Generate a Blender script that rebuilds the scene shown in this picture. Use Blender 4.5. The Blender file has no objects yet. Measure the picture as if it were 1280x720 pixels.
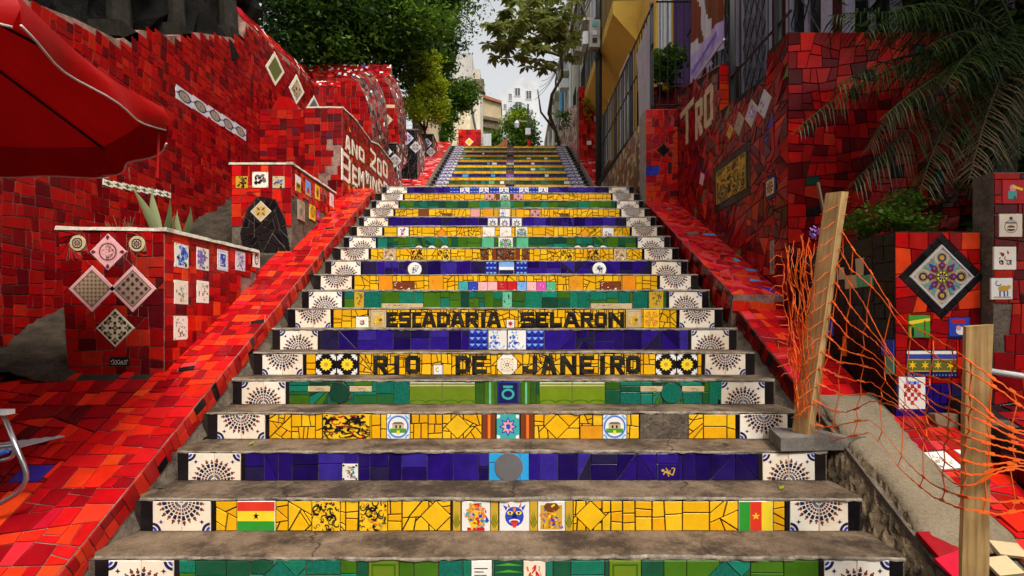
import bpy, math, random
import numpy as np
from mathutils import Vector, Matrix

# ------------------------------------------------------------------ camera, sky, sun, exposure
scene = bpy.context.scene
col = scene.collection
F, HX, HY, CZ = 650.0, 640.0, 405.0, 1.065      # focal length (px of a 1280 frame), vanishing point, eye height
cam_data = bpy.data.cameras.new('camera')
cam = bpy.data.objects.new('camera', cam_data)
col.objects.link(cam)
cam.location = (0, 0, CZ)
cam.rotation_euler = (math.radians(90), 0, 0)
cam_data.sensor_width = 36.0
cam_data.lens = F / 1280 * 36.0
cam_data.shift_y = (HY - 360) / 1280
cam_data.clip_start = 0.05
cam_data.clip_end = 2000
scene.camera = cam

SUN_DIR = Vector((0.30, -0.55, 0.78)).normalized()      # towards the sun
world = bpy.data.worlds.new('World')
scene.world = world
world.use_nodes = True
wn, wl = world.node_tree.nodes, world.node_tree.links
wn.clear()
sky_tex = wn.new('ShaderNodeTexSky')
sky_tex.sky_type = 'NISHITA'
sky_tex.sun_disc = False
sky_tex.sun_elevation = math.asin(SUN_DIR.z)
sky_tex.sun_rotation = math.atan2(SUN_DIR.x, SUN_DIR.y)
sky_tex.air_density = 1.6
sky_tex.dust_density = 5.0
hsv = wn.new('ShaderNodeHueSaturation')
hsv.inputs['Saturation'].default_value = 0.10
bg = wn.new('ShaderNodeBackground')
bg.inputs['Strength'].default_value = 0.095
wo = wn.new('ShaderNodeOutputWorld')
wl.new(sky_tex.outputs[0], hsv.inputs['Color'])
wl.new(hsv.outputs[0], bg.inputs['Color'])
wl.new(bg.outputs[0], wo.inputs['Surface'])

sun_data = bpy.data.lights.new('sun', 'SUN')
sun_data.energy = 1.5
sun_data.angle = math.radians(14)
sun_data.color = (1.0, 0.93, 0.82)
sun = bpy.data.objects.new('sun', sun_data)
col.objects.link(sun)
sun.rotation_euler = SUN_DIR.to_track_quat('Z', 'Y').to_euler()
sun.location = (4, -4, 12)

vs = scene.view_settings
vs.view_transform = 'Standard'
vs.look = 'None'
vs.exposure = 1.2
vs.gamma = 1.0
vs.use_curve_mapping = False
scene.render.engine = 'CYCLES'
scene.cycles.use_denoising = True
scene.cycles.max_bounces = 6

# ------------------------------------------------------------------ stair measures
R_, T_ = 0.172, 0.2936          # riser, tread
D0 = 2.386                      # depth of the first visible nosing
XL, XR = -1.91, 1.79            # ends of the stair
def nose(d): return (d - D0) / T_ * R_
SL = math.hypot(R_, T_); SA, SB = T_ / SL, R_ / SL      # slope direction (0, SA, SB)
def P(px, py, d): return Vector(((px - HX) / F * d, d, CZ + (HY - py) / F * d))
def proj(p):
    d = max(p.y, 0.05)
    return HX + F * p.x / d, HY - F * (p.z - CZ) / d

# ------------------------------------------------------------------ materials
MATS = {}
def new_mat(name):
    m = bpy.data.materials.new(name); m.use_nodes = True
    MATS[name] = m
    nt = m.node_tree
    return m, nt.nodes, nt.links, nt.nodes['Principled BSDF']
def rnd_value(n, l):
    oi = n.new('ShaderNodeObjectInfo'); ge = n.new('ShaderNodeNewGeometry')
    ad = n.new('ShaderNodeMath'); ad.operation = 'ADD'
    fr = n.new('ShaderNodeMath'); fr.operation = 'FRACT'
    l.new(oi.outputs['Random'], ad.inputs[0]); l.new(ge.outputs['Random Per Island'], ad.inputs[1])
    l.new(ad.outputs[0], fr.inputs[0])
    return fr.outputs[0]
def ramp_node(n, stops, interp='LINEAR'):
    r = n.new('ShaderNodeValToRGB'); r.color_ramp.interpolation = interp
    e = r.color_ramp.elements
    while len(e) < len(stops): e.new(0.5)
    for i, (p, c) in enumerate(stops):
        e[i].position = p; e[i].color = (c[0], c[1], c[2], 1)
    return r
def noise_node(n, l, scale, detail=4, rough=0.6, coord='pos'):
    t = n.new('ShaderNodeTexNoise'); t.inputs['Scale'].default_value = scale
    t.inputs['Detail'].default_value = detail; t.inputs['Roughness'].default_value = rough
    g = n.new('ShaderNodeNewGeometry') if coord == 'pos' else n.new('ShaderNodeTexCoord')
    l.new(g.outputs['Position'] if coord == 'pos' else g.outputs['Object'], t.inputs['Vector'])
    return t
def mixc(n, l, fac, a, b, mode='MIX'):
    m = n.new('ShaderNodeMix'); m.data_type = 'RGBA'; m.blend_type = mode
    for s, v in ((m.inputs[0], fac), (m.inputs[6], a), (m.inputs[7], b)):
        if isinstance(v, bpy.types.NodeSocket): l.new(v, s)
        elif isinstance(v, (int, float)): s.default_value = v
        else: s.default_value = (v[0], v[1], v[2], 1)
    return m.outputs[2]
def glaze(name, cols, rough=0.2, mottle=0.25, dirt=0.35, dirtcol=(0.035, 0.025, 0.018), bump=0.15, nscale=14, interp='CONSTANT', spec=0.13):
    """glazed tile: one of several colours for each tile, mottled, with grime in patches"""
    m, n, l, b = new_mat(name)
    k = len(cols)
    r = ramp_node(n, [(i / k, c) for i, c in enumerate(cols)], interp)
    l.new(rnd_value(n, l), r.inputs[0])
    nz = noise_node(n, l, nscale, 5, 0.65)
    rr = ramp_node(n, [(0.3, (1 - mottle,) * 3), (0.72, (1 + 0 * mottle,) * 3)])
    l.new(nz.outputs[0], rr.inputs[0])
    c = mixc(n, l, 1.0, r.outputs[0], rr.outputs[0], 'MULTIPLY')
    nd = noise_node(n, l, 3.3, 8, 0.72)
    rd = ramp_node(n, [(0.5, (0, 0, 0)), (0.72, (dirt, dirt, dirt))]); l.new(nd.outputs[0], rd.inputs[0])
    c = mixc(n, l, rd.outputs[0], c, dirtcol)
    l.new(c, b.inputs['Base Color'])
    ro = n.new('ShaderNodeMapRange'); ro.inputs[3].default_value = rough * 0.7; ro.inputs[4].default_value = rough * 1.9
    nr = noise_node(n, l, 22, 4); l.new(nr.outputs[0], ro.inputs[0]); l.new(ro.outputs[0], b.inputs['Roughness'])
    b.inputs['Specular IOR Level'].default_value = spec
    bp = n.new('ShaderNodeBump'); bp.inputs['Strength'].default_value = bump; bp.inputs['Distance'].default_value = 0.004
    nb = noise_node(n, l, 30, 3); l.new(nb.outputs[0], bp.inputs['Height']); l.new(bp.outputs[0], b.inputs['Normal'])
    return m
def rough_mat(name, c1, c2, scale=6, rough=0.9, bump=0.5, c3=None, cracks=0.0, dist=0.01, detail=8, fine=60, st=(0.52, 0.66)):
    """concrete, mortar, plaster, rock: two tones, stains, grain, hair cracks"""
    m, n, l, b = new_mat(name)
    nz = noise_node(n, l, scale, detail, 0.68)
    r = ramp_node(n, [(0.32, c1), (0.68, c2)]); l.new(nz.outputs[0], r.inputs[0])
    c = r.outputs[0]
    if c3:
        n3 = noise_node(n, l, scale * 0.37, 9, 0.75)
        r3 = ramp_node(n, [(st[0], (0, 0, 0)), (st[1], (0.85, 0.85, 0.85))]); l.new(n3.outputs[0], r3.inputs[0])
        c = mixc(n, l, r3.outputs[0], c, c3)
    nf = noise_node(n, l, fine, 3, 0.7)
    rf = ramp_node(n, [(0.3, (0.72,) * 3), (0.7, (1.1,) * 3)]); l.new(nf.outputs[0], rf.inputs[0])
    c = mixc(n, l, 1.0, c, rf.outputs[0], 'MULTIPLY')
    if cracks:
        vo = n.new('ShaderNodeTexVoronoi'); vo.feature = 'DISTANCE_TO_EDGE'; vo.inputs['Scale'].default_value = cracks
        g = n.new('ShaderNodeNewGeometry'); nw = noise_node(n, l, 5, 4)
        vm = n.new('ShaderNodeMix'); vm.data_type = 'VECTOR'; vm.inputs[0].default_value = 0.16
        l.new(g.outputs['Position'], vm.inputs[4]); l.new(nw.outputs['Color'], vm.inputs[5]); l.new(vm.outputs[1], vo.inputs['Vector'])
        rc = ramp_node(n, [(0.0, (1, 1, 1)), (0.006, (0, 0, 0))]); l.new(vo.outputs['Distance'], rc.inputs[0])
        nm = noise_node(n, l, 1.1, 2); rm = ramp_node(n, [(0.47, (0, 0, 0)), (0.53, (1, 1, 1))]); l.new(nm.outputs[0], rm.inputs[0])
        mk = mixc(n, l, 1.0, rc.outputs[0], rm.outputs[0], 'MULTIPLY')
        c = mixc(n, l, mk, c, (0.03, 0.022, 0.018))
    l.new(c, b.inputs['Base Color'])
    b.inputs['Roughness'].default_value = rough
    b.inputs['Specular IOR Level'].default_value = 0.12
    bp = n.new('ShaderNodeBump'); bp.inputs['Strength'].default_value = bump; bp.inputs['Distance'].default_value = dist
    nb = noise_node(n, l, fine * 0.6, 6, 0.7); l.new(nb.outputs[0], bp.inputs['Height']); l.new(bp.outputs[0], b.inputs['Normal'])
    return m
def leaf_mat(name, cols, trans=0.35, rough=0.45):
    m, n, l, b = new_mat(name)
    k = len(cols)
    r = ramp_node(n, [(i / max(1, k - 1), c) for i, c in enumerate(cols)]); l.new(rnd_value(n, l), r.inputs[0])
    l.new(r.outputs[0], b.inputs['Base Color']); b.inputs['Roughness'].default_value = rough; b.inputs['Specular IOR Level'].default_value = 0.2
    tr = n.new('ShaderNodeBsdfTranslucent'); l.new(r.outputs[0], tr.inputs['Color'])
    mx = n.new('ShaderNodeMixShader'); mx.inputs[0].default_value = trans
    out = n['Material Output']
    l.new(b.outputs[0], mx.inputs[1]); l.new(tr.outputs[0], mx.inputs[2]); l.new(mx.outputs[0], out.inputs['Surface'])
    return m
def plain(name, c, rough=0.5, metal=0.0, spec=0.5, var=0.2, scale=20, bump=0.0):
    m, n, l, b = new_mat(name)
    nz = noise_node(n, l, scale, 4)
    r = ramp_node(n, [(0.3, [x * (1 - var) for x in c]), (0.7, c)]); l.new(nz.outputs[0], r.inputs[0])
    l.new(r.outputs[0], b.inputs['Base Color'])
    b.inputs['Roughness'].default_value = rough; b.inputs['Metallic'].default_value = metal
    b.inputs['Specular IOR Level'].default_value = spec
    if bump:
        bp = n.new('ShaderNodeBump'); bp.inputs['Strength'].default_value = bump; bp.inputs['Distance'].default_value = 0.005
        l.new(nz.outputs[0], bp.inputs['Height']); l.new(bp.outputs[0], b.inputs['Normal'])
    return m

REDS = [(0.425, 0.00467, 0.0051), (0.289, 0.0028, 0.00408), (0.476, 0.0103, 0.00612), (0.17, 0.00187, 0.00357), (0.374, 0.00374, 0.00561), (0.323, 0.00561, 0.0051), (0.23, 0.00234, 0.00459), (0.425, 0.00655, 0.0051)]
REDS += [(0.10, 0.003, 0.006), (0.46, 0.02, 0.008)]
glaze('red', REDS, 0.16, 0.35, 0.45)
glaze('red_bright', [(0.24, 0.003, 0.006), (0.54, 0.005, 0.005), (0.66, 0.012, 0.006), (0.46, 0.004, 0.007), (0.72, 0.035, 0.008), (0.36, 0.004, 0.008), (0.70, 0.020, 0.007), (0.60, 0.008, 0.010), (0.76, 0.055, 0.010), (0.30, 0.003, 0.007)], 0.15, 0.3, 0.35)
glaze('red_pink', [(0.64, 0.011, 0.0096), (0.62, 0.0193, 0.03), (0.68, 0.0358, 0.015), (0.48, 0.0066, 0.024), (0.66, 0.0413, 0.051), (0.36, 0.00385, 0.018), (0.68, 0.022, 0.0108), (0.58, 0.011, 0.036)], 0.14)
glaze('red_wall', [(0.11, 0.00244, 0.00488), (0.366, 0.00366, 0.00488), (0.281, 0.0029, 0.00422), (0.334, 0.00483, 0.00422), (0.22, 0.00193, 0.00422), (0.368, 0.0087, 0.00527), (0.255, 0.00242, 0.00527), (0.159, 0.00145, 0.00368), (0.299, 0.00387, 0.00422), (0.404, 0.0135, 0.00632)], 0.17)  # reds lowered so the colour carries tree shade on the left wall
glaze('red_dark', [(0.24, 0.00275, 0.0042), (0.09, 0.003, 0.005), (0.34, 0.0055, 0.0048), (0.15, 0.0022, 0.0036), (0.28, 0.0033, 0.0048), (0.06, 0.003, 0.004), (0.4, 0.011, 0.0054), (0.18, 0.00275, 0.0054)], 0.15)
glaze('kerb_red', [(0.4, 0.0066, 0.0072), (0.6, 0.022, 0.009), (0.25, 0.00385, 0.006), (0.66, 0.044, 0.012), (0.33, 0.0055, 0.0072), (0.48, 0.0088, 0.0084)], 0.25)
glaze('maroon', [(0.13, 0.0033, 0.0072), (0.1, 0.008, 0.02), (0.16, 0.0033, 0.0048)], 0.2)
glaze('yellow', [(0.78, 0.42, 0.008), (0.74, 0.38, 0.006), (0.80, 0.45, 0.012), (0.76, 0.36, 0.006), (0.82, 0.47, 0.015)], 0.22, 0.12, 0.30, (0.10, 0.05, 0.01))
glaze('orange', [(0.78, 0.26, 0.012), (0.74, 0.30, 0.012)], 0.22, 0.2, 0.2)
glaze('blue', [(0.022, 0.006, 0.17), (0.012, 0.004, 0.08), (0.028, 0.010, 0.22), (0.018, 0.006, 0.12), (0.04, 0.022, 0.26), (0.02, 0.014, 0.06)], 0.12, 0.4, 0.3)
glaze('blue_mid', [(0.03, 0.05, 0.45), (0.025, 0.03, 0.36)], 0.15, 0.2, 0.1)
glaze('cyan', [(0.03, 0.33, 0.66), (0.02, 0.28, 0.6)], 0.2, 0.15, 0.1)
glaze('green', [(0.012, 0.085, 0.040), (0.05, 0.14, 0.008), (0.012, 0.17, 0.10), (0.010, 0.055, 0.032), (0.02, 0.11, 0.03), (0.012, 0.20, 0.13), (0.035, 0.10, 0.012)], 0.15, 0.3, 0.2)
glaze('green_dark', [(0.010, 0.055, 0.032), (0.012, 0.085, 0.040)], 0.15, 0.3, 0.2)
glaze('olive', [(0.16, 0.24, 0.012), (0.14, 0.21, 0.014)], 0.15, 0.2, 0.1)
glaze('leafgreen', [(0.045, 0.13, 0.008), (0.055, 0.15, 0.01)], 0.18, 0.2, 0.15)
glaze('emerald', [(0.012, 0.19, 0.11), (0.01, 0.15, 0.10)], 0.12, 0.45, 0.1, nscale=60, bump=0.6)
glaze('mint', [(0.10, 0.45, 0.24), (0.16, 0.48, 0.30)], 0.2)
glaze('cream', [(0.84, 0.74, 0.60), (0.80, 0.68, 0.53), (0.86, 0.78, 0.66)], 0.25, 0.10, 0.22, (0.30, 0.20, 0.11), nscale=6)
glaze('white', [(0.78, 0.74, 0.68), (0.74, 0.70, 0.65)], 0.25, 0.08, 0.2, (0.3, 0.24, 0.18))
glaze('black', [(0.010, 0.008, 0.009), (0.016, 0.012, 0.012), (0.008, 0.006, 0.008)], 0.16, 0.3, 0.25, (0.06, 0.05, 0.045))
glaze('letter_black', [(0.018, 0.015, 0.014), (0.03, 0.028, 0.028), (0.014, 0.012, 0.012), (0.024, 0.018, 0.012)], 0.3, 0.3, 0.3, (0.07, 0.05, 0.03))
glaze('mix_mosaic', [(0.10, 0.02, 0.012), (0.32, 0.22, 0.13), (0.05, 0.03, 0.03), (0.22, 0.07, 0.02), (0.40, 0.32, 0.22), (0.16, 0.02, 0.02), (0.10, 0.06, 0.03)], 0.25)
glaze('fin_mosaic', [(0.22, 0.14, 0.10), (0.30, 0.008, 0.010), (0.18, 0.08, 0.06), (0.04, 0.025, 0.03), (0.26, 0.10, 0.07), (0.24, 0.006, 0.010)], 0.12)
glaze('navy_white', [(0.5, 0.5, 0.62), (0.05, 0.05, 0.3), (0.6, 0.6, 0.7), (0.12, 0.12, 0.45)], 0.2)
INK = {'navy': (0.012, 0.014, 0.075), 'ink': (0.012, 0.010, 0.010), 'brown': (0.16, 0.05, 0.015), 'cobalt': (0.03, 0.06, 0.42), 'sky': (0.18, 0.38, 0.75),
       'gold': (0.55, 0.33, 0.03), 'sun': (0.85, 0.50, 0.02), 'crimson': (0.50, 0.015, 0.02), 'flame': (0.75, 0.17, 0.02), 'grass': (0.07, 0.30, 0.03), 'teal': (0.05, 0.36, 0.34),
       'sand': (0.55, 0.42, 0.24), 'rose': (0.70, 0.30, 0.30), 'violet': (0.20, 0.10, 0.42), 'paper': (0.80, 0.76, 0.70), 'grey': (0.14, 0.13, 0.13), 'pink': (0.80, 0.42, 0.42), 'plum': (0.16, 0.02, 0.05),
       'lilac': (0.45, 0.36, 0.62), 'flag_red': (0.68, 0.04, 0.02), 'flag_green': (0.03, 0.28, 0.03), 'flag_yellow': (0.85, 0.62, 0.03), 'rust': (0.19, 0.035, 0.012), 'moss': (0.12, 0.13, 0.03), 'silver': (0.55, 0.52, 0.55), 'magenta': (0.65, 0.08, 0.42), 'mid': (0.34, 0.26, 0.18)}
for k_, c_ in INK.items(): glaze(k_, [c_], 0.25, 0.12, 0.12, bump=0.05)
rough_mat('grout_red', (0.10, 0.045, 0.035), (0.40, 0.24, 0.19), 9, 0.95, 0.4)
rough_mat('grout_dark', (0.012, 0.010, 0.008), (0.04, 0.03, 0.022), 9, 0.95, 0.4)
rough_mat('grout_pale', (0.24, 0.20, 0.17), (0.40, 0.34, 0.30), 9, 0.95, 0.4)
rough_mat('concrete', (0.12, 0.080, 0.050), (0.29, 0.205, 0.135), 6, 0.9, 1.0, c3=(0.045, 0.031, 0.022), cracks=0.9, dist=0.015, fine=75, st=(0.47, 0.58))
rough_mat('nosing', (0.12, 0.095, 0.07), (0.36, 0.30, 0.23), 14, 0.85, 0.6, c3=(0.05, 0.038, 0.03))
rough_mat('asphalt', (0.035, 0.033, 0.032), (0.075, 0.07, 0.065), 8, 0.9, 0.6)
rough_mat('cement', (0.22, 0.17, 0.11), (0.30, 0.235, 0.155), 4, 0.9, 1.0, fine=90, c3=(0.15, 0.115, 0.075), dist=.015)
rough_mat('slab_concrete', (0.12, 0.105, 0.09), (0.24, 0.21, 0.18), 7, 0.9, 0.6, c3=(0.06, 0.05, 0.045))
rough_mat('mortar', (0.08, 0.06, 0.045), (0.20, 0.155, 0.115), 8, 0.95, 0.9, c3=(0.03, 0.025, 0.02), dist=0.02)
rough_mat('earth', (0.022, 0.017, 0.012), (0.075, 0.056, 0.040), 7, 0.97, 1.0, c3=(0.016, 0.014, 0.012), dist=0.02)
rough_mat('rock_shaded', (0.003, 0.0028, 0.0025), (0.010, 0.009, 0.007), 5, 0.9, 1.0, c3=(0.018, 0.015, 0.011), dist=0.03)  # near-black, with the missing tree shade put into the colour
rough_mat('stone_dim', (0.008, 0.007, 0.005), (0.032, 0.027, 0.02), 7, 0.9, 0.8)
rough_mat('rock', (0.07, 0.05, 0.032), (0.34, 0.24, 0.14), 11, 0.92, 1.0, c3=(0.022, 0.016, 0.012), dist=0.03)
rough_mat('lip', (0.42, 0.36, 0.28), (0.62, 0.55, 0.45), 12, 0.85, 0.4, c3=(0.2, 0.15, 0.1))
rough_mat('plaster_cream', (0.62, 0.52, 0.34), (0.72, 0.62, 0.42), 1.5, 0.9, 0.3, c3=(0.45, 0.38, 0.26))
rough_mat('plaster_beige', (0.42, 0.37, 0.28), (0.60, 0.54, 0.43), 0.8, 0.9, 0.3, c3=(0.22, 0.19, 0.15))
rough_mat('plaster_yellow', (0.62, 0.38, 0.06), (0.72, 0.46, 0.09), 1.2, 0.85, 0.3, c3=(0.42, 0.26, 0.06))
rough_mat('plaster_grey', (0.32, 0.30, 0.27), (0.48, 0.45, 0.40), 0.9, 0.9, 0.3, c3=(0.16, 0.14, 0.12))
rough_mat('plaster_white', (0.46, 0.48, 0.50), (0.56, 0.57, 0.58), 0.6, 0.85, 0.2, c3=(0.40, 0.41, 0.42))
rough_mat('plaster_pale', (0.52, 0.54, 0.44), (0.66, 0.66, 0.55), 0.8, 0.9, 0.2, c3=(0.34, 0.33, 0.27))
rough_mat('ruin', (0.30, 0.24, 0.14), (0.46, 0.37, 0.23), 0.8, 0.95, 0.5, c3=(0.16, 0.12, 0.08))
rough_mat('purple_wall', (0.09, 0.045, 0.13), (0.13, 0.065, 0.19), 2, 0.85, 0.3)
rough_mat('maroon_wall', (0.07, 0.008, 0.012), (0.12, 0.014, 0.018), 3, 0.8, 0.3)
rough_mat('lilac_paint', (0.40, 0.36, 0.46), (0.54, 0.49, 0.60), 4, 0.6, 0.2)
rough_mat('roof_tile', (0.22, 0.07, 0.04), (0.34, 0.13, 0.07), 6, 0.9, 0.5)
rough_mat('bark_pale', (0.10, 0.08, 0.055), (0.24, 0.19, 0.14), 14, 0.95, 1.0, dist=0.02)
rough_mat('bark', (0.03, 0.022, 0.015), (0.085, 0.06, 0.04), 14, 0.95, 1.0, dist=0.02)
plain('iron', (0.022, 0.022, 0.024), 0.5, 0.3)
plain('steel', (0.55, 0.54, 0.55), 0.28, 0.95)
plain('glass_dark', (0.02, 0.022, 0.026), 0.1, 0, 0.7)
plain('blue_paint', (0.03, 0.12, 0.5), 0.35)
plain('pvc_white', (0.72, 0.72, 0.70), 0.4)
plain('pipe_blue', (0.08, 0.35, 0.65), 0.4)
plain('wood_old', (0.14, 0.08, 0.04), 0.8)
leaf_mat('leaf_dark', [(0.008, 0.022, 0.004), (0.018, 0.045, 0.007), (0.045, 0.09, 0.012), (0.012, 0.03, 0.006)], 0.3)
leaf_mat('leaf_mid', [(0.035, 0.09, 0.010), (0.08, 0.17, 0.014), (0.14, 0.22, 0.018)], 0.38)
leaf_mat('leaf_bright', [(0.22, 0.32, 0.015), (0.36, 0.44, 0.02), (0.48, 0.50, 0.03), (0.10, 0.18, 0.012)], 0.5)
leaf_mat('leaf_broad', [(0.10, 0.13, 0.03), (0.24, 0.26, 0.07), (0.15, 0.18, 0.045)], 0.45)
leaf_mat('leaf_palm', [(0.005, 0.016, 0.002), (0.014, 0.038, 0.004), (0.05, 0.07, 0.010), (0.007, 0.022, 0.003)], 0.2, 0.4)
leaf_mat('leaf_dry', [(0.10, 0.065, 0.03), (0.17, 0.12, 0.06)], 0.2, 0.7)
leaf_mat('leaf_agave', [(0.12, 0.16, 0.06), (0.24, 0.27, 0.13), (0.09, 0.13, 0.05)], 0.15)
def fabric(name, c, trans):
    m, n, l, b = new_mat(name)
    nz = noise_node(n, l, 6, 5)
    r = ramp_node(n, [(0.3, [x * 0.8 for x in c]), (0.7, c)]); l.new(nz.outputs[0], r.inputs[0])
    l.new(r.outputs[0], b.inputs['Base Color']); b.inputs['Roughness'].default_value = 0.45; b.inputs['Specular IOR Level'].default_value = 0.15
    tr = n.new('ShaderNodeBsdfTranslucent'); l.new(r.outputs[0], tr.inputs['Color'])
    mx = n.new('ShaderNodeMixShader'); mx.inputs[0].default_value = trans
    l.new(b.outputs[0], mx.inputs[1]); l.new(tr.outputs[0], mx.inputs[2]); l.new(mx.outputs[0], n['Material Output'].inputs['Surface'])
    bp = n.new('ShaderNodeBump'); bp.inputs['Strength'].default_value = 0.25; bp.inputs['Distance'].default_value = 0.02
    l.new(nz.outputs[0], bp.inputs['Height']); l.new(bp.outputs[0], b.inputs['Normal'])
fabric('canvas_red', (0.44, 0.004, 0.004), 0.16)
fabric('tarp_white', (0.55, 0.52, 0.56), 0.25)
fabric('net_orange', (0.78, 0.12, 0.012), 0.2)
fabric('piping_white', (0.75, 0.68, 0.62), 0.1)
def wood_mat(name, c1, c2):
    m, n, l, b = new_mat(name)
    tc = n.new('ShaderNodeTexCoord'); mp = n.new('ShaderNodeMapping'); mp.inputs['Scale'].default_value = (38, 38, 1.6)
    l.new(tc.outputs['Object'], mp.inputs[0])
    t = n.new('ShaderNodeTexNoise'); t.inputs['Scale'].default_value = 1.6; t.inputs['Detail'].default_value = 7; t.inputs['Roughness'].default_value = 0.65
    l.new(mp.outputs[0], t.inputs['Vector'])
    r = ramp_node(n, [(0.3, c1), (0.5, [(a + b_) / 2 for a, b_ in zip(c1, c2)]), (0.7, c2)]); l.new(t.outputs[0], r.inputs[0])
    nz = noise_node(n, l, 5, 6); rz = ramp_node(n, [(0.35, (0.55, 0.5, 0.45)), (0.65, (1, 1, 1))]); l.new(nz.outputs[0], rz.inputs[0])
    c = mixc(n, l, 0.8, r.outputs[0], rz.outputs[0], 'MULTIPLY')
    l.new(c, b.inputs['Base Color']); b.inputs['Roughness'].default_value = 0.8
    bp = n.new('ShaderNodeBump'); bp.inputs['Strength'].default_value = 0.4; bp.inputs['Distance'].default_value = 0.003
    l.new(t.outputs[0], bp.inputs['Height']); l.new(bp.outputs[0], b.inputs['Normal'])
wood_mat('wood_raw', (0.28, 0.15, 0.045), (0.66, 0.42, 0.16))

# ------------------------------------------------------------------ object helpers
def link(name, mesh, parent=None):
    o = bpy.data.objects.new(name, mesh); col.objects.link(o)
    if parent is not None: o.parent = parent
    return o
def mesh_obj(name, verts, faces, mats, parent=None, fm=None, smooth=False):
    me = bpy.data.meshes.new(name)
    me.from_pydata([tuple(v) for v in verts], [], faces)
    if isinstance(mats, str): mats = [mats]
    for m in mats: me.materials.append(MATS[m])
    if fm: me.polygons.foreach_set('material_index', fm)
    if smooth: me.polygons.foreach_set('use_smooth', [True] * len(me.polygons))
    me.update()
    return link(name, me, parent)
def tag(o, label=None, cat=None, group=None, kind=None):
    if label: o['label'] = label
    if cat: o['category'] = cat
    if group: o['group'] = group
    if kind: o['kind'] = kind
    return o
def empty(name, loc, label=None, cat=None, group=None):
    # parts are built in world coordinates, so an Empty keeps the identity transform offset by matrix_parent_inverse
    o = bpy.data.objects.new(name, None); col.objects.link(o)
    o.location = loc; o.empty_display_size = 0.1
    tag(o, label, cat, group)
    return o
def adopt(o, parent):
    o.parent = parent
    o.matrix_parent_inverse = Matrix.Translation(-Vector(parent.location))
    return o
class MB:
    """collects simple solids, builds one mesh"""
    def __init__(s): s.v = []; s.f = []; s.m = []; s.cur = 0
    def add(s, vs_, fs): 
        k = len(s.v); s.v += [Vector(p) for p in vs_]
        for f in fs: s.f.append([i + k for i in f]); s.m.append(s.cur)
    def box(s, x0, x1, y0, y1, z0, z1):
        s.add([(x0, y0, z0), (x1, y0, z0), (x1, y1, z0), (x0, y1, z0), (x0, y0, z1), (x1, y0, z1), (x1, y1, z1), (x0, y1, z1)],
              [(0, 3, 2, 1), (4, 5, 6, 7), (0, 1, 5, 4), (1, 2, 6, 5), (2, 3, 7, 6), (3, 0, 4, 7)])
    def prism(s, pts, vec):
        n = len(pts); pts = [Vector(p) for p in pts]; vec = Vector(vec)
        nn = Vector((0, 0, 0))
        for i in range(n): nn += pts[i].cross(pts[(i + 1) % n])
        if nn.dot(vec) > 0: pts = pts[::-1]
        s.add(pts + [p + vec for p in pts], [tuple(range(n)), tuple(range(2 * n - 1, n - 1, -1))] + [(i, i + n, (i + 1) % n + n, (i + 1) % n)[::1] for i in range(n)])
    def tube(s, pts, r, n=6, close=False):
        pts = [Vector(p) for p in pts]; k = len(pts); rings = []
        rs = r if isinstance(r, (list, tuple)) else [r] * k
        prev = None
        for i, p in enumerate(pts):
            a = pts[max(0, i - 1)]; b = pts[min(k - 1, i + 1)]
            t = (b - a).normalized() if (b - a).length > 1e-9 else Vector((0, 0, 1))
            up = prev if prev is not None else (Vector((0, 0, 1)) if abs(t.z) < 0.9 else Vector((1, 0, 0)))
            u = (up - t * up.dot(t))
            if u.length < 1e-6: u = t.orthogonal()
            u.normalize(); w = t.cross(u); prev = u
            rings.append([p + (u * math.cos(2 * math.pi * j / n) + w * math.sin(2 * math.pi * j / n)) * rs[i] for j in range(n)])
        vs_ = [q for rg in rings for q in rg]; fs = []
        for i in range(k - 1):
            for j in range(n):
                fs.append((i * n + j, i * n + (j + 1) % n, (i + 1) * n + (j + 1) % n, (i + 1) * n + j))
        fs.append(tuple(range(n - 1, -1, -1))); fs.append(tuple(range((k - 1) * n, k * n)))
        s.add(vs_, fs)
    def build(s, name, mats, parent=None, smooth=False):
        return mesh_obj(name, s.v, s.f, mats, parent, s.m if not isinstance(mats, str) and len(mats) > 1 else None, smooth)

# ------------------------------------------------------------------ 2D polygon tools
def area(p): return 0.5 * sum(p[i][0] * p[(i + 1) % len(p)][1] - p[(i + 1) % len(p)][0] * p[i][1] for i in range(len(p)))
def cent(p): return (sum(q[0] for q in p) / len(p), sum(q[1] for q in p) / len(p))
def half(p, a, nx, ny):
    """keep the side of the line through a where (q-a).n <= 0"""
    out = []; k = len(p)
    for i in range(k):
        A, B = p[i], p[(i + 1) % k]
        da = (A[0] - a[0]) * nx + (A[1] - a[1]) * ny; db = (B[0] - a[0]) * nx + (B[1] - a[1]) * ny
        if da <= 0: out.append(A)
        if (da < 0 < db) or (db < 0 < da):
            t = da / (da - db); out.append((A[0] + (B[0] - A[0]) * t, A[1] + (B[1] - A[1]) * t))
    return out
def inset(p, d):
    q = p
    for i in range(len(p)):
        A, B = p[i], p[(i + 1) % len(p)]
        ex, ey = B[0] - A[0], B[1] - A[1]; L = math.hypot(ex, ey)
        if L < 1e-7: continue
        nx, ny = ey / L, -ex / L
        q = half(q, (A[0] - nx * d, A[1] - ny * d), nx, ny)
        if len(q) < 3: return []
    return q
def subtract(p, c):
    """pieces of convex p outside convex c (ccw)"""
    out = []; rest = p
    for i in range(len(c)):
        A, B = c[i], c[(i + 1) % len(c)]
        ex, ey = B[0] - A[0], B[1] - A[1]; L = math.hypot(ex, ey)
        if L < 1e-7: continue
        nx, ny = ey / L, -ex / L
        o = half(rest, A, -nx, -ny)
        if len(o) >= 3 and abs(area(o)) > 1e-7: out.append(o)
        rest = half(rest, A, nx, ny)
        if len(rest) < 3 or abs(area(rest)) < 1e-7: return out if out else []
    return out
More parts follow.
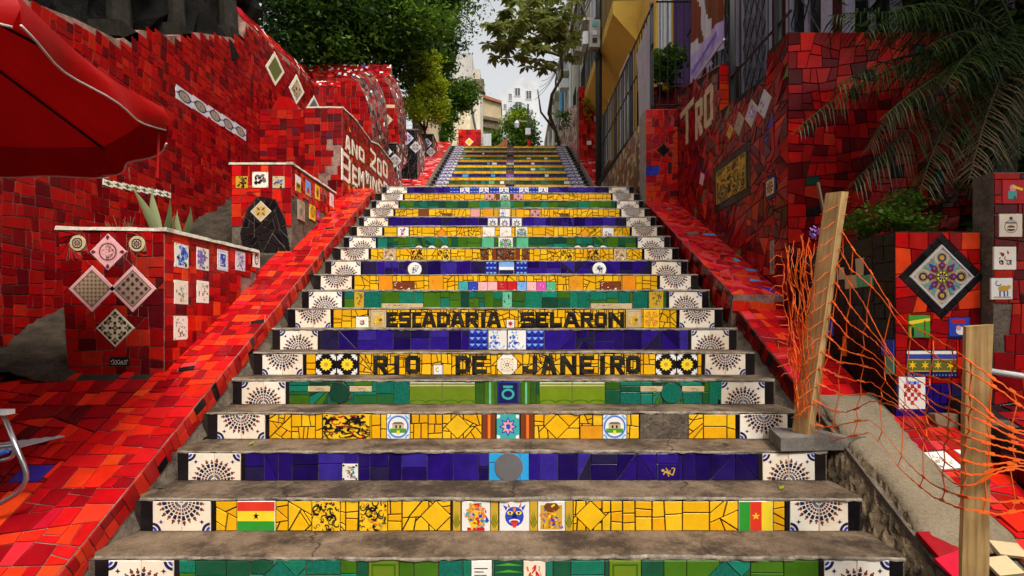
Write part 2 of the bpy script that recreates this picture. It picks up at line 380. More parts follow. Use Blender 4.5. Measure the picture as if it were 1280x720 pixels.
def clipto(p, c):
    for i in range(len(c)):
        A, B = c[i], c[(i + 1) % len(c)]
        ex, ey = B[0] - A[0], B[1] - A[1]
        p = half(p, A, ey, -ex)
        if len(p) < 3: return []
    return p
def overlaps(p, c): 
    q = clipto(p, c); return len(q) >= 3 and abs(area(q)) > 1e-7
def rect(x0, y0, x1, y1): return [(x0, y0), (x1, y0), (x1, y1), (x0, y1)]
def qrot(cx, cy, w, h, a):
    c, s = math.cos(a), math.sin(a)
    return [(cx + x * c - y * s, cy + x * s + y * c) for x, y in ((-w / 2, -h / 2), (w / 2, -h / 2), (w / 2, h / 2), (-w / 2, h / 2))]
def disc(cx, cy, r, n=14, ry=None, a0=0): return [(cx + r * math.cos(a0 + 2 * math.pi * i / n), cy + (ry or r) * math.sin(a0 + 2 * math.pi * i / n)) for i in range(n)]
def shatter(poly, size, rng, mode='rect', jit=0.0, asp=0.5):
    out = []; stack = [poly]
    while stack:
        p = stack.pop()
        xs = [q[0] for q in p]; ys = [q[1] for q in p]; w = max(xs) - min(xs); h = max(ys) - min(ys)
        a = abs(area(p)); tgt = size * size * rng.uniform(0.45, 1.25)
        if mode == 'rect':
            lim = size * rng.uniform(1.15, 1.9)
            if a < tgt * 1.3 and max(w, h) < lim: out.append(p); continue
            vert = w > h * rng.uniform(0.75, 1.3)
            fr = rng.uniform(0.36, 0.64)
            ang = rng.gauss(0, jit)
            if vert: c_ = (min(xs) + w * fr, min(ys) + h / 2); nx, ny = math.cos(ang), math.sin(ang)
            else: c_ = (min(xs) + w / 2, min(ys) + h * fr); nx, ny = math.sin(ang), math.cos(ang)
        else:
            if a < tgt * 1.3 and max(w, h) < size * 2.1: out.append(p); continue
            c0 = cent(p); c_ = (c0[0] + rng.uniform(-0.2, 0.2) * w, c0[1] + rng.uniform(-0.2, 0.2) * h)
            base = 0.0 if w > h else math.pi / 2
            ang = base + rng.gauss(0, 0.55)
            nx, ny = math.cos(ang), math.sin(ang)
        A = half(p, c_, nx, ny); B = half(p, c_, -nx, -ny)
        if len(A) < 3 or len(B) < 3 or abs(area(A)) < 1e-6 or abs(area(B)) < 1e-6: out.append(p); continue
        stack += [A, B]
    return out

class Surf:
    def __init__(s, O, U, V):
        s.O = Vector(O); s.U = Vector(U).normalized(); s.V = Vector(V).normalized(); s.N = s.U.cross(s.V)
    def p(s, u, v, h=0.0): return s.O + s.U * u + s.V * v + s.N * h
    def px(s, x, y):
        d = Vector(((x - HX) / F, 1.0, (HY - y) / F)); o = Vector((0, 0, CZ))
        t = (s.O - o).dot(s.N) / d.dot(s.N); q = o + d * t - s.O
        return (q.dot(s.U), q.dot(s.V))
    def poly(s, pts):
        r = [s.px(*q) for q in pts]
        return r if area(r) > 0 else r[::-1]
def tile_geo(surf, poly, h=0.007, gap=0.0025, rng=random, cham=0.0015, tilt=0.010, base=0.0):
    a = inset(poly, gap)
    if len(a) < 3 or abs(area(a)) < 2e-5: return None
    b = inset(a, cham)
    if len(b) < 3: return None
    c = cent(a); tu, tv = rng.gauss(0, tilt), rng.gauss(0, tilt); hh = h + rng.uniform(-0.001, 0.0012)
    if len(a) != len(b): b = [(c[0] + (q[0] - c[0]) * 0.97, c[1] + (q[1] - c[1]) * 0.97) for q in a]
    hz = lambda q: max(base + 0.002, base + hh + tu * (q[0] - c[0]) + tv * (q[1] - c[1]))
    n = len(a)
    vs_ = [surf.p(q[0], q[1], base - 0.002) for q in a] + [surf.p(q[0], q[1], hz(q) - cham * 0.7) for q in a] + [surf.p(q[0], q[1], hz(q)) for q in b]
    fs = []
    for r in (0, n):
        fs += [(r + i, r + (i + 1) % n, r + n + (i + 1) % n, r + n + i) for i in range(n)]
    fs.append(tuple(range(2 * n, 3 * n)))
    return vs_, fs
def pxsize(surf, poly):
    q = [proj(surf.p(*c)) for c in poly]
    xs = [a[0] for a in q]; ys = [a[1] for a in q]
    if max(xs) < 0 or min(xs) > 1280 or max(ys) < 0 or min(ys) > 720: return 0.0
    return math.sqrt(abs(area(q)))
def put(o, parent):
    if parent is not None: adopt(o, parent)
    return o
def lay(surf, pieces, parent, mat, rng, name='tile', limit=300, minpx=7.5, h=0.007, gap=0.0025, tilt=0.010, stuff_name='small_tiles', base=0.0):
    """each piece that can be picked apart becomes a part, the rest one joined part"""
    mats = mat if isinstance(mat, list) else [(mat, 1)]
    names = [m for m, w in mats]; ws = [w for m, w in mats]
    sized = sorted(((pxsize(surf, p), i) for i, p in enumerate(pieces)), reverse=True)
    V, Fc, FM = [], [], []; made = 0
    for s_, i in sized:
        g = tile_geo(surf, pieces[i], h, gap, rng, tilt=tilt, base=base)
        if not g: continue
        mi = rng.choices(range(len(names)), ws)[0]
        if made < limit and s_ >= minpx:
            put(mesh_obj(name, g[0], g[1], names[mi]), parent); made += 1
        else:
            k = len(V); V += g[0]
            for f in g[1]: Fc.append([j + k for j in f]); FM.append(mi)
    if V:
        o = mesh_obj(stuff_name, V, Fc, names, None, FM); o['kind'] = 'stuff'; put(o, parent)
def mosaic(surf, polys, parent, mat, size=0.12, mode='rect', inserts=(), seed=0, jit=0.0, keep=None, minarea=0.0004, **kw):
    rng = random.Random(seed)
    if polys and not isinstance(polys[0][0], (list, tuple)): polys = [polys]
    pieces = []
    for pl in polys:
        if area(pl) < 0: pl = pl[::-1]
        pieces += shatter(pl, size, rng, mode, jit)
    if keep: pieces = [p for p in pieces if keep(*cent(p))]
    for ins in inserts:
        if area(ins) < 0: ins = ins[::-1]
        nxt = []
        for p in pieces:
            if overlaps(p, ins): nxt += subtract(p, ins)
            else: nxt.append(p)
        pieces = nxt
    pieces = [p for p in pieces if abs(area(p)) > minarea]
    lay(surf, pieces, parent, mat, rng, **kw)

# ------------------------------------------------------------------ printed tiles: motif = list of (polygon in -1..1, ink)
def motif_mesh(name, w, h, base, motif, thick=0.008, clip=True):
    verts, faces, fm = [], [], []; mats = [base]
    def mi(m):
        if m not in mats: mats.append(m)
        return mats.index(m)
    x, y = w / 2 - 0.0015, h / 2 - 0.0015
    ring = lambda xx, yy, z: [(-xx, -yy, z), (xx, -yy, z), (xx, yy, z), (-xx, yy, z)]
    verts += ring(x, y, -0.002) + ring(x, y, thick - 0.0015) + ring(x - 0.0015, y - 0.0015, thick)
    for r in (0, 4): faces += [(r + i, r + (i + 1) % 4, r + 4 + (i + 1) % 4, r + 4 + i) for i in range(4)]
    faces.append((8, 9, 10, 11)); fm += [0] * 9
    box = rect(-x + 0.002, -y + 0.002, x - 0.002, y - 0.002); z = thick + 0.0003
    for poly, m in motif:
        q = [(a * w / 2, b * h / 2) for a, b in poly]
        if area(q) < 0: q = q[::-1]
        if clip: q = clipto(q, box)
        if len(q) < 3 or abs(area(q)) < 1e-8: continue
        z += 0.000018; k = len(verts)
        verts += [(a, b, z) for a, b in q]; faces.append(tuple(range(k, k + len(q)))); fm.append(mi(m))
    me = bpy.data.meshes.new(name); me.from_pydata(verts, [], faces)
    for m in mats: me.materials.append(MATS[m])
    me.polygons.foreach_set('material_index', fm); me.update()
    return me
def place(surf, u, v, me, parent, name, rot=0.0, base=0.0, mirror=False, label=None):
    o = bpy.data.objects.new(name, me); col.objects.link(o)
    c, s = math.cos(rot), math.sin(rot)
    X = surf.U * c + surf.V * s; Y = -surf.U * s + surf.V * c; N = surf.N; L = surf.p(u, v, base)
    M = Matrix(((X.x, Y.x, N.x, L.x), (X.y, Y.y, N.y, L.y), (X.z, Y.z, N.z, L.z), (0, 0, 0, 1)))
    o.matrix_world = M
    if parent is not None:
        o.parent = parent; o.matrix_parent_inverse = Matrix.Translation(-Vector(parent.location))
        o.matrix_basis = M
    if label: o['label'] = label
    return o
def ring_m(cx, cy, r0, r1, m, n=16, a0=0, a1=2 * math.pi):
    out = []
    for i in range(n):
        a, b = a0 + (a1 - a0) * i / n, a0 + (a1 - a0) * (i + 1) / n
        out.append(([(cx + r0 * math.cos(a), cy + r0 * math.sin(a)), (cx + r1 * math.cos(a), cy + r1 * math.sin(a)), (cx + r1 * math.cos(b), cy + r1 * math.sin(b)), (cx + r0 * math.cos(b), cy + r0 * math.sin(b))], m))
    return out
def petal(cx, cy, a, r0, r1, w, m):
    c, s = math.cos(a), math.sin(a); pts = [(r0, 0), ((r0 + r1) * 0.45, -w * 0.8), ((r0 + r1) * 0.6, -w), (r1, 0), ((r0 + r1) * 0.6, w), ((r0 + r1) * 0.45, w * 0.8)]
    return ([(cx + x * c - y * s, cy + x * s + y * c) for x, y in pts], m)
def frame_m(m, o=1.0, t=0.1): 
    i = o - t
    return [(rect(-o, -o, o, -i), m), (rect(-o, i, o, o), m), (rect(-o, -i, -i, i), m), (rect(i, -i, o, i), m)]
def star_m(cx, cy, r, m, n=5, q=0.42, a0=math.pi / 2):
    out = []
    for i in range(n):
        a = a0 + 2 * math.pi * i / n; d = math.pi / n
        out.append(([(cx, cy), (cx + r * q * math.cos(a - d), cy + r * q * math.sin(a - d)), (cx + r * math.cos(a), cy + r * math.sin(a)), (cx + r * q * math.cos(a + d), cy + r * q * math.sin(a + d))], m))
    return out
def blob(cx, cy, rx, ry, rng, m, n=8):
    a0 = rng.uniform(0, 6.28); th = rng.uniform(0, 3.14); c, s = math.cos(th), math.sin(th); p = []
    for i in range(n):
        a = a0 + 2 * math.pi * i / n; k = rng.uniform(0.75, 1.1); x, y = rx * k * math.cos(a), ry * k * math.sin(a); p.append((cx + x * c - y * s, cy + x * s + y * c))
    return (p, m)
def scene_m(seed, inks, n=40, ext=0.75, big=0.16, thin=0.35):
    """a loose painted picture: many small brush marks clustered about a few figures"""
    rng = random.Random(seed); out = []
    cs = [(rng.uniform(-0.45, 0.45), rng.uniform(-0.5, 0.3)) for _ in range(3)]
    for i in range(n):
        c = rng.choice(cs); x = max(-ext, min(ext, c[0] + rng.gauss(0, 0.30))); y = max(-ext, min(ext, c[1] + rng.gauss(0, 0.40)))
        r = big * rng.uniform(0.35, 1.0); out.append(blob(x, y, r, r * rng.uniform(thin * 0.6, thin * 2), rng, rng.choice(inks)))
    return out
def rosette_m(inks, k=8, r=0.85, frame=None):
    out = list(frame_m(frame, 1.0, 0.1)) if frame else []
    out += [petal(0, 0, 2 * math.pi * i / k, 0.3, r, 0.16, inks[0]) for i in range(k)]
    out += [petal(0, 0, 2 * math.pi * (i + 0.5) / k, 0.2, r * 0.72, 0.12, inks[1 % len(inks)]) for i in range(k)]
    out += ring_m(0, 0, 0.22, 0.3, inks[2 % len(inks)]); out.append((disc(0, 0, 0.16), inks[-1]))
    return out
def corners_m(m, r=0.4):
    return [x for sx in (-1, 1) for sy in (-1, 1) for x in ring_m(sx, sy, r * 0.7, r, m, 24)] + [(disc(sx, sy, r * 0.35), m) for sx in (-1, 1) for sy in (-1, 1)]
def damask_m(seed, inks, n=26):
    """all-over scrolls and leaves"""
    rng = random.Random(seed); out = []
    for i in range(n):
        x, y = rng.uniform(-.95, .95), rng.uniform(-.95, .95); r = rng.uniform(.12, .34); a = rng.uniform(0, 6.28)
        out += ring_m(x, y, r * .68, r, inks[0] if rng.random() < .7 else rng.choice(inks), 7, a, a + rng.uniform(2.2, 4.6))
        out.append(blob(rng.uniform(-.95, .95), rng.uniform(-.95, .95), r * .5, r * .28, rng, rng.choice(inks)))
    return out + frame_m(inks[0], 1.0, .05)
def ornate_m(inks, seed=0):
    """scroll-work tile"""
    out = []
    for q in range(4):
        a = math.pi / 4 + q * math.pi / 2
        cx, cy = 0.58 * math.cos(a), 0.58 * math.sin(a)
        out += ring_m(cx, cy, 0.22, 0.34, inks[0], 10); out.append((disc(cx, cy, 0.12, 8), inks[1]))
        out += [petal(0, 0, a + d, 0.35, 0.95, 0.1, inks[(1 + abs(int(d * 10))) % len(inks)]) for d in (-0.4, 0.4)]
        out.append(petal(0, 0, a + math.pi / 4, 0.2, 0.9, 0.16, inks[-1]))
    out += ring_m(0, 0, 0.15, 0.25, inks[0], 12); out.append((disc(0, 0, 0.1), inks[1]))
    return out
def grid_m(n, f):
    out = []
    for i in range(n):
        for j in range(n): out += f(-1 + (i + 0.5) * 2 / n, -1 + (j + 0.5) * 2 / n, 1 / n, i, j)
    return out
def portrait_m(m): return [(disc(0, 0.1, 0.55, 16, 0.75), m), (disc(0.05, 0.05, 0.36, 14, 0.5), 'paper'), (disc(-0.1, 0.2, 0.08, 6), m), (disc(0.2, 0.2, 0.08, 6), m), (qrot(0.05, -0.15, 0.25, 0.08, 0), m)]

def strokes(ch):
    L = {'E': [(.12, 0, .12, 1), (.1, .89, 1, .89), (.1, .5, .8, .5), (.1, .11, 1, .11)], 'S': [(0.95, .89, .1, .89), (.12, .95, .12, .5), (.05, .5, .95, .5), (.88, .5, .88, .05), (.05, .11, .95, .11)],
         'C': [(.12, 0.03, .12, .97), (.1, .89, .95, .89), (.1, .11, .95, .11)], 'A': [(.12, 0, .42, 1), (.88, 0, .58, 1), (.25, .3, .75, .3), (.38, .92, .62, .92)], 'D': [(.14, 0, .14, 1), (.14, .89, .75, .89), (.14, .11, .75, .11), (.86, .12, .86, .88)],
         'R': [(.14, 0, .14, 1), (.14, .89, .85, .89), (.85, .93, .85, .48), (.14, .48, .85, .48), (.5, .45, .88, 0)], 'I': [(.5, 0, .5, 1)], 'L': [(.14, 0, .14, 1), (.1, .11, 1, .11)], 'O': [(.13, .1, .13, .9), (.87, .1, .87, .9), (.15, .89, .85, .89), (.15, .11, .85, .11)],
         'N': [(.13, 0, .13, 1), (.87, 0, .87, 1), (.16, .92, .84, .08)], 'J': [(.8, .12, .8, 1), (.15, .11, .85, .11), (.14, .1, .14, .4)], 'B': [(.14, 0, .14, 1), (.1, .89, .8, .89), (.1, .5, .8, .5), (.1, .11, .8, .11), (.85, .5, .85, .88), (.85, .1, .85, .5)],
         'M': [(.1, 0, .1, 1), (.9, 0, .9, 1), (.14, .95, .5, .35), (.86, .95, .5, .35)], 'V': [(.1, 1, .48, 0), (.9, 1, .52, 0)], 'T': [(.5, 0, .5, .85), (0, .89, 1, .89)], '2': [(.08, .89, .9, .89), (.86, .95, .86, .6), (.86, .62, .14, .12), (.05, .11, .95, .11)], '0': [(.13, .1, .13, .9), (.87, .1, .87, .9), (.15, .89, .85, .89), (.15, .11, .85, .11)]}
    return L[ch]
def letter_polys(ch, u0, v0, w, h, t):
    out = []
    for x0, y0, x1, y1 in strokes(ch):
        ax, ay, bx, by = u0 + x0 * w, v0 + y0 * h, u0 + x1 * w, v0 + y1 * h
        L = math.hypot(bx - ax, by - ay); nx, ny = -(by - ay) / L * t / 2, (bx - ax) / L * t / 2
        p = [(ax - nx, ay - ny), (bx - nx, by - ny), (bx + nx, by + ny), (ax + nx, ay + ny)]
        p = clipto(p, rect(u0 - 0.002, v0, u0 + w + 0.002, v0 + h))
        if len(p) >= 3: out.append(p if area(p) > 0 else p[::-1])
    return out
def letter(surf, ch, u0, v0, w, h, t, mat, parent, rng, base=0.0, th=0.008):
    V, Fc = [], []; polys = letter_polys(ch, u0, v0, w, h, t)
    broken = [(k_, q) for k_, p in enumerate(polys) for q in shatter(p, max(t * 1.5, .03), rng, 'shard')]
    for k_, p in broken:
        g = tile_geo(surf, p, th + 0.0006 * k_, 0.0012, rng, tilt=0.012, base=base)
        if g:
            k = len(V); V += g[0]; Fc += [[j + k for j in f] for f in g[1]]
    if V: put(mesh_obj('letter', V, Fc, mat), parent)
    return polys
# ------------------------------------------------------------------ ground
g = MB()
g.box(-60, 60, -30, 80, -1.6, -0.36)
tag(g.build('ground', 'asphalt'), kind='structure')

# ------------------------------------------------------------------ the lower flight: every step is a thing
BK, FANW, NB = 0.062, 0.15, 0.024          # black end tile, one fan tile, narrow black strip
TH = R_ - 0.017                             # tile height
def fan_motif(up, side):
    """half of a sunburst, tile coordinates -1..1; the burst centre lies on the pair's joint"""
    out = []; s = 1 if up else -1
    def W(x, y): return ((x - side * FANW / 2) / (FANW / 2), (y) / (TH / 2))     # metres about the joint -> tile
    cy = -s * TH / 2
    def pol(a, r): return (r * math.cos(a), cy + s * r * math.sin(a))
    def sect(a, da, r0, r1, m): out.append(([W(*pol(a - da, r0)), W(*pol(a - da, r1)), W(*pol(a + da, r1)), W(*pol(a + da, r0))], m))
    K = 12
    for i in range(K):
        a = math.pi * (i + 0.5) / K; o = i % 2
        if (math.cos(a) < 0) != (side < 0): continue
        sect(a, 0.105, 0.020, 0.036, 'navy'); sect(a, 0.10, 0.041, 0.054, 'navy' if o else 'rust'); sect(a, 0.098, 0.059, 0.072, 'rust' if o else 'navy'); sect(a, 0.096, 0.077, 0.100 if o else 0.092, 'navy' if o else 'ink')
        x, y = pol(a, 0.111 if o else 0.103)
        out.append(([W(x + p[0], y + p[1]) for p in disc(0, 0, 0.0092, 7)], 'rust'))
        x, y = pol(a, 0.123 if o else 0.116)
        out.append(([W(x + p[0], y + p[1]) for p in disc(0, 0, 0.0045, 5)], 'ink'))
    for i in range(8): sect(math.pi * (i + 0.5) / 8, 0.2, 0.0, 0.012, 'navy')
    a = math.pi / 4 if side > 0 else math.pi * 3 / 4
    x, y = side * (FANW - 0.045), cy + s * (TH - 0.048)
    out += [([W(x + p[0] * 0.013, y + p[1] * 0.013) for p in q], m) for q, m in star_m(0, 0, 1, 'navy', 4, 0.4)]
    qx, qy = side * FANW, cy + s * TH
    for r0, r1, m in ((0.032, 0.046, 'navy'), (0.012, 0.025, 'cobalt')):
        out += [([W(qx + p[0], qy + p[1]) for p in q], mm) for q, mm in ring_m(0, 0, r0, r1, m, 20)]
    out.append(([W(qx + p[0], qy + p[1]) for p in disc(0, 0, 0.008)], 'navy'))
    return out
FAN = {(up, sd): motif_mesh('fan_tile', FANW, TH, 'cream', fan_motif(up, sd)) for up in (True, False) for sd in (-1, 1)}
BIG = 0.146
def PT(name, base, motif, w=BIG - 0.004, h=TH): return motif_mesh(name, w, h, base, motif)
FLAG_A = [(rect(-1, 0.34, 1, 1), 'flag_red'), (rect(-1, -0.33, 1, 0.34), 'flag_yellow'), (rect(-1, -1, 1, -0.33), 'flag_green')] + [([(x * 0.62, y) for x, y in q], m) for q, m in star_m(0, 0, 0.26, 'ink')]
FLAG_B = [(rect(-1, -1, -0.33, 1), 'flag_green'), (rect(-0.33, -1, 0.33, 1), 'flag_red'), (rect(0.33, -1, 1, 1), 'flag_yellow')] + star_m(0, 0, 0.26, 'sun')
MASK = [(disc(0, -0.02, 0.62, 16, 0.66), 'cobalt'), ([(-0.55, 0.35), (-0.75, 0.75), (-0.45, 0.6)], 'cobalt'), ([(0.55, 0.35), (0.45, 0.6), (0.75, 0.75)], 'cobalt'), ([(-0.4, 0.55), (-0.45, 0.95), (-0.28, 0.6)], 'crimson'), ([(0.4, 0.55), (0.28, 0.6), (0.45, 0.95)], 'crimson'),
        (disc(-0.28, 0.22, 0.2, 10, 0.13), 'flag_yellow'), (disc(0.28, 0.22, 0.2, 10, 0.13), 'flag_yellow'), (disc(-0.28, 0.22, 0.08, 8), 'ink'), (disc(0.28, 0.22, 0.08, 8), 'ink'), (disc(0, 0.45, 0.1, 8, 0.16), 'flame'),
        ([(-0.1, 0.2), (0.1, 0.2), (0.18, -0.12), (-0.18, -0.12)], 'navy'), (disc(0, -0.32, 0.36, 12, 0.14), 'paper'), (disc(0, -0.36, 0.28, 12, 0.1), 'crimson'), ([(-0.16, -0.4), (0.16, -0.4), (0.1, -0.75), (-0.1, -0.75)], 'flag_red')]
GECKO = [([(-0.5, 0.1), (-0.25, -0.12), (0.15, -0.2), (0.2, 0.0), (-0.2, 0.15)], 'gold'), (disc(-0.58, 0.2, 0.17, 8), 'gold'), (qrot(0.32, -0.28, 0.4, 0.12, -0.5), 'gold'), (qrot(0.52, -0.1, 0.4, 0.12, 1.2), 'gold'), (qrot(0.62, 0.28, 0.4, 0.12, 1.4), 'gold'), (qrot(0.45, 0.48, 0.3, 0.1, 0.3), 'gold'),
         (qrot(-0.45, -0.15, 0.12, 0.35, -0.5), 'gold'), (qrot(-0.15, 0.3, 0.12, 0.4, 0.5), 'gold'), (qrot(0.0, -0.35, 0.1, 0.35, 0.3), 'gold'), (qrot(0.15, 0.12, 0.1, 0.3, -0.6), 'gold')]
HOUSE = [(disc(0, 0, 0.95, 20), 'sky')] + [(disc(0, 0, 0.78, 20), 'paper'), (rect(-0.7, -0.5, 0.7, -0.15), 'grass'), (rect(-0.5, -0.15, 0.5, 0.2), 'sand'), ([(-0.55, 0.2), (0.55, 0.2), (0.3, 0.38), (-0.3, 0.38)], 'grey'), (rect(-0.25, -0.12, -0.1, 0.12), 'ink'), (rect(0.1, -0.12, 0.25, 0.12), 'ink'), (rect(-0.12, -0.62, 0.12, -0.3), 'flag_yellow')] + ring_m(0, 0, 0.8, 0.86, 'cobalt', 20) + corners_m('sky', 0.42)
STAR8 = star_m(0, 0, 0.8, 'cobalt', 8, 0.6) + star_m(0, 0, 0.62, 'rose', 8, 0.55) + [(disc(0, 0, 0.22, 8), 'cobalt')] + scene_m(4, ['paper', 'cobalt'], 10, 0.2, 0.1) + [(disc(sx * .85, sy * .85, .2, 6), 'paper') for sx in (-1, 1) for sy in (-1, 1)]
GODS = [(disc(0, .1, .62, 14, .8), 'gold'), (disc(0, .55, .3, 10, .3), 'flame'), (rect(-.35, -.85, .35, .35), 'sun'), (disc(0, .45, .16, 8), 'rose'), (qrot(-.55, .1, .5, .14, .7), 'flame'), (qrot(.55, .1, .5, .14, -.7), 'flame'), (rect(-.6, -.95, .6, -.75), 'crimson')] + scene_m(11, ['sun', 'flame', 'gold', 'teal', 'crimson', 'rose', 'cobalt'], 70, 0.8, 0.2)
SHRINE = [(rect(-0.8, -0.95, 0.8, 0.75), 'gold'), (disc(0, 0.6, 0.55, 12, 0.35), 'brown')] + scene_m(12, ['sun', 'flame', 'violet', 'crimson', 'brown', 'cobalt'], 60, 0.75, 0.18) + frame_m('paper', 1.0, 0.12)
FLORAL = damask_m(21, ['ink', 'ink', 'brown', 'sun'], 30)
FLORAL2 = damask_m(22, ['ink', 'ink', 'rust', 'crimson', 'sun'], 44)
DAISY = [petal(0, 0, 2 * math.pi * i / 12, 0.1, 0.62, 0.14, 'flag_yellow') for i in range(12)] + [(disc(0, 0, 0.2), 'gold')] + [x for sx in (-1, 1) for sy in (-1, 1) for x in [petal(sx * 0.95, sy * 0.95, math.atan2(-sy, -sx) + d, 0.1, 0.62, 0.1, 'paper') for d in (-0.7, -0.25, 0.25, 0.7)]]
PYR = grid_m(3, lambda x, y, r, i, j: [([(x - r * .85, y - r * .85), (x + r * .85, y - r * .85), (x, y)], 'navy'), ([(x - r * .85, y + r * .85), (x, y), (x + r * .85, y + r * .85)], 'sky')])
DRAGON = scene_m(31, ['cobalt', 'cobalt', 'sky'], 45, 0.9, 0.22, 0.35)
BIRDFISH = scene_m(33, ['cobalt', 'ink', 'crimson', 'teal', 'gold'], 40, 0.6, 0.2, 0.6) + [(disc(sx * .8, sy * .8, .14, 6), 'ink') for sx in (-1, 1) for sy in (-1, 1)]
MOON = frame_m('cobalt', 1, 0.14) + ring_m(-0.05, 0.05, 0.28, 0.48, 'gold', 10, 0.9, 5.4)
OCTO = [(disc(sx * .7, sy * .7, .09, 6), 'ink') for sx in (-1, 1) for sy in (-1, 1)] + ring_m(0, 0, 0.78, 0.84, 'sand', 20) + [(disc(0.5 * math.cos(i * .785), 0.5 * math.sin(i * .785), 0.07, 6), 'ink') for i in range(8)] + ring_m(0, 0, 0.15, 0.25, 'brown', 10)
CARD_ROSE = [(disc(0, -0.15, 0.4, 10), 'grass'), (disc(-0.1, 0.05, 0.3, 10), 'rose'), (disc(0.2, 0.2, 0.18, 8), 'crimson')] + scene_m(6, ['grass', 'rose', 'crimson', 'ink'], 20, 0.6, 0.12)
FRAMED_FLOWER = frame_m('gold', 1, 0.08) + frame_m('mid', 0.82, 0.06) + scene_m(7, ['flame', 'gold', 'sun', 'brown'], 40, 0.5, 0.22, 0.6)
ARAB = ornate_m(['gold', 'flame', 'brown', 'sun'])
AQUA = [(disc(0, -0.1, 0.6, 14, 0.5), 'teal'), (disc(0, -0.1, 0.4, 14, 0.3), 'navy')] + frame_m('cobalt', 1, 0.1) + [(qrot(0, 0.55, 0.9, 0.2, 0), 'teal')]
SEA = [(rect(-1, -1, 1, -0.1), 'navy'), ([(-0.7, -0.1), (-0.2, 0.25), (0.1, 0.0), (0.5, 0.1), (0.8, -0.1)], 'paper'), (rect(-1, 0.3, 1, 1), 'sky')]
STAR_W = frame_m('cobalt', 1, 0.12) + [petal(0, 0, math.pi / 4 * i, 0.1, 0.75, 0.14, 'cobalt' if i % 2 else 'moss') for i in range(8)]
GREENW = ornate_m(['violet', 'grass', 'cobalt', 'grass'])
BROWNIE = damask_m(41, ['ink', 'sand', 'grey', 'rust'], 20)
MAPM = damask_m(42, ['rust', 'paper', 'paper', 'grey', 'crimson'], 20)
PINKW = ornate_m(['rose', 'mid', 'violet', 'plum'])
LITB = ornate_m(['cobalt', 'paper', 'sky', 'cobalt'])
RIB = [(rect(-1, -1, -0.6, 1), 'brown'), (rect(-0.15, -1, 0.25, 1), 'flame'), (rect(0.6, -1, 1, 1), 'brown')]
CHEVG = [([(-1, y), (1, y), (0, y + 0.16)], 'grass') for y in (-0.9, -0.5, -0.1, 0.3, 0.7)]
SCALLOP = [x for k in (-0.75, -0.25, 0.25, 0.75) for x in ring_m(k, -0.85, 0.20, 0.27, 'leafgreen', 8, 0.0, math.pi)] + [(rect(-1, 0.60, 1, 0.72), 'sand'), (rect(-1, 0.86, 1, 0.93), 'paper')] + [(rect(-0.015, -1, 0.015, 1), 'moss')]
LEAFY = [petal(0, -0.9, math.pi * (0.2 + 0.12 * i), 0.1, 1.3, 0.09, 'leafgreen') for i in range(6)]

def px_u(i, x):  return (x - HX) / F * (D0 + i * T_)      # photo column on riser i -> metres from the camera axis
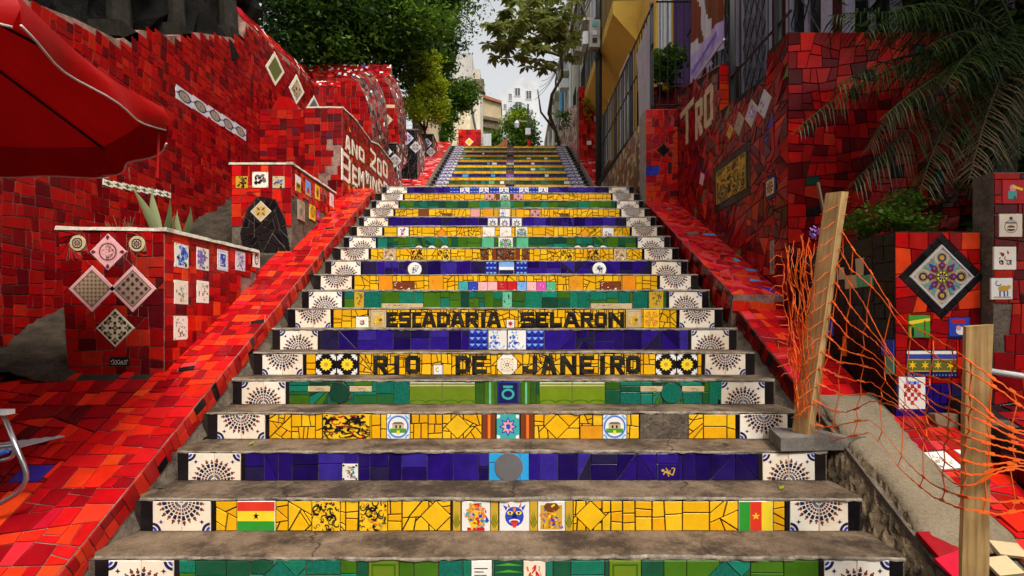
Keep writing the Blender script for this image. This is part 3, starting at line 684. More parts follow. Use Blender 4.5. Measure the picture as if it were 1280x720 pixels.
# item: (px centre, px width, kind, base, motif, name); kind 'pic' full height, 'low' lower half, 'disc', 'strip'
STEPS = {
 0: ('green', 'front step of green tiles with diamond shaped emerald inlays', [(350, 40, 'dia', 'emerald', None), (905, 40, 'dia', 'emerald', None), (602, 26, 'pic', 'white', [(rect(-0.7, 0.5, 0.6, 0.56), 'ink'), (rect(-0.7, 0.3, 0.2, 0.36), 'ink'), (rect(-.7, .1, .5, .16), 'ink')]), (636, 36, 'pic', 'green_dark', CHEVG), (668, 28, 'pic', 'cream', scene_m(2, ['crimson', 'ink', 'flame'], 30, 0.6, 0.25)), (781, 40, 'pic', 'olive', frame_m('leafgreen', 0.8, 0.12)), (480, 38, 'pic', 'olive', frame_m('leafgreen', 0.8, 0.12))]),
 1: ('yellow', 'step of yellow tiles with two striped flag tiles and a blue horned mask tile', [(321, 48, 'pic', 'white', FLAG_A), (408, 35, 'pic', 'sun', FLORAL), (467, 35, 'pic', 'sun', damask_m(23, ['ink', 'ink', 'flame', 'gold', 'sun'], 34)), (571, 10, 'pic', 'gold', LEAFY), (595, 36, 'pic', 'white', GODS), (618, 10, 'pic', 'gold', LEAFY), (643, 38, 'pic', 'white', MASK), (667, 10, 'pic', 'gold', LEAFY), (689, 34, 'pic', 'white', SHRINE), (711, 10, 'pic', 'gold', LEAFY), (944, 43, 'pic', 'white', FLAG_B), (545, 37, 'dia', 'yellow', None), (738, 40, 'dia', 'yellow', None)]),
 2: ('blue', 'step of dark blue tiles with a round grey disc in a turquoise square', [(636, 50, 'pic', 'cyan', [(rect(-1, 0.32, -0.4, 0.36), 'ink'), (rect(0.55, -1, 0.58, 1), 'cobalt')]), (438, 20, 'low', 'white', BIRDFISH), (835, 24, 'low', 'blue', GECKO), (636, 0, 'discgrey', 'grey', None)]),
 3: ('yellow', 'step of yellow tiles with an eight pointed star tile between brown mouldings', [(434, 61, 'pic', 'sun', FLORAL2), (498, 29, 'pic', 'white', HOUSE), (611, 17, 'pic', 'rust', RIB), (635, 29, 'pic', 'teal', STAR8), (659, 17, 'pic', 'rust', RIB), (739, 28, 'loworange', 'orange', []), (768, 30, 'pic', 'white', HOUSE), (830, 60, 'broken', 'mortar', None), (572, 32, 'dia', 'yellow', None), (696, 32, 'dia', 'yellow', None)]),
 4: ('green', 'step of green tiles with two dark discs and olive scalloped mouldings', [(399, 28, 'strip', 'sand', scene_m(3, ['ink', 'grey'], 50, 0.95, 0.1)), (451, 28, 'strip', 'sand', scene_m(3, ['ink', 'grey'], 50, 0.95, 0.1)), (425, 0, 'discgreen', 'green_dark', None), (502, 19, 'pic', 'emerald', []), (553, 82, 'pic', 'olive', SCALLOP), (612, 13, 'pic', 'leafgreen', [(rect(-.1, -1, .3, 1), 'mint')]), (635, 27, 'pic', 'navy', AQUA), (657, 12, 'pic', 'leafgreen', [(rect(-.1, -1, .3, 1), 'mint')]), (715, 82, 'pic', 'olive', SCALLOP), (814, 28, 'strip', 'sand', scene_m(3, ['ink', 'grey'], 50, 0.95, 0.1)), (866, 28, 'strip', 'sand', scene_m(3, ['ink', 'grey'], 50, 0.95, 0.1)), (839, 0, 'discem', 'emerald', None), (898, 24, 'pic', 'emerald', [])]),
 5: ('yellow', 'step of yellow tiles whose black letters spell RIO DE JANEIRO', [(408, 26, 'pic', 'black', DAISY), (434.5, 26, 'pic', 'black', DAISY), (547.5, 12, 'low', 'white', MOON), (634, 25, 'oct', 'cream', OCTO), (832, 26, 'pic', 'black', DAISY), (858.5, 26, 'pic', 'black', DAISY)]),
 6: ('blue', 'step of deep blue tiles with white and blue dragon tiles at its middle', [(598, 23, 'pic', 'blue_mid', PYR), (622, 23, 'pic', 'white', DRAGON), (646, 23, 'pic', 'white', DRAGON), (669, 23, 'pic', 'blue_mid', PYR)]),
 7: ('yellow', 'step of yellow tiles whose black letters spell ESCADARIA SELARON', [(453, 16, 'low', 'cream', CARD_ROSE), (473, 20, 'pic', 'sand', FRAMED_FLOWER), (638, 10, 'low', 'white', star_m(0, 0, 0.9, 'crimson', 8, 0.4)), (792, 20, 'pic', 'sand', FRAMED_FLOWER), (814, 20, 'pic', 'sun', ARAB)]),
 8: ('green', 'step of mixed green tiles with a thin gold strip on both sides', [(449, 12, 'pic', 'gold', scene_m(5, ['moss', 'brown'], 30, 0.9, .2)), (465, 19, 'pic', 'emerald', []), (634, 12, 'pic', 'mint', scene_m(55, ['teal', 'green_dark'], 20, .9, .2)), (503, 52, 'foot', 'sand', scene_m(9, ['brown', 'gold', 'moss'], 60, .95, .1)), (764, 52, 'foot', 'sand', scene_m(9, ['brown', 'gold', 'moss'], 60, .95, .1)), (820, 18, 'pic', 'gold', scene_m(5, ['moss', 'brown'], 30, 0.9, .2)), (800, 18, 'pic', 'emerald', [])]),
 9: ('yellow', 'step of yellow tiles with a row of small candy coloured tiles', [(482, 17, 'pic', 'orange', []), (505, 26, 'low', 'brown', MAPM), (545, 18, 'pic', 'orange', scene_m(8, ['gold', 'flame'], 20, .9, .2)), (720, 18, 'pic', 'orange', scene_m(8, ['gold', 'flame'], 20, .9, .2)), (763, 26, 'low', 'brown', MAPM), (786, 17, 'pic', 'orange', [])] +
    [(573 + 12.2 * (k + 0.5), 12, 'low', c, scene_m(60 + k, ['ink', 'paper'], 6, .6, .15)) for k, c in enumerate(['teal', 'cobalt', 'pink', 'pink', 'crimson', 'crimson', 'sky', 'pink', 'magenta', 'mint'])]),
 10: ('blue', 'step of blue tiles with two round painted plates and a seascape tile', [(518.5, 0, 'plate', 'paper', None), (749, 0, 'plate', 'paper', None), (614, 14, 'pic', 'blue_mid', PYR), (633, 19, 'pic', 'white', SEA), (652, 14, 'pic', 'blue_mid', PYR)]),
 11: ('yellow', 'step of yellow tiles with orange ornamental tiles and a brown centre tile', [(487, 16, 'pic', 'sand', MAPM), (522, 16, 'pic', 'sun', FLORAL2), (555, 16, 'pic', 'sun', FLORAL), (606, 9, 'pic', 'brown', BROWNIE), (632, 22, 'pic', 'brown', BROWNIE), (618, 5, 'pic', 'rust', []), (647, 5, 'pic', 'rust', []), (657, 9, 'pic', 'brown', BROWNIE), (709, 16, 'pic', 'sun', FLORAL), (742, 16, 'pic', 'sun', FLORAL2), (775, 16, 'pic', 'sand', MAPM)]),
 12: ('green', 'step of green tiles with two rows of three white half plates', [(524 + 16 * k, 0, 'halfplate', 'cream', None) for k in range(3)] + [(722 + 16 * k, 0, 'halfplate', 'cream', None) for k in range(3)] + [(610, 15, 'pic', 'mint', []), (632, 18, 'pic', 'white', GREENW), (653, 15, 'pic', 'mint', [])]),
 13: ('yellow', 'step of yellow tiles with three white patterned tiles at its middle', [(504, 14, 'pic', 'white', scene_m(71, ['crimson', 'grass', 'violet'], 20, .8, .25)), (760, 14, 'pic', 'white', scene_m(72, ['crimson', 'cobalt', 'flame'], 20, .7, .3)), (611, 15, 'pic', 'white', scene_m(73, ['mid', 'rose'], 20, .8, .2)), (632, 15, 'pic', 'white', scene_m(74, ['rose', 'mid'], 16, .8, .2)), (652, 15, 'pic', 'white', GREENW), (552, 12, 'dia', 'orange', None), (731, 12, 'dia', 'orange', None)]),
 14: ('blue', 'step of blue tiles with three blue and white star tiles', [(616, 13, 'pic', 'white', STAR_W), (631, 13, 'pic', 'white', STAR_W), (646, 13, 'pic', 'white', STAR_W)]),
 15: ('yellow', 'step of yellow tiles with small brown framed tiles set along it', [(530, 12, 'pic', 'brown', []), (530.5, 0, 'none', '', None), (559, 12, 'low', 'brown', BROWNIE), (594, 12, 'pic', 'rose', []), (610, 13, 'pic', 'orange', []), (631, 13, 'pic', 'white', DRAGON), (620, 5, 'pic', 'gold', []), (642, 5, 'pic', 'gold', []), (650, 10, 'pic', 'yellow', []), (669, 12, 'pic', 'rose', PINKW), (706, 12, 'low', 'brown', BROWNIE)]),
 16: ('green', 'step of plain green tiles high on the flight', [(632, 12, 'pic', 'mint', GREENW)]),
 17: ('yellow', 'step of yellow tiles with three pink lace tiles at its middle', [(612, 12, 'pic', 'rose', PINKW), (631, 12, 'pic', 'white', GREENW), (648, 12, 'pic', 'rose', PINKW), (622, 4, 'pic', 'brown', []), (640, 4, 'pic', 'brown', [])]),
 18: ('blue', 'topmost blue step of the flight with pale blue scroll tiles', [(568, 12, 'pic', 'blue_mid', PYR), (581, 12, 'pic', 'white', LITB), (593, 11, 'pic', 'blue_mid', PYR), (605, 12, 'pic', 'white', LITB), (618, 12, 'pic', 'blue_mid', PYR), (630, 12, 'pic', 'white', LITB), (643, 12, 'pic', 'blue_mid', PYR), (655, 12, 'pic', 'white', LITB), (667, 12, 'pic', 'blue_mid', PYR), (679, 12, 'pic', 'white', LITB)]),
}
LETTERS = {5: ([('R', 467, 485), ('I', 491, 501), ('O', 507, 525), ('D', 570, 587), ('E', 591, 608), ('J', 655, 672), ('A', 677, 695), ('N', 701, 720), ('E', 725, 742), ('I', 748, 758), ('R', 763, 779), ('O', 783, 800)], 0.010, 0.015),
           7: ([('E', 484, 497), ('S', 499, 513), ('C', 516, 527), ('A', 527.5, 545), ('D', 546.5, 562.5), ('A', 563.5, 580.5), ('R', 582, 598), ('I', 600, 608), ('A', 608.5, 626), ('S', 651, 668), ('E', 671, 685), ('L', 688, 702), ('A', 704.5, 723.5), ('R', 726, 741), ('O', 744, 758), ('N', 761, 780)], 0.010, 0.024)}
def tread_mesh(parent, i, y0, y1, z, seed, name='tread', x0=-1.945, x1=1.815, mat='concrete', nx=120):
    """worn concrete slab with an uneven front edge"""
    rng = random.Random(seed); V, Fc = [], []; th = 0.017
    ph = [rng.uniform(0, 6.28) for _ in range(6)]
    def edge(x): return 0.004 * math.sin(x * 3.1 + ph[0]) + 0.003 * math.sin(x * 7.7 + ph[1]) + rng.gauss(0, 0.0018) - (0.009 if rng.random() < 0.06 else 0)
    rows = [0.0, 0.006, 0.05, 0.14, 0.25, y1 - y0]
    for a in range(nx + 1):
        x = x0 + (x1 - x0) * a / nx; xf = max(-1.914, min(1.797, x)); e = edge(x); sag = 0.004 * math.sin(x * 1.9 + ph[2]) + 0.002 * math.sin(x * 9 + ph[3])
        colv = [(xf, y0 - e, z - th + 0.002 + rng.gauss(0, 0.003))] + [(xf, y0 - e + rows[0] , z - 0.008 + sag * .5)]
        for k, r in enumerate(rows[1:]): colv.append((xf if k == 0 else x, y0 + r - (e if k == 0 else 0), z + sag * (1 if k < 3 else 0.3) + rng.gauss(0, 0.0008)))
        colv.append((x, y1, z - th)); V += colv
    m = len(rows) + 2
    FM = []
    for a in range(nx):
        for k in range(m - 1): Fc.append((a * m + k, (a + 1) * m + k, (a + 1) * m + k + 1, a * m + k + 1)); FM.append(1 if k < 2 else 0)
        Fc.append((a * m + m - 1, (a + 1) * m + m - 1, (a + 1) * m, a * m)); FM.append(0)
    Fc.append(tuple(range(m - 1, -1, -1))); Fc.append(tuple(range(nx * m, nx * m + m))); FM += [0, 0]
    o = mesh_obj(name, V, Fc, [mat, 'nosing'], None, FM, smooth=False); put(o, parent); return o
def build_step(i):
    d, z = D0 + i * T_, i * R_
    colr, label, items = STEPS[i]; rng = random.Random(100 + i)
    root = empty('stair_step', (-0.06, d, z - R_), label, 'step', 'tiled steps of the lower flight')
    y1 = d + T_ + 0.03 if i < 18 else 10.15
    b = MB(); b.box(-1.945, 1.80, d + 0.0, y1 + 0.02, z - R_ - 0.06, z - 0.0172)
    put(b.build('riser', 'grout_dark' if colr == 'yellow' else 'mortar'), root)
    tread_mesh(root, i, d - 0.0085, y1, z, 40 + i)
    S = Surf((0, d, z - R_), (1, 0, 0), (0, 0, 1))
    # end tiles: black, a pair of fan tiles, a narrow black strip
    up = (i % 2 == 0)
    for sd in (-1, 1):
        xe = XL if sd < 0 else XR
        e = lambda t: xe - sd * t
        g_ = tile_geo(S, rect(min(e(0), e(BK)), 0, max(e(0), e(BK)), TH), 0.007, 0.0015, rng); put(mesh_obj('tile', g_[0], g_[1], 'black'), root)
        a, bq = e(BK + 2 * FANW), e(BK + 2 * FANW + NB)
        g_ = tile_geo(S, rect(min(a, bq), 0, max(a, bq), TH), 0.007, 0.0015, rng); put(mesh_obj('tile', g_[0], g_[1], 'black'), root)
        c = e(BK + FANW)
        for half_ in (-1, 1):
            place(S, c + half_ * FANW / 2, TH / 2, FAN[(up, half_)], root, 'fan_tile', rng.gauss(0, .010), rng.uniform(-.001, .001))
    ml, mr = XL + BK + 2 * FANW + NB, XR - BK - 2 * FANW - NB
    holes = []; s = F / d
    for it in items:
        x, wpx, kind, base, mot = it; u = px_u(i, x); w = wpx / s
        if kind in ('pic',):
            put_me = motif_mesh('picture_tile', w, TH, base, mot); place(S, u, TH / 2, put_me, root, 'picture_tile'); holes.append(rect(u - w / 2, 0, u + w / 2, TH))
        elif kind in ('low', 'loworange', 'foot', 'strip', 'oct'):
            h = {'low': min(w * 1.05, TH * 0.62), 'loworange': TH * 0.52, 'foot': TH * 0.32, 'strip': TH * 0.26, 'oct': TH}[kind]
            v = TH * 0.68 if kind == 'strip' else h / 2
            if kind == 'oct':
                hole = [(u + p[0], TH / 2 + p[1]) for p in disc(0, 0, TH * 0.52, 8, a0=math.pi / 8)]
                g_ = tile_geo(S, hole, 0.007, 0.001, rng); put(mesh_obj('tile', g_[0], g_[1], base), root)
                me = motif_mesh('picture_tile', TH * 0.72, TH * 0.72, base, mot, 0.0095); place(S, u, TH / 2, me, root, 'picture_tile'); holes.append(hole)
            else:
                me = motif_mesh('picture_tile', w, h, base, mot); place(S, u, v, me, root, 'picture_tile'); holes.append(rect(u - w / 2, v - h / 2, u + w / 2, v + h / 2))
        elif kind == 'dia':
            r = min(TH * 0.5, w * 0.55); hole = [(u, TH / 2 - r), (u + r, TH / 2), (u, TH / 2 + r), (u - r, TH / 2)]
            g_ = tile_geo(S, hole, 0.007, 0.002, rng); put(mesh_obj('tile', g_[0], g_[1], base), root); holes.append(hole)
        elif kind.startswith('disc') or kind == 'plate':
            r = TH * (0.53 if kind == 'discgrey' else 0.46); v = TH / 2
            hole = disc(u, v, r, 20); g_ = tile_geo(S, hole, 0.012 if kind == 'discgrey' else 0.009, 0.001, rng, tilt=0)
            o = mesh_obj('round_tile', g_[0], g_[1], base); put(o, root)
            if kind != 'discgrey': holes.append(hole)
            if kind == 'plate':
                me = motif_mesh('picture_tile', r * 1.25, r * 1.25, base, scene_m(int(x), ['brown', 'ink', 'sky', 'mid'], 40, .9, .25, .6), 0.011); place(S, u, v, me, root, 'picture_tile')
        elif kind == 'halfplate':
            r = TH * 0.34; hole = [(u + r * math.cos(a), 0.004 + r * 1.15 * math.sin(a)) for a in [math.pi * k / 8 for k in range(9)]]
            g_ = tile_geo(S, hole, 0.008, 0.001, rng); put(mesh_obj('round_tile', g_[0], g_[1], base), root); holes.append(hole)
            hole2 = [(u + r * .4 * math.cos(a), 0.03 + r * .45 * math.sin(a)) for a in [2 * math.pi * k / 8 for k in range(8)]]
            g_ = tile_geo(S, hole2, 0.0095, 0.001, rng); put(mesh_obj('picture_tile', g_[0], g_[1], 'rose'), root)
        elif kind == 'broken':
            hole = rect(u - w / 2, 0, u + w / 2, TH); V, Fc = [], []; n = 16; mm = 7
            for a in range(n + 1):
                for q in range(mm + 1):
                    V.append(S.p(u - w / 2 + w * a / n, TH * q / mm, 0.004 + rng.uniform(-0.002, 0.004)))
            for a in range(n):
                for q in range(mm): Fc.append((a * (mm + 1) + q, (a + 1) * (mm + 1) + q, (a + 1) * (mm + 1) + q + 1, a * (mm + 1) + q + 1))
            o = mesh_obj('bare_patch', V, Fc, 'mortar'); o['label'] = 'patch of bare dark mortar where tiles fell off'; put(o, root); holes.append(hole)
    polys = []
    if i in LETTERS:
        ls, v0, vgap = LETTERS[i]
        for ch, xa, xb in ls:
            ua, ub = px_u(i, xa), px_u(i, xb)
            ps = letter(S, ch, ua, v0, ub - ua, TH - v0 - vgap, 0.028 if ch not in 'IL' else 0.03, 'letter_black', root, rng)
            polys += ps
    # mosaic in blocks of about one tile each: whole, halved, quartered or shattered
    x = ml; pieces = []
    blocks = []
    while x < mr - 0.001:
        w = rng.choice([0.15, 0.15, 0.15, 0.08, 0.11]) * rng.uniform(0.92, 1.05)
        if mr - x - w < 0.05: w = mr - x
        blocks.append((x, x + w)); x += w
    for a, bb in blocks:
        base = rect(a, 0, bb, TH); k = rng.random()
        if colr == 'yellow':
            if k < 0.42: sub = shatter(base, 0.075, rng, 'rect', 0.06)
            elif k < 0.75: sub = shatter(base, 0.075, rng, 'shard')
            elif k < 0.88: m_ = rng.uniform(0.4, 0.7) * TH; sub = [rect(a, 0, bb, m_), rect(a, m_, bb, TH)]
            else: sub = shatter(base, 0.055, rng, 'shard')
        elif colr == 'blue':
            if k < 0.35: sub = [base]
            elif k < 0.55: m_ = rng.uniform(0.45, 0.65) * TH; sub = [rect(a, 0, bb, m_), rect(a, m_, bb, TH)]
            elif k < 0.85: sub = [[(a, 0), (bb, 0), (bb, TH)], [(a, 0), (bb, TH), (a, TH)]] if rng.random() < 0.5 else [[(a, 0), (bb, 0), (a, TH)], [(bb, 0), (bb, TH), (a, TH)]]
            else: sub = shatter(base, 0.09, rng, 'shard')
        else:
            if k < 0.4: sub = [base]
            elif k < 0.9: m_ = rng.uniform(0.4, 0.65) * TH; sub = [rect(a, 0, bb, m_), rect(a, m_, bb, TH)]
            else: sub = shatter(base, 0.07, rng, 'rect')
        pieces += sub
    for hole in holes + polys:
        if area(hole) < 0: hole = hole[::-1]
        nxt = []
        for p in pieces:
            if overlaps(p, hole): nxt += subtract(p, hole)
            else: nxt.append(p)
        pieces = nxt
    pieces = [p for p in pieces if abs(area(p)) > 0.00012]
    mats = {'yellow': [('yellow', 1)], 'blue': [('blue', 1)], 'green': [('green', 6), ('leafgreen', 2), ('emerald', 2)]}[colr]
    lay(S, pieces, root, mats, rng, minpx=6.0 if i < 14 else 5.0, gap=0.0036 if colr == 'yellow' else 0.0022, tilt=0.012)
for i in range(19): build_step(i)
# one more plain step below the frame
b = MB(); b.box(-1.945, 1.845, D0 - T_, D0 + 0.02, -0.36, -R_)
tag(b.build('stair_step', 'concrete'), 'plain concrete step at the foot of the stair, below the green one', 'step')

# ------------------------------------------------------------------ the upper flight
D2, T2, Z2, N2 = 10.1, 0.319, 18 * R_, 21
BT = motif_mesh('picture_tile', 0.32, TH, 'white', damask_m(5, ['cobalt', 'cobalt', 'violet'], 40))
ups = [('yellow', 'yellow'), ('green', 'green'), ('yellow', 'yellow'), ('blue', 'blue')]
ORD = ['first', 'second', 'third', 'fourth', 'fifth', 'sixth', 'seventh', 'eighth', 'ninth', 'tenth', 'eleventh']
seen = {}
for i in range(N2):
    d, z = D2 + i * T2, Z2 + (i + 1) * R_
    colr = ['yellow', 'blue', 'yellow', 'green'][i % 4]
    seen[colr] = seen.get(colr, -1) + 1
    root = empty('stair_step', (-0.06, d, z - R_), 'far upper flight step, the %s %s tiled one counting up from the landing' % (ORD[seen[colr]], colr), 'step', 'steps of the upper flight')
    y1 = d + T2 + 0.03 if i < N2 - 1 else 60
    b = MB(); b.box(XL - .005, XR + .005, d, y1 + 0.02, z - R_ - 0.3, z - 0.0112); put(b.build('riser', 'grout_dark'), root)
    b = MB(); b.box(XL - .01, XR + .01, d - 0.009, y1, z - 0.011, z); put(b.build('tread', 'concrete'), root)
    S = Surf((0, d, z - R_), (1, 0, 0), (0, 0, 1)); rng = random.Random(300 + i)
    for sd in (-1, 1):
        xe = XL if sd < 0 else XR
        u0, u1 = sorted((xe, xe - sd * 0.09)); g_ = tile_geo(S, rect(u0, 0, u1, TH), 0.007, 0.0015, rng); put(mesh_obj('tile', g_[0], g_[1], 'black'), root)
        place(S, xe - sd * 0.255, TH / 2, BT, root, 'picture_tile')
    pcs = shatter(rect(XL + 0.42, 0, XR - 0.42, TH), 0.13, rng, 'rect', 0.03)
    cc = {'yellow': [('yellow', 12), ('orange', 1)], 'blue': [('blue', 12), ('cyan', .6), ('white', .3)], 'green': [('green', 12), ('mint', .8), ('white', .2)]}[colr]
    hole = rect(-0.15, 0, 0.05, TH)
    pcs = [q for p in pcs for q in (subtract(p, hole) if overlaps(p, hole) else [p])]
    lay(S, pcs, root, cc, rng, limit=0, stuff_name='riser_tiles')
    me = motif_mesh('picture_tile', 0.20, TH, ['brown', 'navy', 'moss', 'sand', 'violet'][i % 5], scene_m(400 + i, ['ink', 'paper', 'cobalt', 'rose'], 16, .9, .25)); place(S, -0.05, TH / 2, me, root, 'picture_tile')
# ------------------------------------------------------------------ left ramp, tiled apron and kerb
SD = Vector((0, SA, SB))
def ramp_core(name, x0, x1, d0, d1, h, depth, mat):
    b = MB(); b.prism([(x0, d0, nose(d0) + h), (x0, d1, nose(d1) + h), (x0, d1, nose(d1) + h - depth), (x0, d0, nose(d0) + h - depth)], (x1 - x0, 0, 0))
    return b.build(name, mat)
def ramp_surf(x0, d0, h): return Surf((x0, d0, nose(d0) + h), (1, 0, 0), SD)
def L_(d0, d1): return (d1 - d0) / SA
RH = 0.08
ramp = ramp_core('tiled_ramp', -2.40, -1.95, 1.75, 7.30, RH, 0.55, 'grout_red')
tag(ramp, 'bright red tiled ramp beside the planters, edging the stair', 'ramp')
S = ramp_surf(-2.40, 1.75, RH)
bl = [qrot(u, v, 0.10, 0.055, 0.3) for u, v in ((S.px(322, 403)), (S.px(233, 462)), (S.px(412, 286)))]
mosaic(S, rect(0, 0, 0.45, L_(1.75, 7.3)), ramp, [('red_bright', 10), ('red_pink', 1)], 0.112, 'rect', inserts=bl, seed=5, jit=0.10, gap=0.003, tilt=0.02)
lay(S, bl, ramp, 'black', random.Random(1))
SK = Surf((-1.95, 1.75, nose(1.75) + RH), (0, SA, SB), (0, -SB, SA))
mosaic(SK, rect(0, -0.115, L_(1.75, 7.3), -0.002), ramp, [('kerb_red', 12), ('black', 1)], 0.095, 'rect', seed=6, jit=0.08, tilt=0.02)
# mortar wedge below the kerb tiles
b = MB(); b.box(-1.96, -1.93, 1.75, 1.76, -0.3, -0.28)
# apron: wide tiled slope in front of the first planter
ap = empty('tiled_apron', (-2.9, 2.6, 0.1), 'wide sloping floor of red tiles in front of the first planter', 'floor')
b = MB(); b.prism([(-2.40, 1.75, nose(1.75) + RH - 0.002), (-2.40, 3.62, nose(3.62) + RH - 0.002), (-3.62, 3.62, nose(3.62) + RH - 0.002), (-3.62, 2.34, nose(2.34) + RH - 0.002), (-2.62, 2.34, nose(2.34) + RH - 0.002), (-2.46, 1.75, nose(1.75) + RH - 0.002)], (0, 0, -0.6))
put(b.build('mortar_bed', 'grout_dark'), ap)
S = ramp_surf(-3.62, 1.75, RH - 0.002)
def ap_keep(u, v):
    x, d = -3.62 + u, 1.75 + v * SA
    if d < 2.40 + 0.06 * math.sin(x * 9): return x > -2.50 + (2.40 - d) * 0.28
    return not (d > 3.50 and -3.0 < x < -2.3) and d < 3.46 + 0.04 * math.sin(x * 14)
blb = [qrot(*S.px(40, 593), 0.16, 0.12, 0.0)]
mosaic(S, rect(0, 0, 1.218, L_(1.75, 3.62)), ap, [('red_bright', 7), ('red', 4), ('red_wall', 2), ('maroon', 0.5)], 0.145, 'rect', inserts=blb, seed=9, jit=0.12, keep=ap_keep, gap=0.0045, tilt=0.026, h=0.011)
lay(S, blb, ap, 'blue', random.Random(2), h=0.010)

# earth between ramp and the left wall
V, Fc = [], []; rng = random.Random(77); nx, ny = 26, 150
for j in range(ny + 1):
    d = 3.40 + (9.6 - 3.40) * j / ny
    for i in range(nx + 1):
        x = -3.66 + (1.40) * i / nx; k = 1 - i / nx
        V.append((x, d, nose(d) + 0.0 + 0.17 * k + .03 * math.sin(d * 9 + x * 5) * math.sin(x * 11) + rng.uniform(-0.014, 0.014)))
for j in range(ny):
    for i in range(nx): Fc.append((j * (nx + 1) + i, j * (nx + 1) + i + 1, (j + 1) * (nx + 1) + i + 1, (j + 1) * (nx + 1) + i))
tag(mesh_obj('earth_bank', V, Fc, 'earth'), kind='structure')

# ------------------------------------------------------------------ the long left wall
WX = -3.6
TOP = [(2.0, 3.0), (3.4, 3.35), (4.28, 3.58), (4.75, 3.66), (5.05, 3.92), (5.48, 4.10), (5.95, 4.40), (6.69, 4.75), (7.0, 4.95), (7.03, 5.15), (9.45, 5.45)]
def interp(tbl, x):
    for (a, b_), (c, d) in zip(tbl, tbl[1:]):
        if a <= x <= c: return b_ + (d - b_) * (x - a) / (c - a)
    return tbl[0][1] if x < tbl[0][0] else tbl[-1][1]
wall = empty('mosaic_wall', (WX, 5, 1.5), 'long high wall of red tiles beside the planters, with a strip of blue circles', 'wall')
pts = [(WX, d, z) for d, z in TOP] + [(WX, 9.45, nose(9.45) - 0.3), (WX, 2.0, -0.36)]
b = MB(); b.prism(pts, (-0.45, 0, 0)); put(b.build('masonry', 'grout_red'), wall)
S = Surf((WX, 0, 0), (0, 1, 0), (0, 0, 1))
DIA = [(343, 86, 12, 22), (370, 112, 9.5, 19), (392, 134, 8, 15)]
ins = []
strip = S.poly([(219, 108), (307, 165), (307, 173), (219, 121)]); ins.append(strip)
gst = S.poly([(128, 224), (213, 240), (213, 248), (128, 232)]); ins.append(gst)
dd = []
for x, y, w, h in DIA:
    q = S.poly([(x - w, y - h * .15 - 0), (x, y - h), (x + w, y + h * 0.2), (x, y + h)]); dd.append(q); ins.append(q)
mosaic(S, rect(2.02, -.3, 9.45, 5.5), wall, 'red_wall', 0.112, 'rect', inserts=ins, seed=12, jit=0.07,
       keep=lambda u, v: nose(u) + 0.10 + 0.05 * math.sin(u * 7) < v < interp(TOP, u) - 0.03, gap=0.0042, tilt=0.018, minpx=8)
# strip with circles
cu, cv = cent(strip)
su0, su1 = min(p[0] for p in strip), max(p[0] for p in strip); sv = [S.px(219, 114.5)[1], S.px(307, 169)[1]]
for k in range(5):
    t = (k + 0.5) / 5; u = su0 + (su1 - su0) * t; v = sv[0] + (sv[1] - sv[0]) * t
    me = motif_mesh('picture_tile', (su1 - su0) / 5, 0.155, 'white', [(rect(-1, -1, 1, 1), 'silver'), (rect(-1, -.1, 1, .1), 'navy'), (disc(0, 0, .62, 16), 'mid')] + ring_m(0, 0, 0.6, 0.76, 'navy') + ring_m(0, 0, 0.4, 0.45, 'grey') + [(disc(0, 0, 0.09), 'ink')])
    place(S, u, v, me, wall, 'picture_tile')
for k in range(8):
    t = (k + 0.5) / 8; a = S.px(128, 228); c = S.px(213, 244); u = a[0] + (c[0] - a[0]) * t; v = a[1] + (c[1] - a[1]) * t
    me = motif_mesh('picture_tile', (c[0] - a[0]) / 8, 0.058, 'cream', star_m(0, 0, 0.8, 'moss', 4, 0.5) + [(disc(sx, 0, 0.25, 6), 'ink') for sx in (-1, 1)]); place(S, u, v, me, wall, 'picture_tile')
for k, q in enumerate(dd):
    g_ = tile_geo(S, q, 0.010, 0.002, random.Random(k)); put(mesh_obj('picture_tile', g_[0], g_[1], 'cream'), wall)
    c = cent(q); qi = [(c[0] + (p[0] - c[0]) * 0.72, c[1] + (p[1] - c[1]) * 0.72) for p in q]
    g_ = tile_geo(S, qi, 0.0125, 0.001, random.Random(k)); put(mesh_obj('tile_print', g_[0], g_[1], ['moss', 'sand', 'grey'][k]), wall)
    if k == 1:
        rg = random.Random(3)
        for p in shatter(qi, 0.06, rg, 'rect'):
            g_ = tile_geo(S, p, 0.015, 0.012, rg)
            if g_: put(mesh_obj('tile_print', g_[0], g_[1], 'ink'), wall)
# sloping coping over its higher end, then the cross wall that closes it
cop = Surf((WX - 0.005, 7.03, 5.13), (0, 2.42, 0.30), (-0.55, 0, 0.80))
b = MB(); b.prism([(WX - 0.01, 7.03, 5.12), (WX - 0.24, 7.03, 5.47), (WX - 0.40, 7.03, 5.12)], (0, 2.42, 0.30)); put(b.build('coping', 'grout_red'), wall)
mosaic(cop, rect(0, 0, 2.44, 0.40), wall, [('red_pink', 3), ('red_wall', 7), ('white', 0.5)], 0.12, 'rect', seed=14, jit=0.05, limit=60, tilt=0.05)

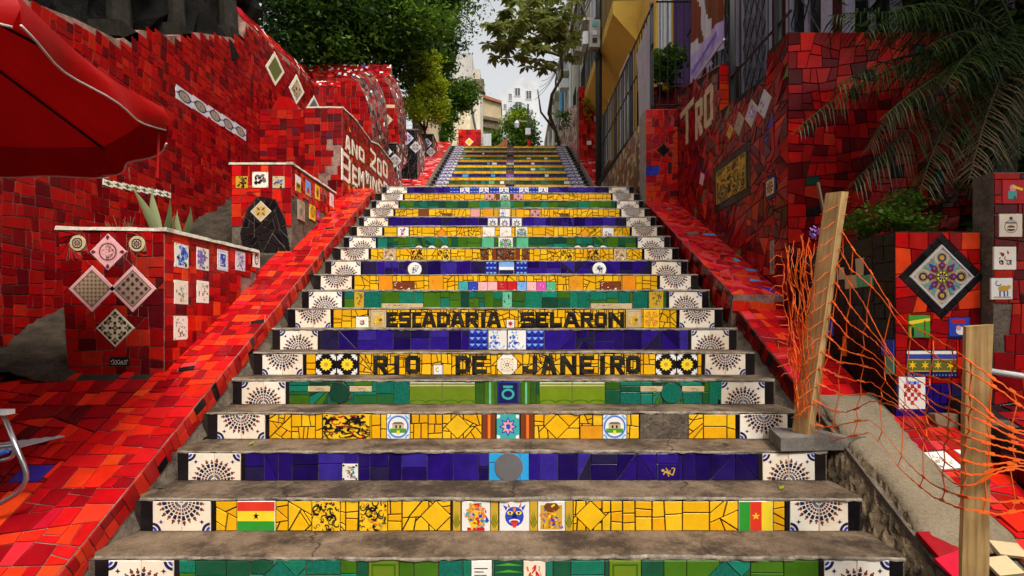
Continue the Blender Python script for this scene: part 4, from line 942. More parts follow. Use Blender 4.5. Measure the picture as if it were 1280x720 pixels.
cw = empty('mosaic_wall', (-3.9, 12.5, 5.0), 'short cross wall of red tiles with a sloping glossy coping, under the dark trees', 'wall')
def cross(d, x0, x1, yt, yb, hc, seed, mats):
    a, c = P(x0, yt, d), P(x1, yt, d)
    b = MB(); b.box(a.x, c.x, d, d + 0.4, 3.6, a.z); put(b.build('masonry', 'grout_red'), cw)
    S = Surf((0, d, 0), (1, 0, 0), (0, 0, 1)); mosaic(S, rect(a.x, P(x0, yb, d).z, c.x, a.z - .003), cw, 'red_wall', 0.15, 'rect', seed=seed, jit=0.05, limit=90)
    b = MB(); b.prism([(a.x, d - .01, a.z), (a.x, d + 0.2, a.z + hc), (a.x, d + .4, a.z)], (c.x - a.x, 0, 0)); put(b.build('coping', 'grout_red'), cw)
    S = Surf((a.x, d - .014, a.z + .005), (1, 0, 0), (0, 0.21, hc)); mosaic(S, rect(0, 0, c.x - a.x, math.hypot(.21, hc)), cw, mats, 0.075, 'rect', seed=seed + 1, jit=.06, limit=60, tilt=.12)
cross(12.5, 376, 487, 97, 190, 0.40, 15, [('red_pink', 4), ('red_wall', 8), ('white', 1.0), ('navy_white', .3)])  # white pieces imitate bright glints on the coping
cross(11.9, 380, 428, 109, 190, 0.22, 17, [('red_pink', 4), ('red_wall', 7), ('white', .9)])  # pale tiles stand for reflections on this lower coping as well

# ------------------------------------------------------------------ curved fins: profile facing the stair foot, swept up the slope
def fin(px, d, length, label, seed):
    pr = [P(x, y, d) for x, y in px]
    root = empty('curved_wall', pr[0], label, 'wall')
    b = MB(); b.prism(pr, SD * length); put(b.build('masonry', 'grout_red'), root)
    S = Surf((0, d, 0), (1, 0, 0), (0, 0, 1))
    pl = [(p.x, p.z) for p in pr]; pl = pl if area(pl) > 0 else pl[::-1]
    xs = [p[0] for p in pl]; zs = [p[1] for p in pl]
    # clip mosaic to the (convex) profile
    rg = random.Random(seed); pcs = [clipto(p, pl) for p in shatter(rect(min(xs), min(zs), max(xs), max(zs)), 0.13, rg, 'rect', 0.05)]
    lay(S, [p for p in pcs if len(p) >= 3 and area(p) > 0.0004], root, 'red_wall', rg, limit=80)
    for a, c in zip(pr[1:-1], pr[2:]):       # outer curve: from the top down to the foot
        e = (c - a); S2 = Surf(a, SD, -e)
        S2 = Surf(a, SD, e) if SD.cross(e).x > 0 or SD.cross(e).z > 0 else Surf(c, SD, -e)
        mosaic(S2, rect(0, 0, length, e.length), root, [('fin_mosaic', 8), ('black', 2), ('white', .35), ('red_wall', 2)], 0.09, 'rect', seed=seed + 3, jit=0.1, limit=30, tilt=0.05, minpx=5)
    return root
fin([(426, 215), (426, 103), (437, 98), (448, 104), (457, 120), (463, 140), (467, 180), (467, 215)], 9.0, 1.25, 'curved wall fin with red front and white mosaic flank behind the lettered wall', 31)
f2 = fin([(471, 215), (471, 104), (478, 98), (487, 108), (494, 128), (498, 155), (500, 190), (500, 215)], 10.9, 0.85, 'curved wall fin with pale mosaic edge and a pale diamond ornament', 35)
S = Surf((0, 10.9, 0), (1, 0, 0), (0, 0, 1)); u, v = S.px(483, 150)
me = motif_mesh('picture_tile', 0.20, 0.20, 'sand', rosette_m(['mid', 'grey', 'brown', 'paper'])); place(S, u, v, me, f2, 'picture_tile', math.pi / 4)
me = motif_mesh('picture_tile', 0.32, 0.07, 'sand', []); u, v = S.px(484, 133); place(S, u, v, me, f2, 'picture_tile')

# ------------------------------------------------------------------ first planter (left)
PX0, PX1, PY0, PY1 = -2.98, -2.34, 3.50, 4.75
pl1 = empty('planter', (-2.66, 3.5, 0.73), 'tall red tiled planter with diamond patterned tiles on its front', 'planter')
b = MB(); b.prism([(PX0 - 0.07, PY0, 1.70), (PX1, PY0, 1.69), (PX1, PY0, 0.60), (PX0, PY0, 0.60)], (0, PY1 - PY0, 0.0)); put(b.build('masonry', 'grout_red'), pl1)
# white mortar lip
b = MB(); rg = random.Random(8); V = []
def lipstrip(mb, pts, w, h, rng):
    for a, c in zip(pts, pts[1:]):
        a, c = Vector(a), Vector(c); n = max(2, int((c - a).length / 0.08)); t = (c - a).normalized(); s = t.cross(Vector((0, 0, 1))).normalized(); rings = []
        for i in range(n + 1):
            q = a.lerp(c, i / n); ww = w / 2 + rng.uniform(-0.004, 0.004); hh = h + rng.uniform(-0.004, 0.004)
            rings.append([q - s * ww + Vector((0, 0, -0.003)), q + s * ww + Vector((0, 0, -0.003)), q + s * ww * 0.8 + Vector((0, 0, hh)), q - s * ww * 0.8 + Vector((0, 0, hh))])
        fs = [(k * 4 + j, k * 4 + (j + 1) % 4, (k + 1) * 4 + (j + 1) % 4, (k + 1) * 4 + j) for k in range(n) for j in range(4)] + [(3, 2, 1, 0), tuple(range(n * 4, n * 4 + 4))]
        mb.add([p for r in rings for p in r], fs)
lipstrip(b, [(PX0 - 0.09, PY0 + 0.03, 1.70), (PX1 + 0.02, PY0 + 0.03, 1.69)], 0.09, 0.022, rg); lipstrip(b, [(PX1 - 0.02, PY0 - 0.015, 1.69), (PX1 - 0.02, PY1 + 0.03, 1.72)], 0.085, 0.022, rg)
put(b.build('rim', 'lip'), pl1)
b = MB(); b.box(PX0, PX1 - 0.05, PY0 + 0.06, PY1 - 0.05, 1.69, 1.702); put(b.build('soil', 'earth'), pl1)
S = Surf((0, PY0, 0), (1, 0, 0), (0, 0, 1))
def sq(S, x, y, side, rot=math.pi / 4): u, v = S.px(x, y); return qrot(u, v, side, side, rot)
ins = []
def pic(S, x, y, w, h, base, mot, parent, rot=0.0, ins=None, name='picture_tile', thick=0.0085):
    u, v = S.px(x, y); me = motif_mesh('picture_tile', w, h, base, mot, thick); place(S, u, v, me, parent, name, rot)
    if ins is not None: ins.append(qrot(u, v, w, h, rot))
q45 = math.pi / 4
pic(S, 136, 315, 0.178, 0.178, 'pink', ring_m(0, 0, 0.58, 0.68, 'plum', 20) + ring_m(0, 0, 0.74, 0.77, 'rose', 20) + scene_m(91, ['rose', 'plum', 'mid'], 60, 0.36, 0.14, 0.4) + [petal(sx * .55, sy * .55, math.atan2(sy, sx), 0.1, 0.5, 0.14, 'plum') for sx in (-1, 1) for sy in (-1, 1)], pl1, q45, ins)
tilep = lambda base, mot: (base, mot)
for x, y, mot, base in ((116, 361, grid_m(9, lambda x, y, r, i, j: [(qrot(x, y, r * 1.1, r * 1.1, .78), 'sand' if (i + j) % 2 else 'brown')]), 'mid'), (167, 361, grid_m(4, lambda x, y, r, i, j: ring_m(x, y, r * .35, r * .62, 'plum', 8) + [(disc(x, y, r * .28, 6), 'ink')]) + grid_m(5, lambda x, y, r, i, j: [(disc(x, y, r * .2, 4), 'ink')]), 'mid')):
    pic(S, x, y, 0.225, 0.225, 'pink', [(rect(-.8, -.8, .8, .8), 'ink')] + [([(a * .76, b_ * .76) for a, b_ in q], m) for q, m in [(rect(-1, -1, 1, 1), base)] + mot], pl1, q45, ins)
pic(S, 145, 410, 0.185, 0.185, 'cream', grid_m(3, lambda x, y, r, i, j: star_m(x, y, r * .95, 'moss', 4, .5, 0.78) + [(disc(x, y, r * .3, 6), 'sand')]) + grid_m(4, lambda x, y, r, i, j: [(qrot(x, y, r * .8, r * .8, .78), 'ink')]) + frame_m('cream', 1, .06), pl1, q45, ins)
for x, y in ((98, 304), (172, 305)):
    u, v = S.px(x, y); hole = disc(u, v, 0.055, 16); ins.append(hole); g_ = tile_geo(S, hole, 0.008, 0.0015, rg, tilt=0); put(mesh_obj('round_tile', g_[0], g_[1], 'sand'), pl1)
    me = motif_mesh('tile_print', 0.074, 0.074, 'sand', ring_m(0, 0, 0.75, 0.98, 'ink') + [petal(0, 0, k * math.pi / 4, .1, .7, .14, 'navy') for k in range(8)] + [(disc(0, 0, .16), 'flame')], 0.0095); place(S, u, v, me, pl1, 'tile_print')
pic(S, 150, 452, 0.13, 0.062, 'black', [(qrot(x, y, .22, .12, a), 'paper') for x, y, a in ((-.8, .1, 1.3), (-.6, .35, .2), (-.5, -.1, 1.2), (-.3, .2, -.8), (-.2, -.1, 1.4), (0, .3, .1), (.1, -.2, 1.2), (.3, .1, .9), (.35, -.2, -.3), (.6, .2, 1.3), (.7, -.1, .2), (.85, .3, 1.1))] + [(rect(-.8, -.55, .8, -.45), 'paper')], pl1, 0, ins)
mosaic(S, [(PX0, 0.70), (PX1, 0.70), (PX1, 1.69), (PX0 - 0.07, 1.695)], pl1, [('red', 9), ('maroon', 1)], 0.125, 'rect', inserts=ins, seed=21, jit=0.05, tilt=0.014, gap=.0034)
S = Surf((PX1, 0, 0), (0, 1, 0), (0, 0, 1)); ins = []
for k, (x, y, kind) in enumerate(((226, 320, 0), (252.5, 324, 1), (277.5, 325.5, 2), (299.5, 326.5, 3))):
    mot = [scene_m(101, ['cobalt', 'cobalt', 'sky', 'navy'], 60, .7, .22, .6) + frame_m('mid', 1, .05) + corners_m('gold', .25), scene_m(102, ['violet', 'lilac', 'violet', 'grey'], 60, .8, .22, .5) + frame_m('violet', 1, .04), [(rect(-.5, -.6, .5, .6), 'cobalt')] + grid_m(6, lambda x, y, r, i, j: [(disc(x, y, r * .5, 6), 'sky')] if max(abs(x), abs(y)) > .7 else []) + scene_m(103, ['paper'], 12, .4, .14, .4), scene_m(104, ['cobalt', 'lilac', 'violet'], 80, .75, .14, .5) + frame_m('lilac', 1, .08)][kind]
    pic(S, x, y, 0.155, 0.17, 'white', mot, pl1, 0, ins)
for x, y, sd, inks in ((225.5, 365.5, 111, ['mid', 'grey', 'sand']), (252.5, 365, 112, ['ink', 'grey', 'mid']), (225, 410, 113, ['ink', 'grey', 'brown'])):
    pic(S, x, y, 0.155, 0.17, 'cream', scene_m(sd, inks, 34, .7, .17, .32) + (corners_m('ink', .2) if sd == 113 else []), pl1, 0, ins)
pic(S, 319.5, 325, 0.13, 0.14, 'white', portrait_m('ink'), pl1, 0, ins)
mosaic(S, rect(PY0, 0.70, PY1, 1.70), pl1, [('red_bright', 7), ('red', 5), ('maroon', 0.8)], 0.10, 'rect', inserts=ins, seed=22, keep=lambda u, v: v > nose(u) + RH - 0.03 and not (u > 4.5 and v < 1.48 + (u - 4.5) * .2), gap=0.002)

# plants in the first planter
def blade(name, base, tip, w, mat, parent, bend=0.08, seed=0, n=7):
    rg = random.Random(seed); base, tip = Vector(base), Vector(tip); V, Fc = [], []; s = (tip - base).cross(Vector((0, 1, 0.2))).normalized(); fwd = Vector((0, -1, 0))
    for i in range(n + 1):
        t = i / n; q = base.lerp(tip, t) + s * bend * t * (1 - t); ww = w * (1 - 0.15 * t) * math.sin(math.pi * min(1, (t * .93 + .12)) ** .8) if t < 1 else 0.002
        V += [q - s * ww / 2, q + fwd * ww * 0.18, q + s * ww / 2]
    for i in range(n): Fc += [(i * 3, i * 3 + 1, i * 3 + 4, i * 3 + 3), (i * 3 + 1, i * 3 + 2, i * 3 + 5, i * 3 + 4)]
    return put(mesh_obj(name, V, Fc, mat, smooth=True), parent)
ag = empty('snake_plant', P(200, 287, 4.1), 'snake plant with broad upright pale green leaves growing in the planter', 'plant')
for k, (x0, y0, x1, y1, w) in enumerate(((196, 288, 163, 232, 0.075), (200, 289, 190, 233, 0.085), (205, 288, 212, 246, 0.05), (226, 289, 222, 262, 0.05), (230, 289, 238, 258, 0.06), (215, 290, 219, 268, .04))):
    a = P(x0, y0 + 6, 4.1); c = P(x1, y1, 4.0 + 0.1 * (k % 2)); blade('leaf', a, c, w * 1.05, 'leaf_agave', ag, 0.07 if k % 2 else -0.08, k)
sp = MB(); rg = random.Random(4)
for k in range(14):
    a = P(145 + rg.uniform(-12, 20), 288, 4.0); sp.tube([a, a + Vector((rg.uniform(-.05, .05), 0, rg.uniform(.03, .12)))], 0.0025, 4)
tag(sp.build('dry_weeds', 'leaf_dry'), 'few thin dry weed stems in the first planter soil', 'weeds', kind='stuff')

# ------------------------------------------------------------------ second planter (left)
QX0, QX1, QY0, QY1 = -2.87, -2.26, 5.33, 6.62
pl2 = empty('planter', (-2.55, 5.33, 1.8), 'red tiled planter with a black shard mosaic and gold diamond on its front', 'planter')
b = MB(); b.prism([(QX0, QY0, 2.70), (QX1, QY0, 2.70), (QX1, QY0, 1.60), (QX0, QY0, 1.60)], (0, QY1 - QY0, 0.0)); put(b.build('masonry', 'mortar'), pl2)
b = MB(); lipstrip(b, [(QX0 - 0.03, QY0 + .03, 2.70), (QX1 + 0.02, QY0 + .03, 2.70)], 0.08, 0.022, rg); lipstrip(b, [(QX1 - .02, QY0 - 0.01, 2.70), (QX1 - .02, QY1 + .03, 2.73)], 0.08, 0.022, rg); put(b.build('rim', 'lip'), pl2)
b = MB(); b.box(QX0, QX1 - .05, QY0 + 0.06, QY1 - .05, 2.69, 2.702); put(b.build('soil', 'earth'), pl2)
S = Surf((0, QY0, 0), (1, 0, 0), (0, 0, 1)); ins = []
pic(S, 302.5, 228, 0.125, 0.125, 'gold', scene_m(120, ['ink', 'brown', 'ink'], 40, .8, .25, .5), pl2, 0, ins)
pic(S, 325.5, 225, 0.165, 0.165, 'cream', scene_m(121, ['ink', 'ink', 'grey'], 20, .5, .3, .7) + corners_m('ink', .22), pl2, 0, ins)
pic(S, 348.5, 228, 0.125, 0.125, 'sand', scene_m(122, ['ink', 'cobalt', 'mid'], 40, .8, .25, .5), pl2, 0, ins)
pic(S, 326.5, 264.5, 0.155, 0.155, 'sand', [petal(0, 0, k * math.pi / 4, .08, .8, .15, 'gold' if k % 2 else 'brown') for k in range(8)] + [(disc(.55 * math.cos(a), .55 * math.sin(a), .12, 6), 'gold') for a in [.39 + k * .785 for k in range(8)]] + frame_m('cream', 1, .09), pl2, q45, ins)
blk = S.poly([(305, 316), (300, 292), (309, 262), (322, 246), (345, 250), (357, 275), (364, 316)])
mosaic(S, blk, pl2, 'black', 0.10, 'shard', inserts=ins, seed=24, gap=0.004, tilt=0.03)
u0, v0 = S.px(291, 283)
mosaic(S, rect(QX0, v0, QX1, 2.69), pl2, 'red_bright', 0.12, 'rect', inserts=ins + [blk], seed=23, jit=0.03, keep=lambda u, v: v > v0 + 0.02 + (0.35 if u > -2.42 and v < 2.0 else 0))
S = Surf((QX1, 0, 0), (0, 1, 0), (0, 0, 1)); ins = []
for k, (x, y, base, mot) in enumerate(((372, 230, 'white', [(rect(-1, -1, 1, .1), 'gold'), (rect(-.6, -.5, .5, 0), 'brown')]), (384.5, 235.5, 'sky', [(disc(0, -.3, .6, 10, .4), 'crimson'), (rect(-1, -1, 1, -.6), 'gold')]), (396, 240.5, 'sun', [(disc(0, 0, .5, 8, .7), 'brown'), (disc(0, .4, .25, 8), 'flame')]), (405, 245, 'rust', scene_m(124, ['ink', 'cobalt', 'flame'], 20, .8, .3, .6)), (414, 250, 'white', scene_m(125, ['pink', 'sky'], 12, .7, .3, .6)))):
    pic(S, x, y, 0.14, 0.17, base, mot, pl2, 0, ins)
pic(S, 375.5, 263.5, 0.165, 0.21, 'mid', scene_m(126, ['grey', 'sand', 'mid'], 60, .9, .25, .6) + frame_m('sand', 1, .1), pl2, 0, ins, thick=0.016)
pic(S, 390, 266, 0.17, 0.17, 'sun', [(disc(0, .1, .75, 12), 'grass'), (disc(0, .1, .5, 12), 'flame'), (disc(0.1, .15, .28, 10), 'gold')], pl2, 0, ins)
pic(S, 397.5, 269, 0.10, 0.13, 'crimson', scene_m(127, ['magenta', 'violet', 'rose'], 20, .8, .3, .7), pl2, 0, ins)
mosaic(S, rect(QY0, 2.3, QY1, 2.69), pl2, 'red_bright', 0.11, 'rect', inserts=ins, seed=25, keep=lambda u, v: v > 2.40 + (u - QY0) * 0.02)
lay(S, shatter(rect(6.25, nose(6.25) + .15, 6.5, 2.38), .1, random.Random(3)), pl2, 'red_bright', random.Random(3))

# ------------------------------------------------------------------ lettered wall: ANO 2002 / BEM VINDO
BX, BY0, BY1 = -2.27, 6.95, 10.3
lw = empty('lettered_wall', (BX, 7, 2.7), 'low red mosaic wall with white tile letters beside the landing', 'wall')
bt = lambda d: interp([(6.9, 3.95), (7.55, 4.02), (8.35, 3.99), (8.8, 4.10), (9.9, 4.12), (10.3, 3.85)], d)
pts = [(BX, d, bt(d)) for d in (6.95, 7.55, 8.35, 8.8, 9.4, 9.9, 10.3)] + [(BX, 10.3, 3.0), (BX, 6.95, 2.55)]
b = MB(); b.prism(pts, (-0.5, 0, 0)); put(b.build('masonry', 'grout_red'), lw)
b = MB(); lipstrip(b, [(-2.75, 6.97, 3.955), (BX, 6.97, 3.955)] , 0.05, 0.02, rg); lipstrip(b, [(BX - 0.01, d, bt(d)) for d in (6.95, 7.55, 8.35, 8.8, 9.4, 9.9)], 0.05, 0.018, rg); put(b.build('rim', 'lip'), lw)
S = Surf((BX, 0, 0), (0, 1, 0), (0, 0, 1)); rngl = random.Random(55); ins = []
def letters_px(S, spec, mat, parent, t, base=0.0):
    for ch, xa, xb, yt, yb in spec:
        a = S.px((xa + xb) / 2, yt); c = S.px((xa + xb) / 2, yb); ul = S.px(xa, yt)[0]; ur = S.px(xb, yt)[0]
        u0, u1 = min(ul, ur), max(ul, ur); ins.extend(letter(S, ch, u0, c[1], u1 - u0, a[1] - c[1], t, mat, parent, rngl, base, 0.011))
letters_px(S, [('A', 431, 437.5, 170, 190), ('N', 439, 446.5, 178, 197), ('O', 448, 455, 185, 202), ('2', 462, 469.5, 188, 213), ('0', 471, 476.5, 199, 220), ('0', 478, 484, 202, 222),
               ('B', 425.5, 438, 190, 229), ('E', 440, 446, 208, 233), ('M', 447.5, 454.5, 212, 235), ('V', 456, 461, 215, 230), ('I', 461.5, 464, 220, 238), ('N', 465, 471, 223, 240), ('D', 472.5, 477.5, 226, 241), ('O', 479, 484, 228, 243)], 'cream', lw, 0.055)
pic(S, 458.3, 219, 0.10, 0.10, 'white', scene_m(130, ['cobalt', 'navy'], 16, .7, .3, .7), lw, 0, ins, thick=0.016)
mosaic(S, rect(6.95, 2.6, 10.3, 4.15), lw, [('red', 6), ('red_wall', 4), ('orange', 0.3)], 0.10, 'rect', inserts=ins, seed=27, jit=0.25, keep=lambda u, v: v < bt(u) - 0.03 and v > nose(min(u, 7.7)) - .02, tilt=0.02)
S = Surf((0, 6.95, 0), (1, 0, 0), (0, 0, 1))
mosaic(S, rect(-2.77, 2.65, BX, 3.95), lw, [('red', 8), ('maroon', 1)], 0.12, 'rect', seed=28, keep=lambda u, v: not (abs(u + 2.43 + .06 * math.sin(v * 9)) < 0.07 and 2.9 < v < 3.55), tilt=0.02)
# block between the wall and the lettered wall
bk = empty('tiled_pier', (-3.1, 7.4, 2.8), 'square red tiled pier standing against the long wall', 'pier')
b = MB(); b.box(-3.59, -2.80, 7.40, 8.3, 2.5, 4.12); put(b.build('masonry', 'grout_dark'), bk)
S = Surf((0, 7.40, 0), (1, 0, 0), (0, 0, 1)); mosaic(S, rect(-3.59, 2.7, -2.80, 4.11), bk, [('red', 8), ('red_wall', 5), ('maroon', .8)], 0.125, 'rect', seed=29, jit=.03)
b = MB(); b.prism([(-3.5, 7.5, 4.12), (-3.05, 7.5, 4.12), (-3.2, 7.5, 4.33), (-3.35, 7.5, 4.36)], (0, 0.5, 0)); put(b.build('mound', 'red'), bk)

# ------------------------------------------------------------------ black planters up the left side
def bplanter(x0, x1, y, z, d, depth, label, seed):
    a, c = P(x0, y, d), P(x1, y, d); zb = min(a.z - 1.3, 3.2)
    root = empty('planter', (a.x, d, zb), label, 'planter')
    b = MB(); b.box(a.x, c.x, d, d + depth, zb, a.z); put(b.build('masonry', 'grout_pale'), root)
    b = MB(); b.box(a.x - .02, c.x + .02, d - .02, d + depth, a.z - .001, a.z + .03); put(b.build('rim', 'mortar'), root)
    S = Surf((0, d, 0), (1, 0, 0), (0, 0, 1)); ins = []
    pic(S, (x0 + x1) / 2, y + 10, 0.21, 0.21, 'white' if seed % 2 else 'silver', ornate_m(['lilac', 'violet', 'grey', 'cobalt']), root, q45, ins)
    pic(S, x1 - 2.5, y + 21, 0.20, 0.20, 'silver', ornate_m(['mid', 'grey', 'violet', 'grey']), root, q45, ins)
    mosaic(S, rect(a.x, a.z - 1.25, c.x, a.z - .002), root, 'black', 0.11, 'shard', inserts=ins, seed=seed, limit=40)
    S = Surf((c.x, 0, 0), (0, 1, 0), (0, 0, 1)); mosaic(S, rect(d, a.z - 1.25, d + depth, a.z - .002), root, [('fin_mosaic', 4), ('white', 1.2), ('black', 3), ('grey', 2)], 0.10, 'shard', seed=seed + 1, limit=40)
bplanter(467, 496, 180, 0, 10.42, .42, 'black tiled planter with a lilac diamond, beside the white letters', 41)
bplanter(497, 522, 163, 0, 12.2, 1.0, 'tall black tiled planter with two silver diamonds near the green tree', 44)
bplanter(526, 541, 169, 0, 14.6, 0.9, 'small dark planter beside the sloping cream parapet', 47)
# ramp beside the upper flight and the cream parapet
def nose2(d): return Z2 + R_ + (d - D2) / T2 * R_
S2v = Vector((0, T2, R_)).normalized()
for sd, x0, x1, lab in ((-1, -2.6, -1.95, 'pale red tiled ramp along the upper flight, below the black planters'), (1, 1.85, 2.25, 'red tiled ramp along the upper flight, beside the street pole')):
    b = MB(); dA, dB = 10.2, 16.8
    b.prism([(x0, dA, nose2(dA) + .06), (x0, dB, nose2(dB) + .06), (x0, dB, nose2(dB) - .6), (x0, dA, nose2(dA) - .6)], (x1 - x0, 0, 0)); root = tag(b.build('tiled_ramp', 'grout_pale'), lab, 'ramp')
    S = Surf((x0, dA, nose2(dA) + .06), (1, 0, 0), S2v); mosaic(S, rect(0, 0, x1 - x0, (dB - dA) / S2v.y), root, [('red_pink', 5), ('red_bright', 2), ('rose', 1)], 0.14, 'rect', seed=51 + sd, jit=.1, limit=60)
b = MB(); b.prism([(-2.62, 15.2, 6.0), (-2.62, 20.5, 8.0), (-2.62, 20.5, 9.4), (-2.62, 15.2, 6.9)], (-0.14, 0, 0)); tag(b.build('parapet', 'plaster_cream'), 'sloping cream plaster parapet rising behind the black planters', 'parapet')
# ------------------------------------------------------------------ right ramps
KX = 1.85
def slope_surf(x0, d0, z0, d1, z1): return Surf((x0, d0, z0), (1, 0, 0), (0, d1 - d0, z1 - z0))
ur = empty('tiled_ramp', (2.05, 4.4, 1.2), 'upper pinkish red tiled ramp with a rounded lower end, against the dark red wall', 'ramp')
b = MB(); b.prism([(KX, 4.36, 1.31), (KX, 7.2, 2.755), (KX, 7.2, 2.2), (KX, 4.42, 0.9)], (0.46, 0, 0)); put(b.build('masonry', 'grout_red'), ur)
S = slope_surf(KX, 4.36, 1.31, 7.2, 2.755); Lu = math.hypot(7.2 - 4.36, 2.755 - 1.31)
bl = [qrot(*S.px(866, 292), 0.14, 0.085, 0.25), qrot(*S.px(836, 261), .07, .06, .5)]
mosaic(S, rect(0, 0, 0.46, Lu), ur, [('red_pink', 7), ('red_bright', 5), ('cyan', 0.10), ('blue', 0.12)], 0.098, 'shard', inserts=bl, seed=61, gap=0.003, tilt=0.02)
lay(S, bl, ur, 'grey', random.Random(1))
sv = Vector((0, 7.2 - 4.36, 2.755 - 1.31)).normalized()
SKR = Surf((KX, 7.2, 2.755), -sv, Vector((0, -sv.z, sv.y)))
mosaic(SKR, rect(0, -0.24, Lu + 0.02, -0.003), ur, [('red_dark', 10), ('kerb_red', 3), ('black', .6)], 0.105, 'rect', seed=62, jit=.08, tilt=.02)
S = Surf((0, 4.375, 0), (1, 0, 0), (0, 0, 1)); mosaic(S, rect(KX + .005, 1.17, KX + 0.46, 1.313), ur, 'red_bright', 0.10, 'rect', seed=63)

lr = empty('tiled_ramp', (2.1, 3.6, 0.7), 'lower red tiled ramp broken off behind the leaning plank', 'ramp')
b = MB(); b.prism([(1.90, 2.0, nose(2.0) + .02), (1.90, 4.43, nose(4.43) + .02), (1.90, 4.43, nose(4.43) - .5), (1.90, 2.0, nose(2.0) - .5)], (0.42, 0, 0)); put(b.build('masonry', 'mortar'), lr)
S = Surf((1.90, 3.2, nose(3.2) + .02), (1, 0, 0), SD); mosaic(S, rect(0, 0.02, 0.42, L_(3.2, 4.40)), lr, [('red_bright', 8), ('red_pink', 2), ('maroon', .5)], 0.11, 'rect', seed=64, jit=.08, keep=lambda u, v: v > 0.05 + .05 * math.sin(u * 20), tilt=.015)
SKL = Surf((1.90, 4.43, nose(4.43) + .02), -SD, Vector((0, -SB, SA))); mosaic(SKL, rect(0, -0.19, L_(3.2, 4.43), -0.003), lr, [('red_dark', 10), ('black', 1.2)], 0.10, 'rect', seed=65, jit=.08, tilt=.02)
# cement screed where the tiles are gone
def screed(name, outline, h0, h1, mat, seed, label, cat, n=40):
    """uneven sheet of cement on the slope between two wavy long edges"""
    rg = random.Random(seed); V, Fc = [], []; m = 10
    for j in range(n + 1):
        d = outline[0] + (outline[1] - outline[0]) * j / n; t = j / n
        xa = outline[2] + 0.015 * math.sin(d * 11 + seed) + 0.01 * rg.uniform(-1, 1); xb = outline[3] + 0.02 * math.sin(d * 7 + seed) + .008 * rg.uniform(-1, 1)
        sh = min(1, t * 9, (1 - t) * 9)
        row = [(xa, d, nose(d) - .08)]
        for i in range(m + 1):
            s = i / m; e = min(1, s * 7, (1 - s) * 7)
            row.append((xa + (xb - xa) * s, d, nose(d) + h0 + (h1 - h0) * s - 0.03 * (1 - min(e, sh)) + rg.uniform(-.002, .002)))
        row.append((xb, d, nose(d) - .08)); V += row
    k = m + 3
    for j in range(n):
        for i in range(k - 1): Fc.append((j * k + i, j * k + i + 1, (j + 1) * k + i + 1, (j + 1) * k + i))
    Fc += [tuple(range(k)), tuple(range(n * k + k - 1, n * k - 1, -1))]
    return tag(mesh_obj(name, V, Fc, mat, smooth=True), label, cat)
screed('cement_ramp', (2.36, 3.36, 1.94, 2.32), 0.062, 0.075, 'cement', 3, 'bare beige cement ramp left where the tiles are missing', 'ramp')
# red strip outside the cement, in front of the diamond planter
st = empty('tiled_strip', (2.45, 2.6, 0.1), 'strip of red tiles between the bare cement and the low dark wall', 'floor')
b = MB(); b.prism([(2.28, 1.7, nose(1.7) + .035), (2.28, 3.2, nose(3.2) + .035), (2.28, 3.2, nose(3.2) - .5), (2.28, 1.7, nose(1.7) - .5)], (0.36, 0, 0)); put(b.build('masonry', 'mortar'), st)
S = Surf((2.28, 1.7, nose(1.7) + .035), (1, 0, 0), SD)
ins = [qrot(*S.px(1178, 576), 0.13, 0.13, 0.1)]
mosaic(S, rect(0, 0, 0.36, L_(1.7, 3.2)), st, [('red_bright', 5), ('red_pink', 2), ('red_wall', 4), ('white', .35), ('green_dark', .3)], 0.11, 'rect', inserts=ins, seed=66, jit=.15, tilt=.04, gap=.004)
u, v = S.px(1178, 576); place(S, u, v, motif_mesh('picture_tile', .13, .13, 'white', scene_m(140, ['sand', 'mid', 'brown'], 30, .9, .2, .4)), st, 'picture_tile', .1)
# broken tiles at the foot
rg = random.Random(12)
S = Surf((1.95, 1.9, nose(1.9) + .03), (1, 0, 0), SD)
for k, (x, y, w, h, a, m) in enumerate(((1183, 690, .15, .20, .1, 'red_bright'), (1205, 672, .12, .05, .2, 'green_dark'), (1196, 712, .14, .12, .3, 'red_pink'), (1258, 690, .13, .08, -.1, 'sand'), (1270, 655, .12, .10, .2, 'red_bright'), (1250, 712, .12, .09, .1, 'sand'))):
    u, v = S.px(x, y); g_ = tile_geo(S, qrot(u, v, w, h, a), 0.012, 0.001, rg, tilt=.06, base=.004 + .003 * k)
    tag(mesh_obj('broken_tile', g_[0], g_[1], m), ['loose red tile lying at the foot of the cement ramp', 'loose green tile sliver on the cement ramp', 'loose pink red tile at the foot of the cement', 'loose sand coloured tile beside the upright post', 'loose red tile lying beyond the upright post', 'chipped sand coloured tile near the low dark wall'][k], 'tile', 'broken tiles on the ground')
# rough stone between the stair ends and the bare ramp
V, Fc = [], []; rg = random.Random(5); n, m = 60, 9
for j in range(n + 1):
    d = 1.9 + 1.5 * j / n
    for i in range(m + 1):
        s = i / m; x = 1.80 + 0.135 * s; V.append((x + rg.uniform(-.012, .012), d, nose(d) - 0.20 + 0.24 * s ** 0.8 + rg.uniform(-.022, .018)))
for j in range(n):
    for i in range(m): Fc.append((j * (m + 1) + i, j * (m + 1) + i + 1, (j + 1) * (m + 1) + i + 1, (j + 1) * (m + 1) + i))
tag(mesh_obj('stone_edge', V, Fc, 'rock'), 'rough dark stone edge exposed between the steps and the cement ramp', 'stone')
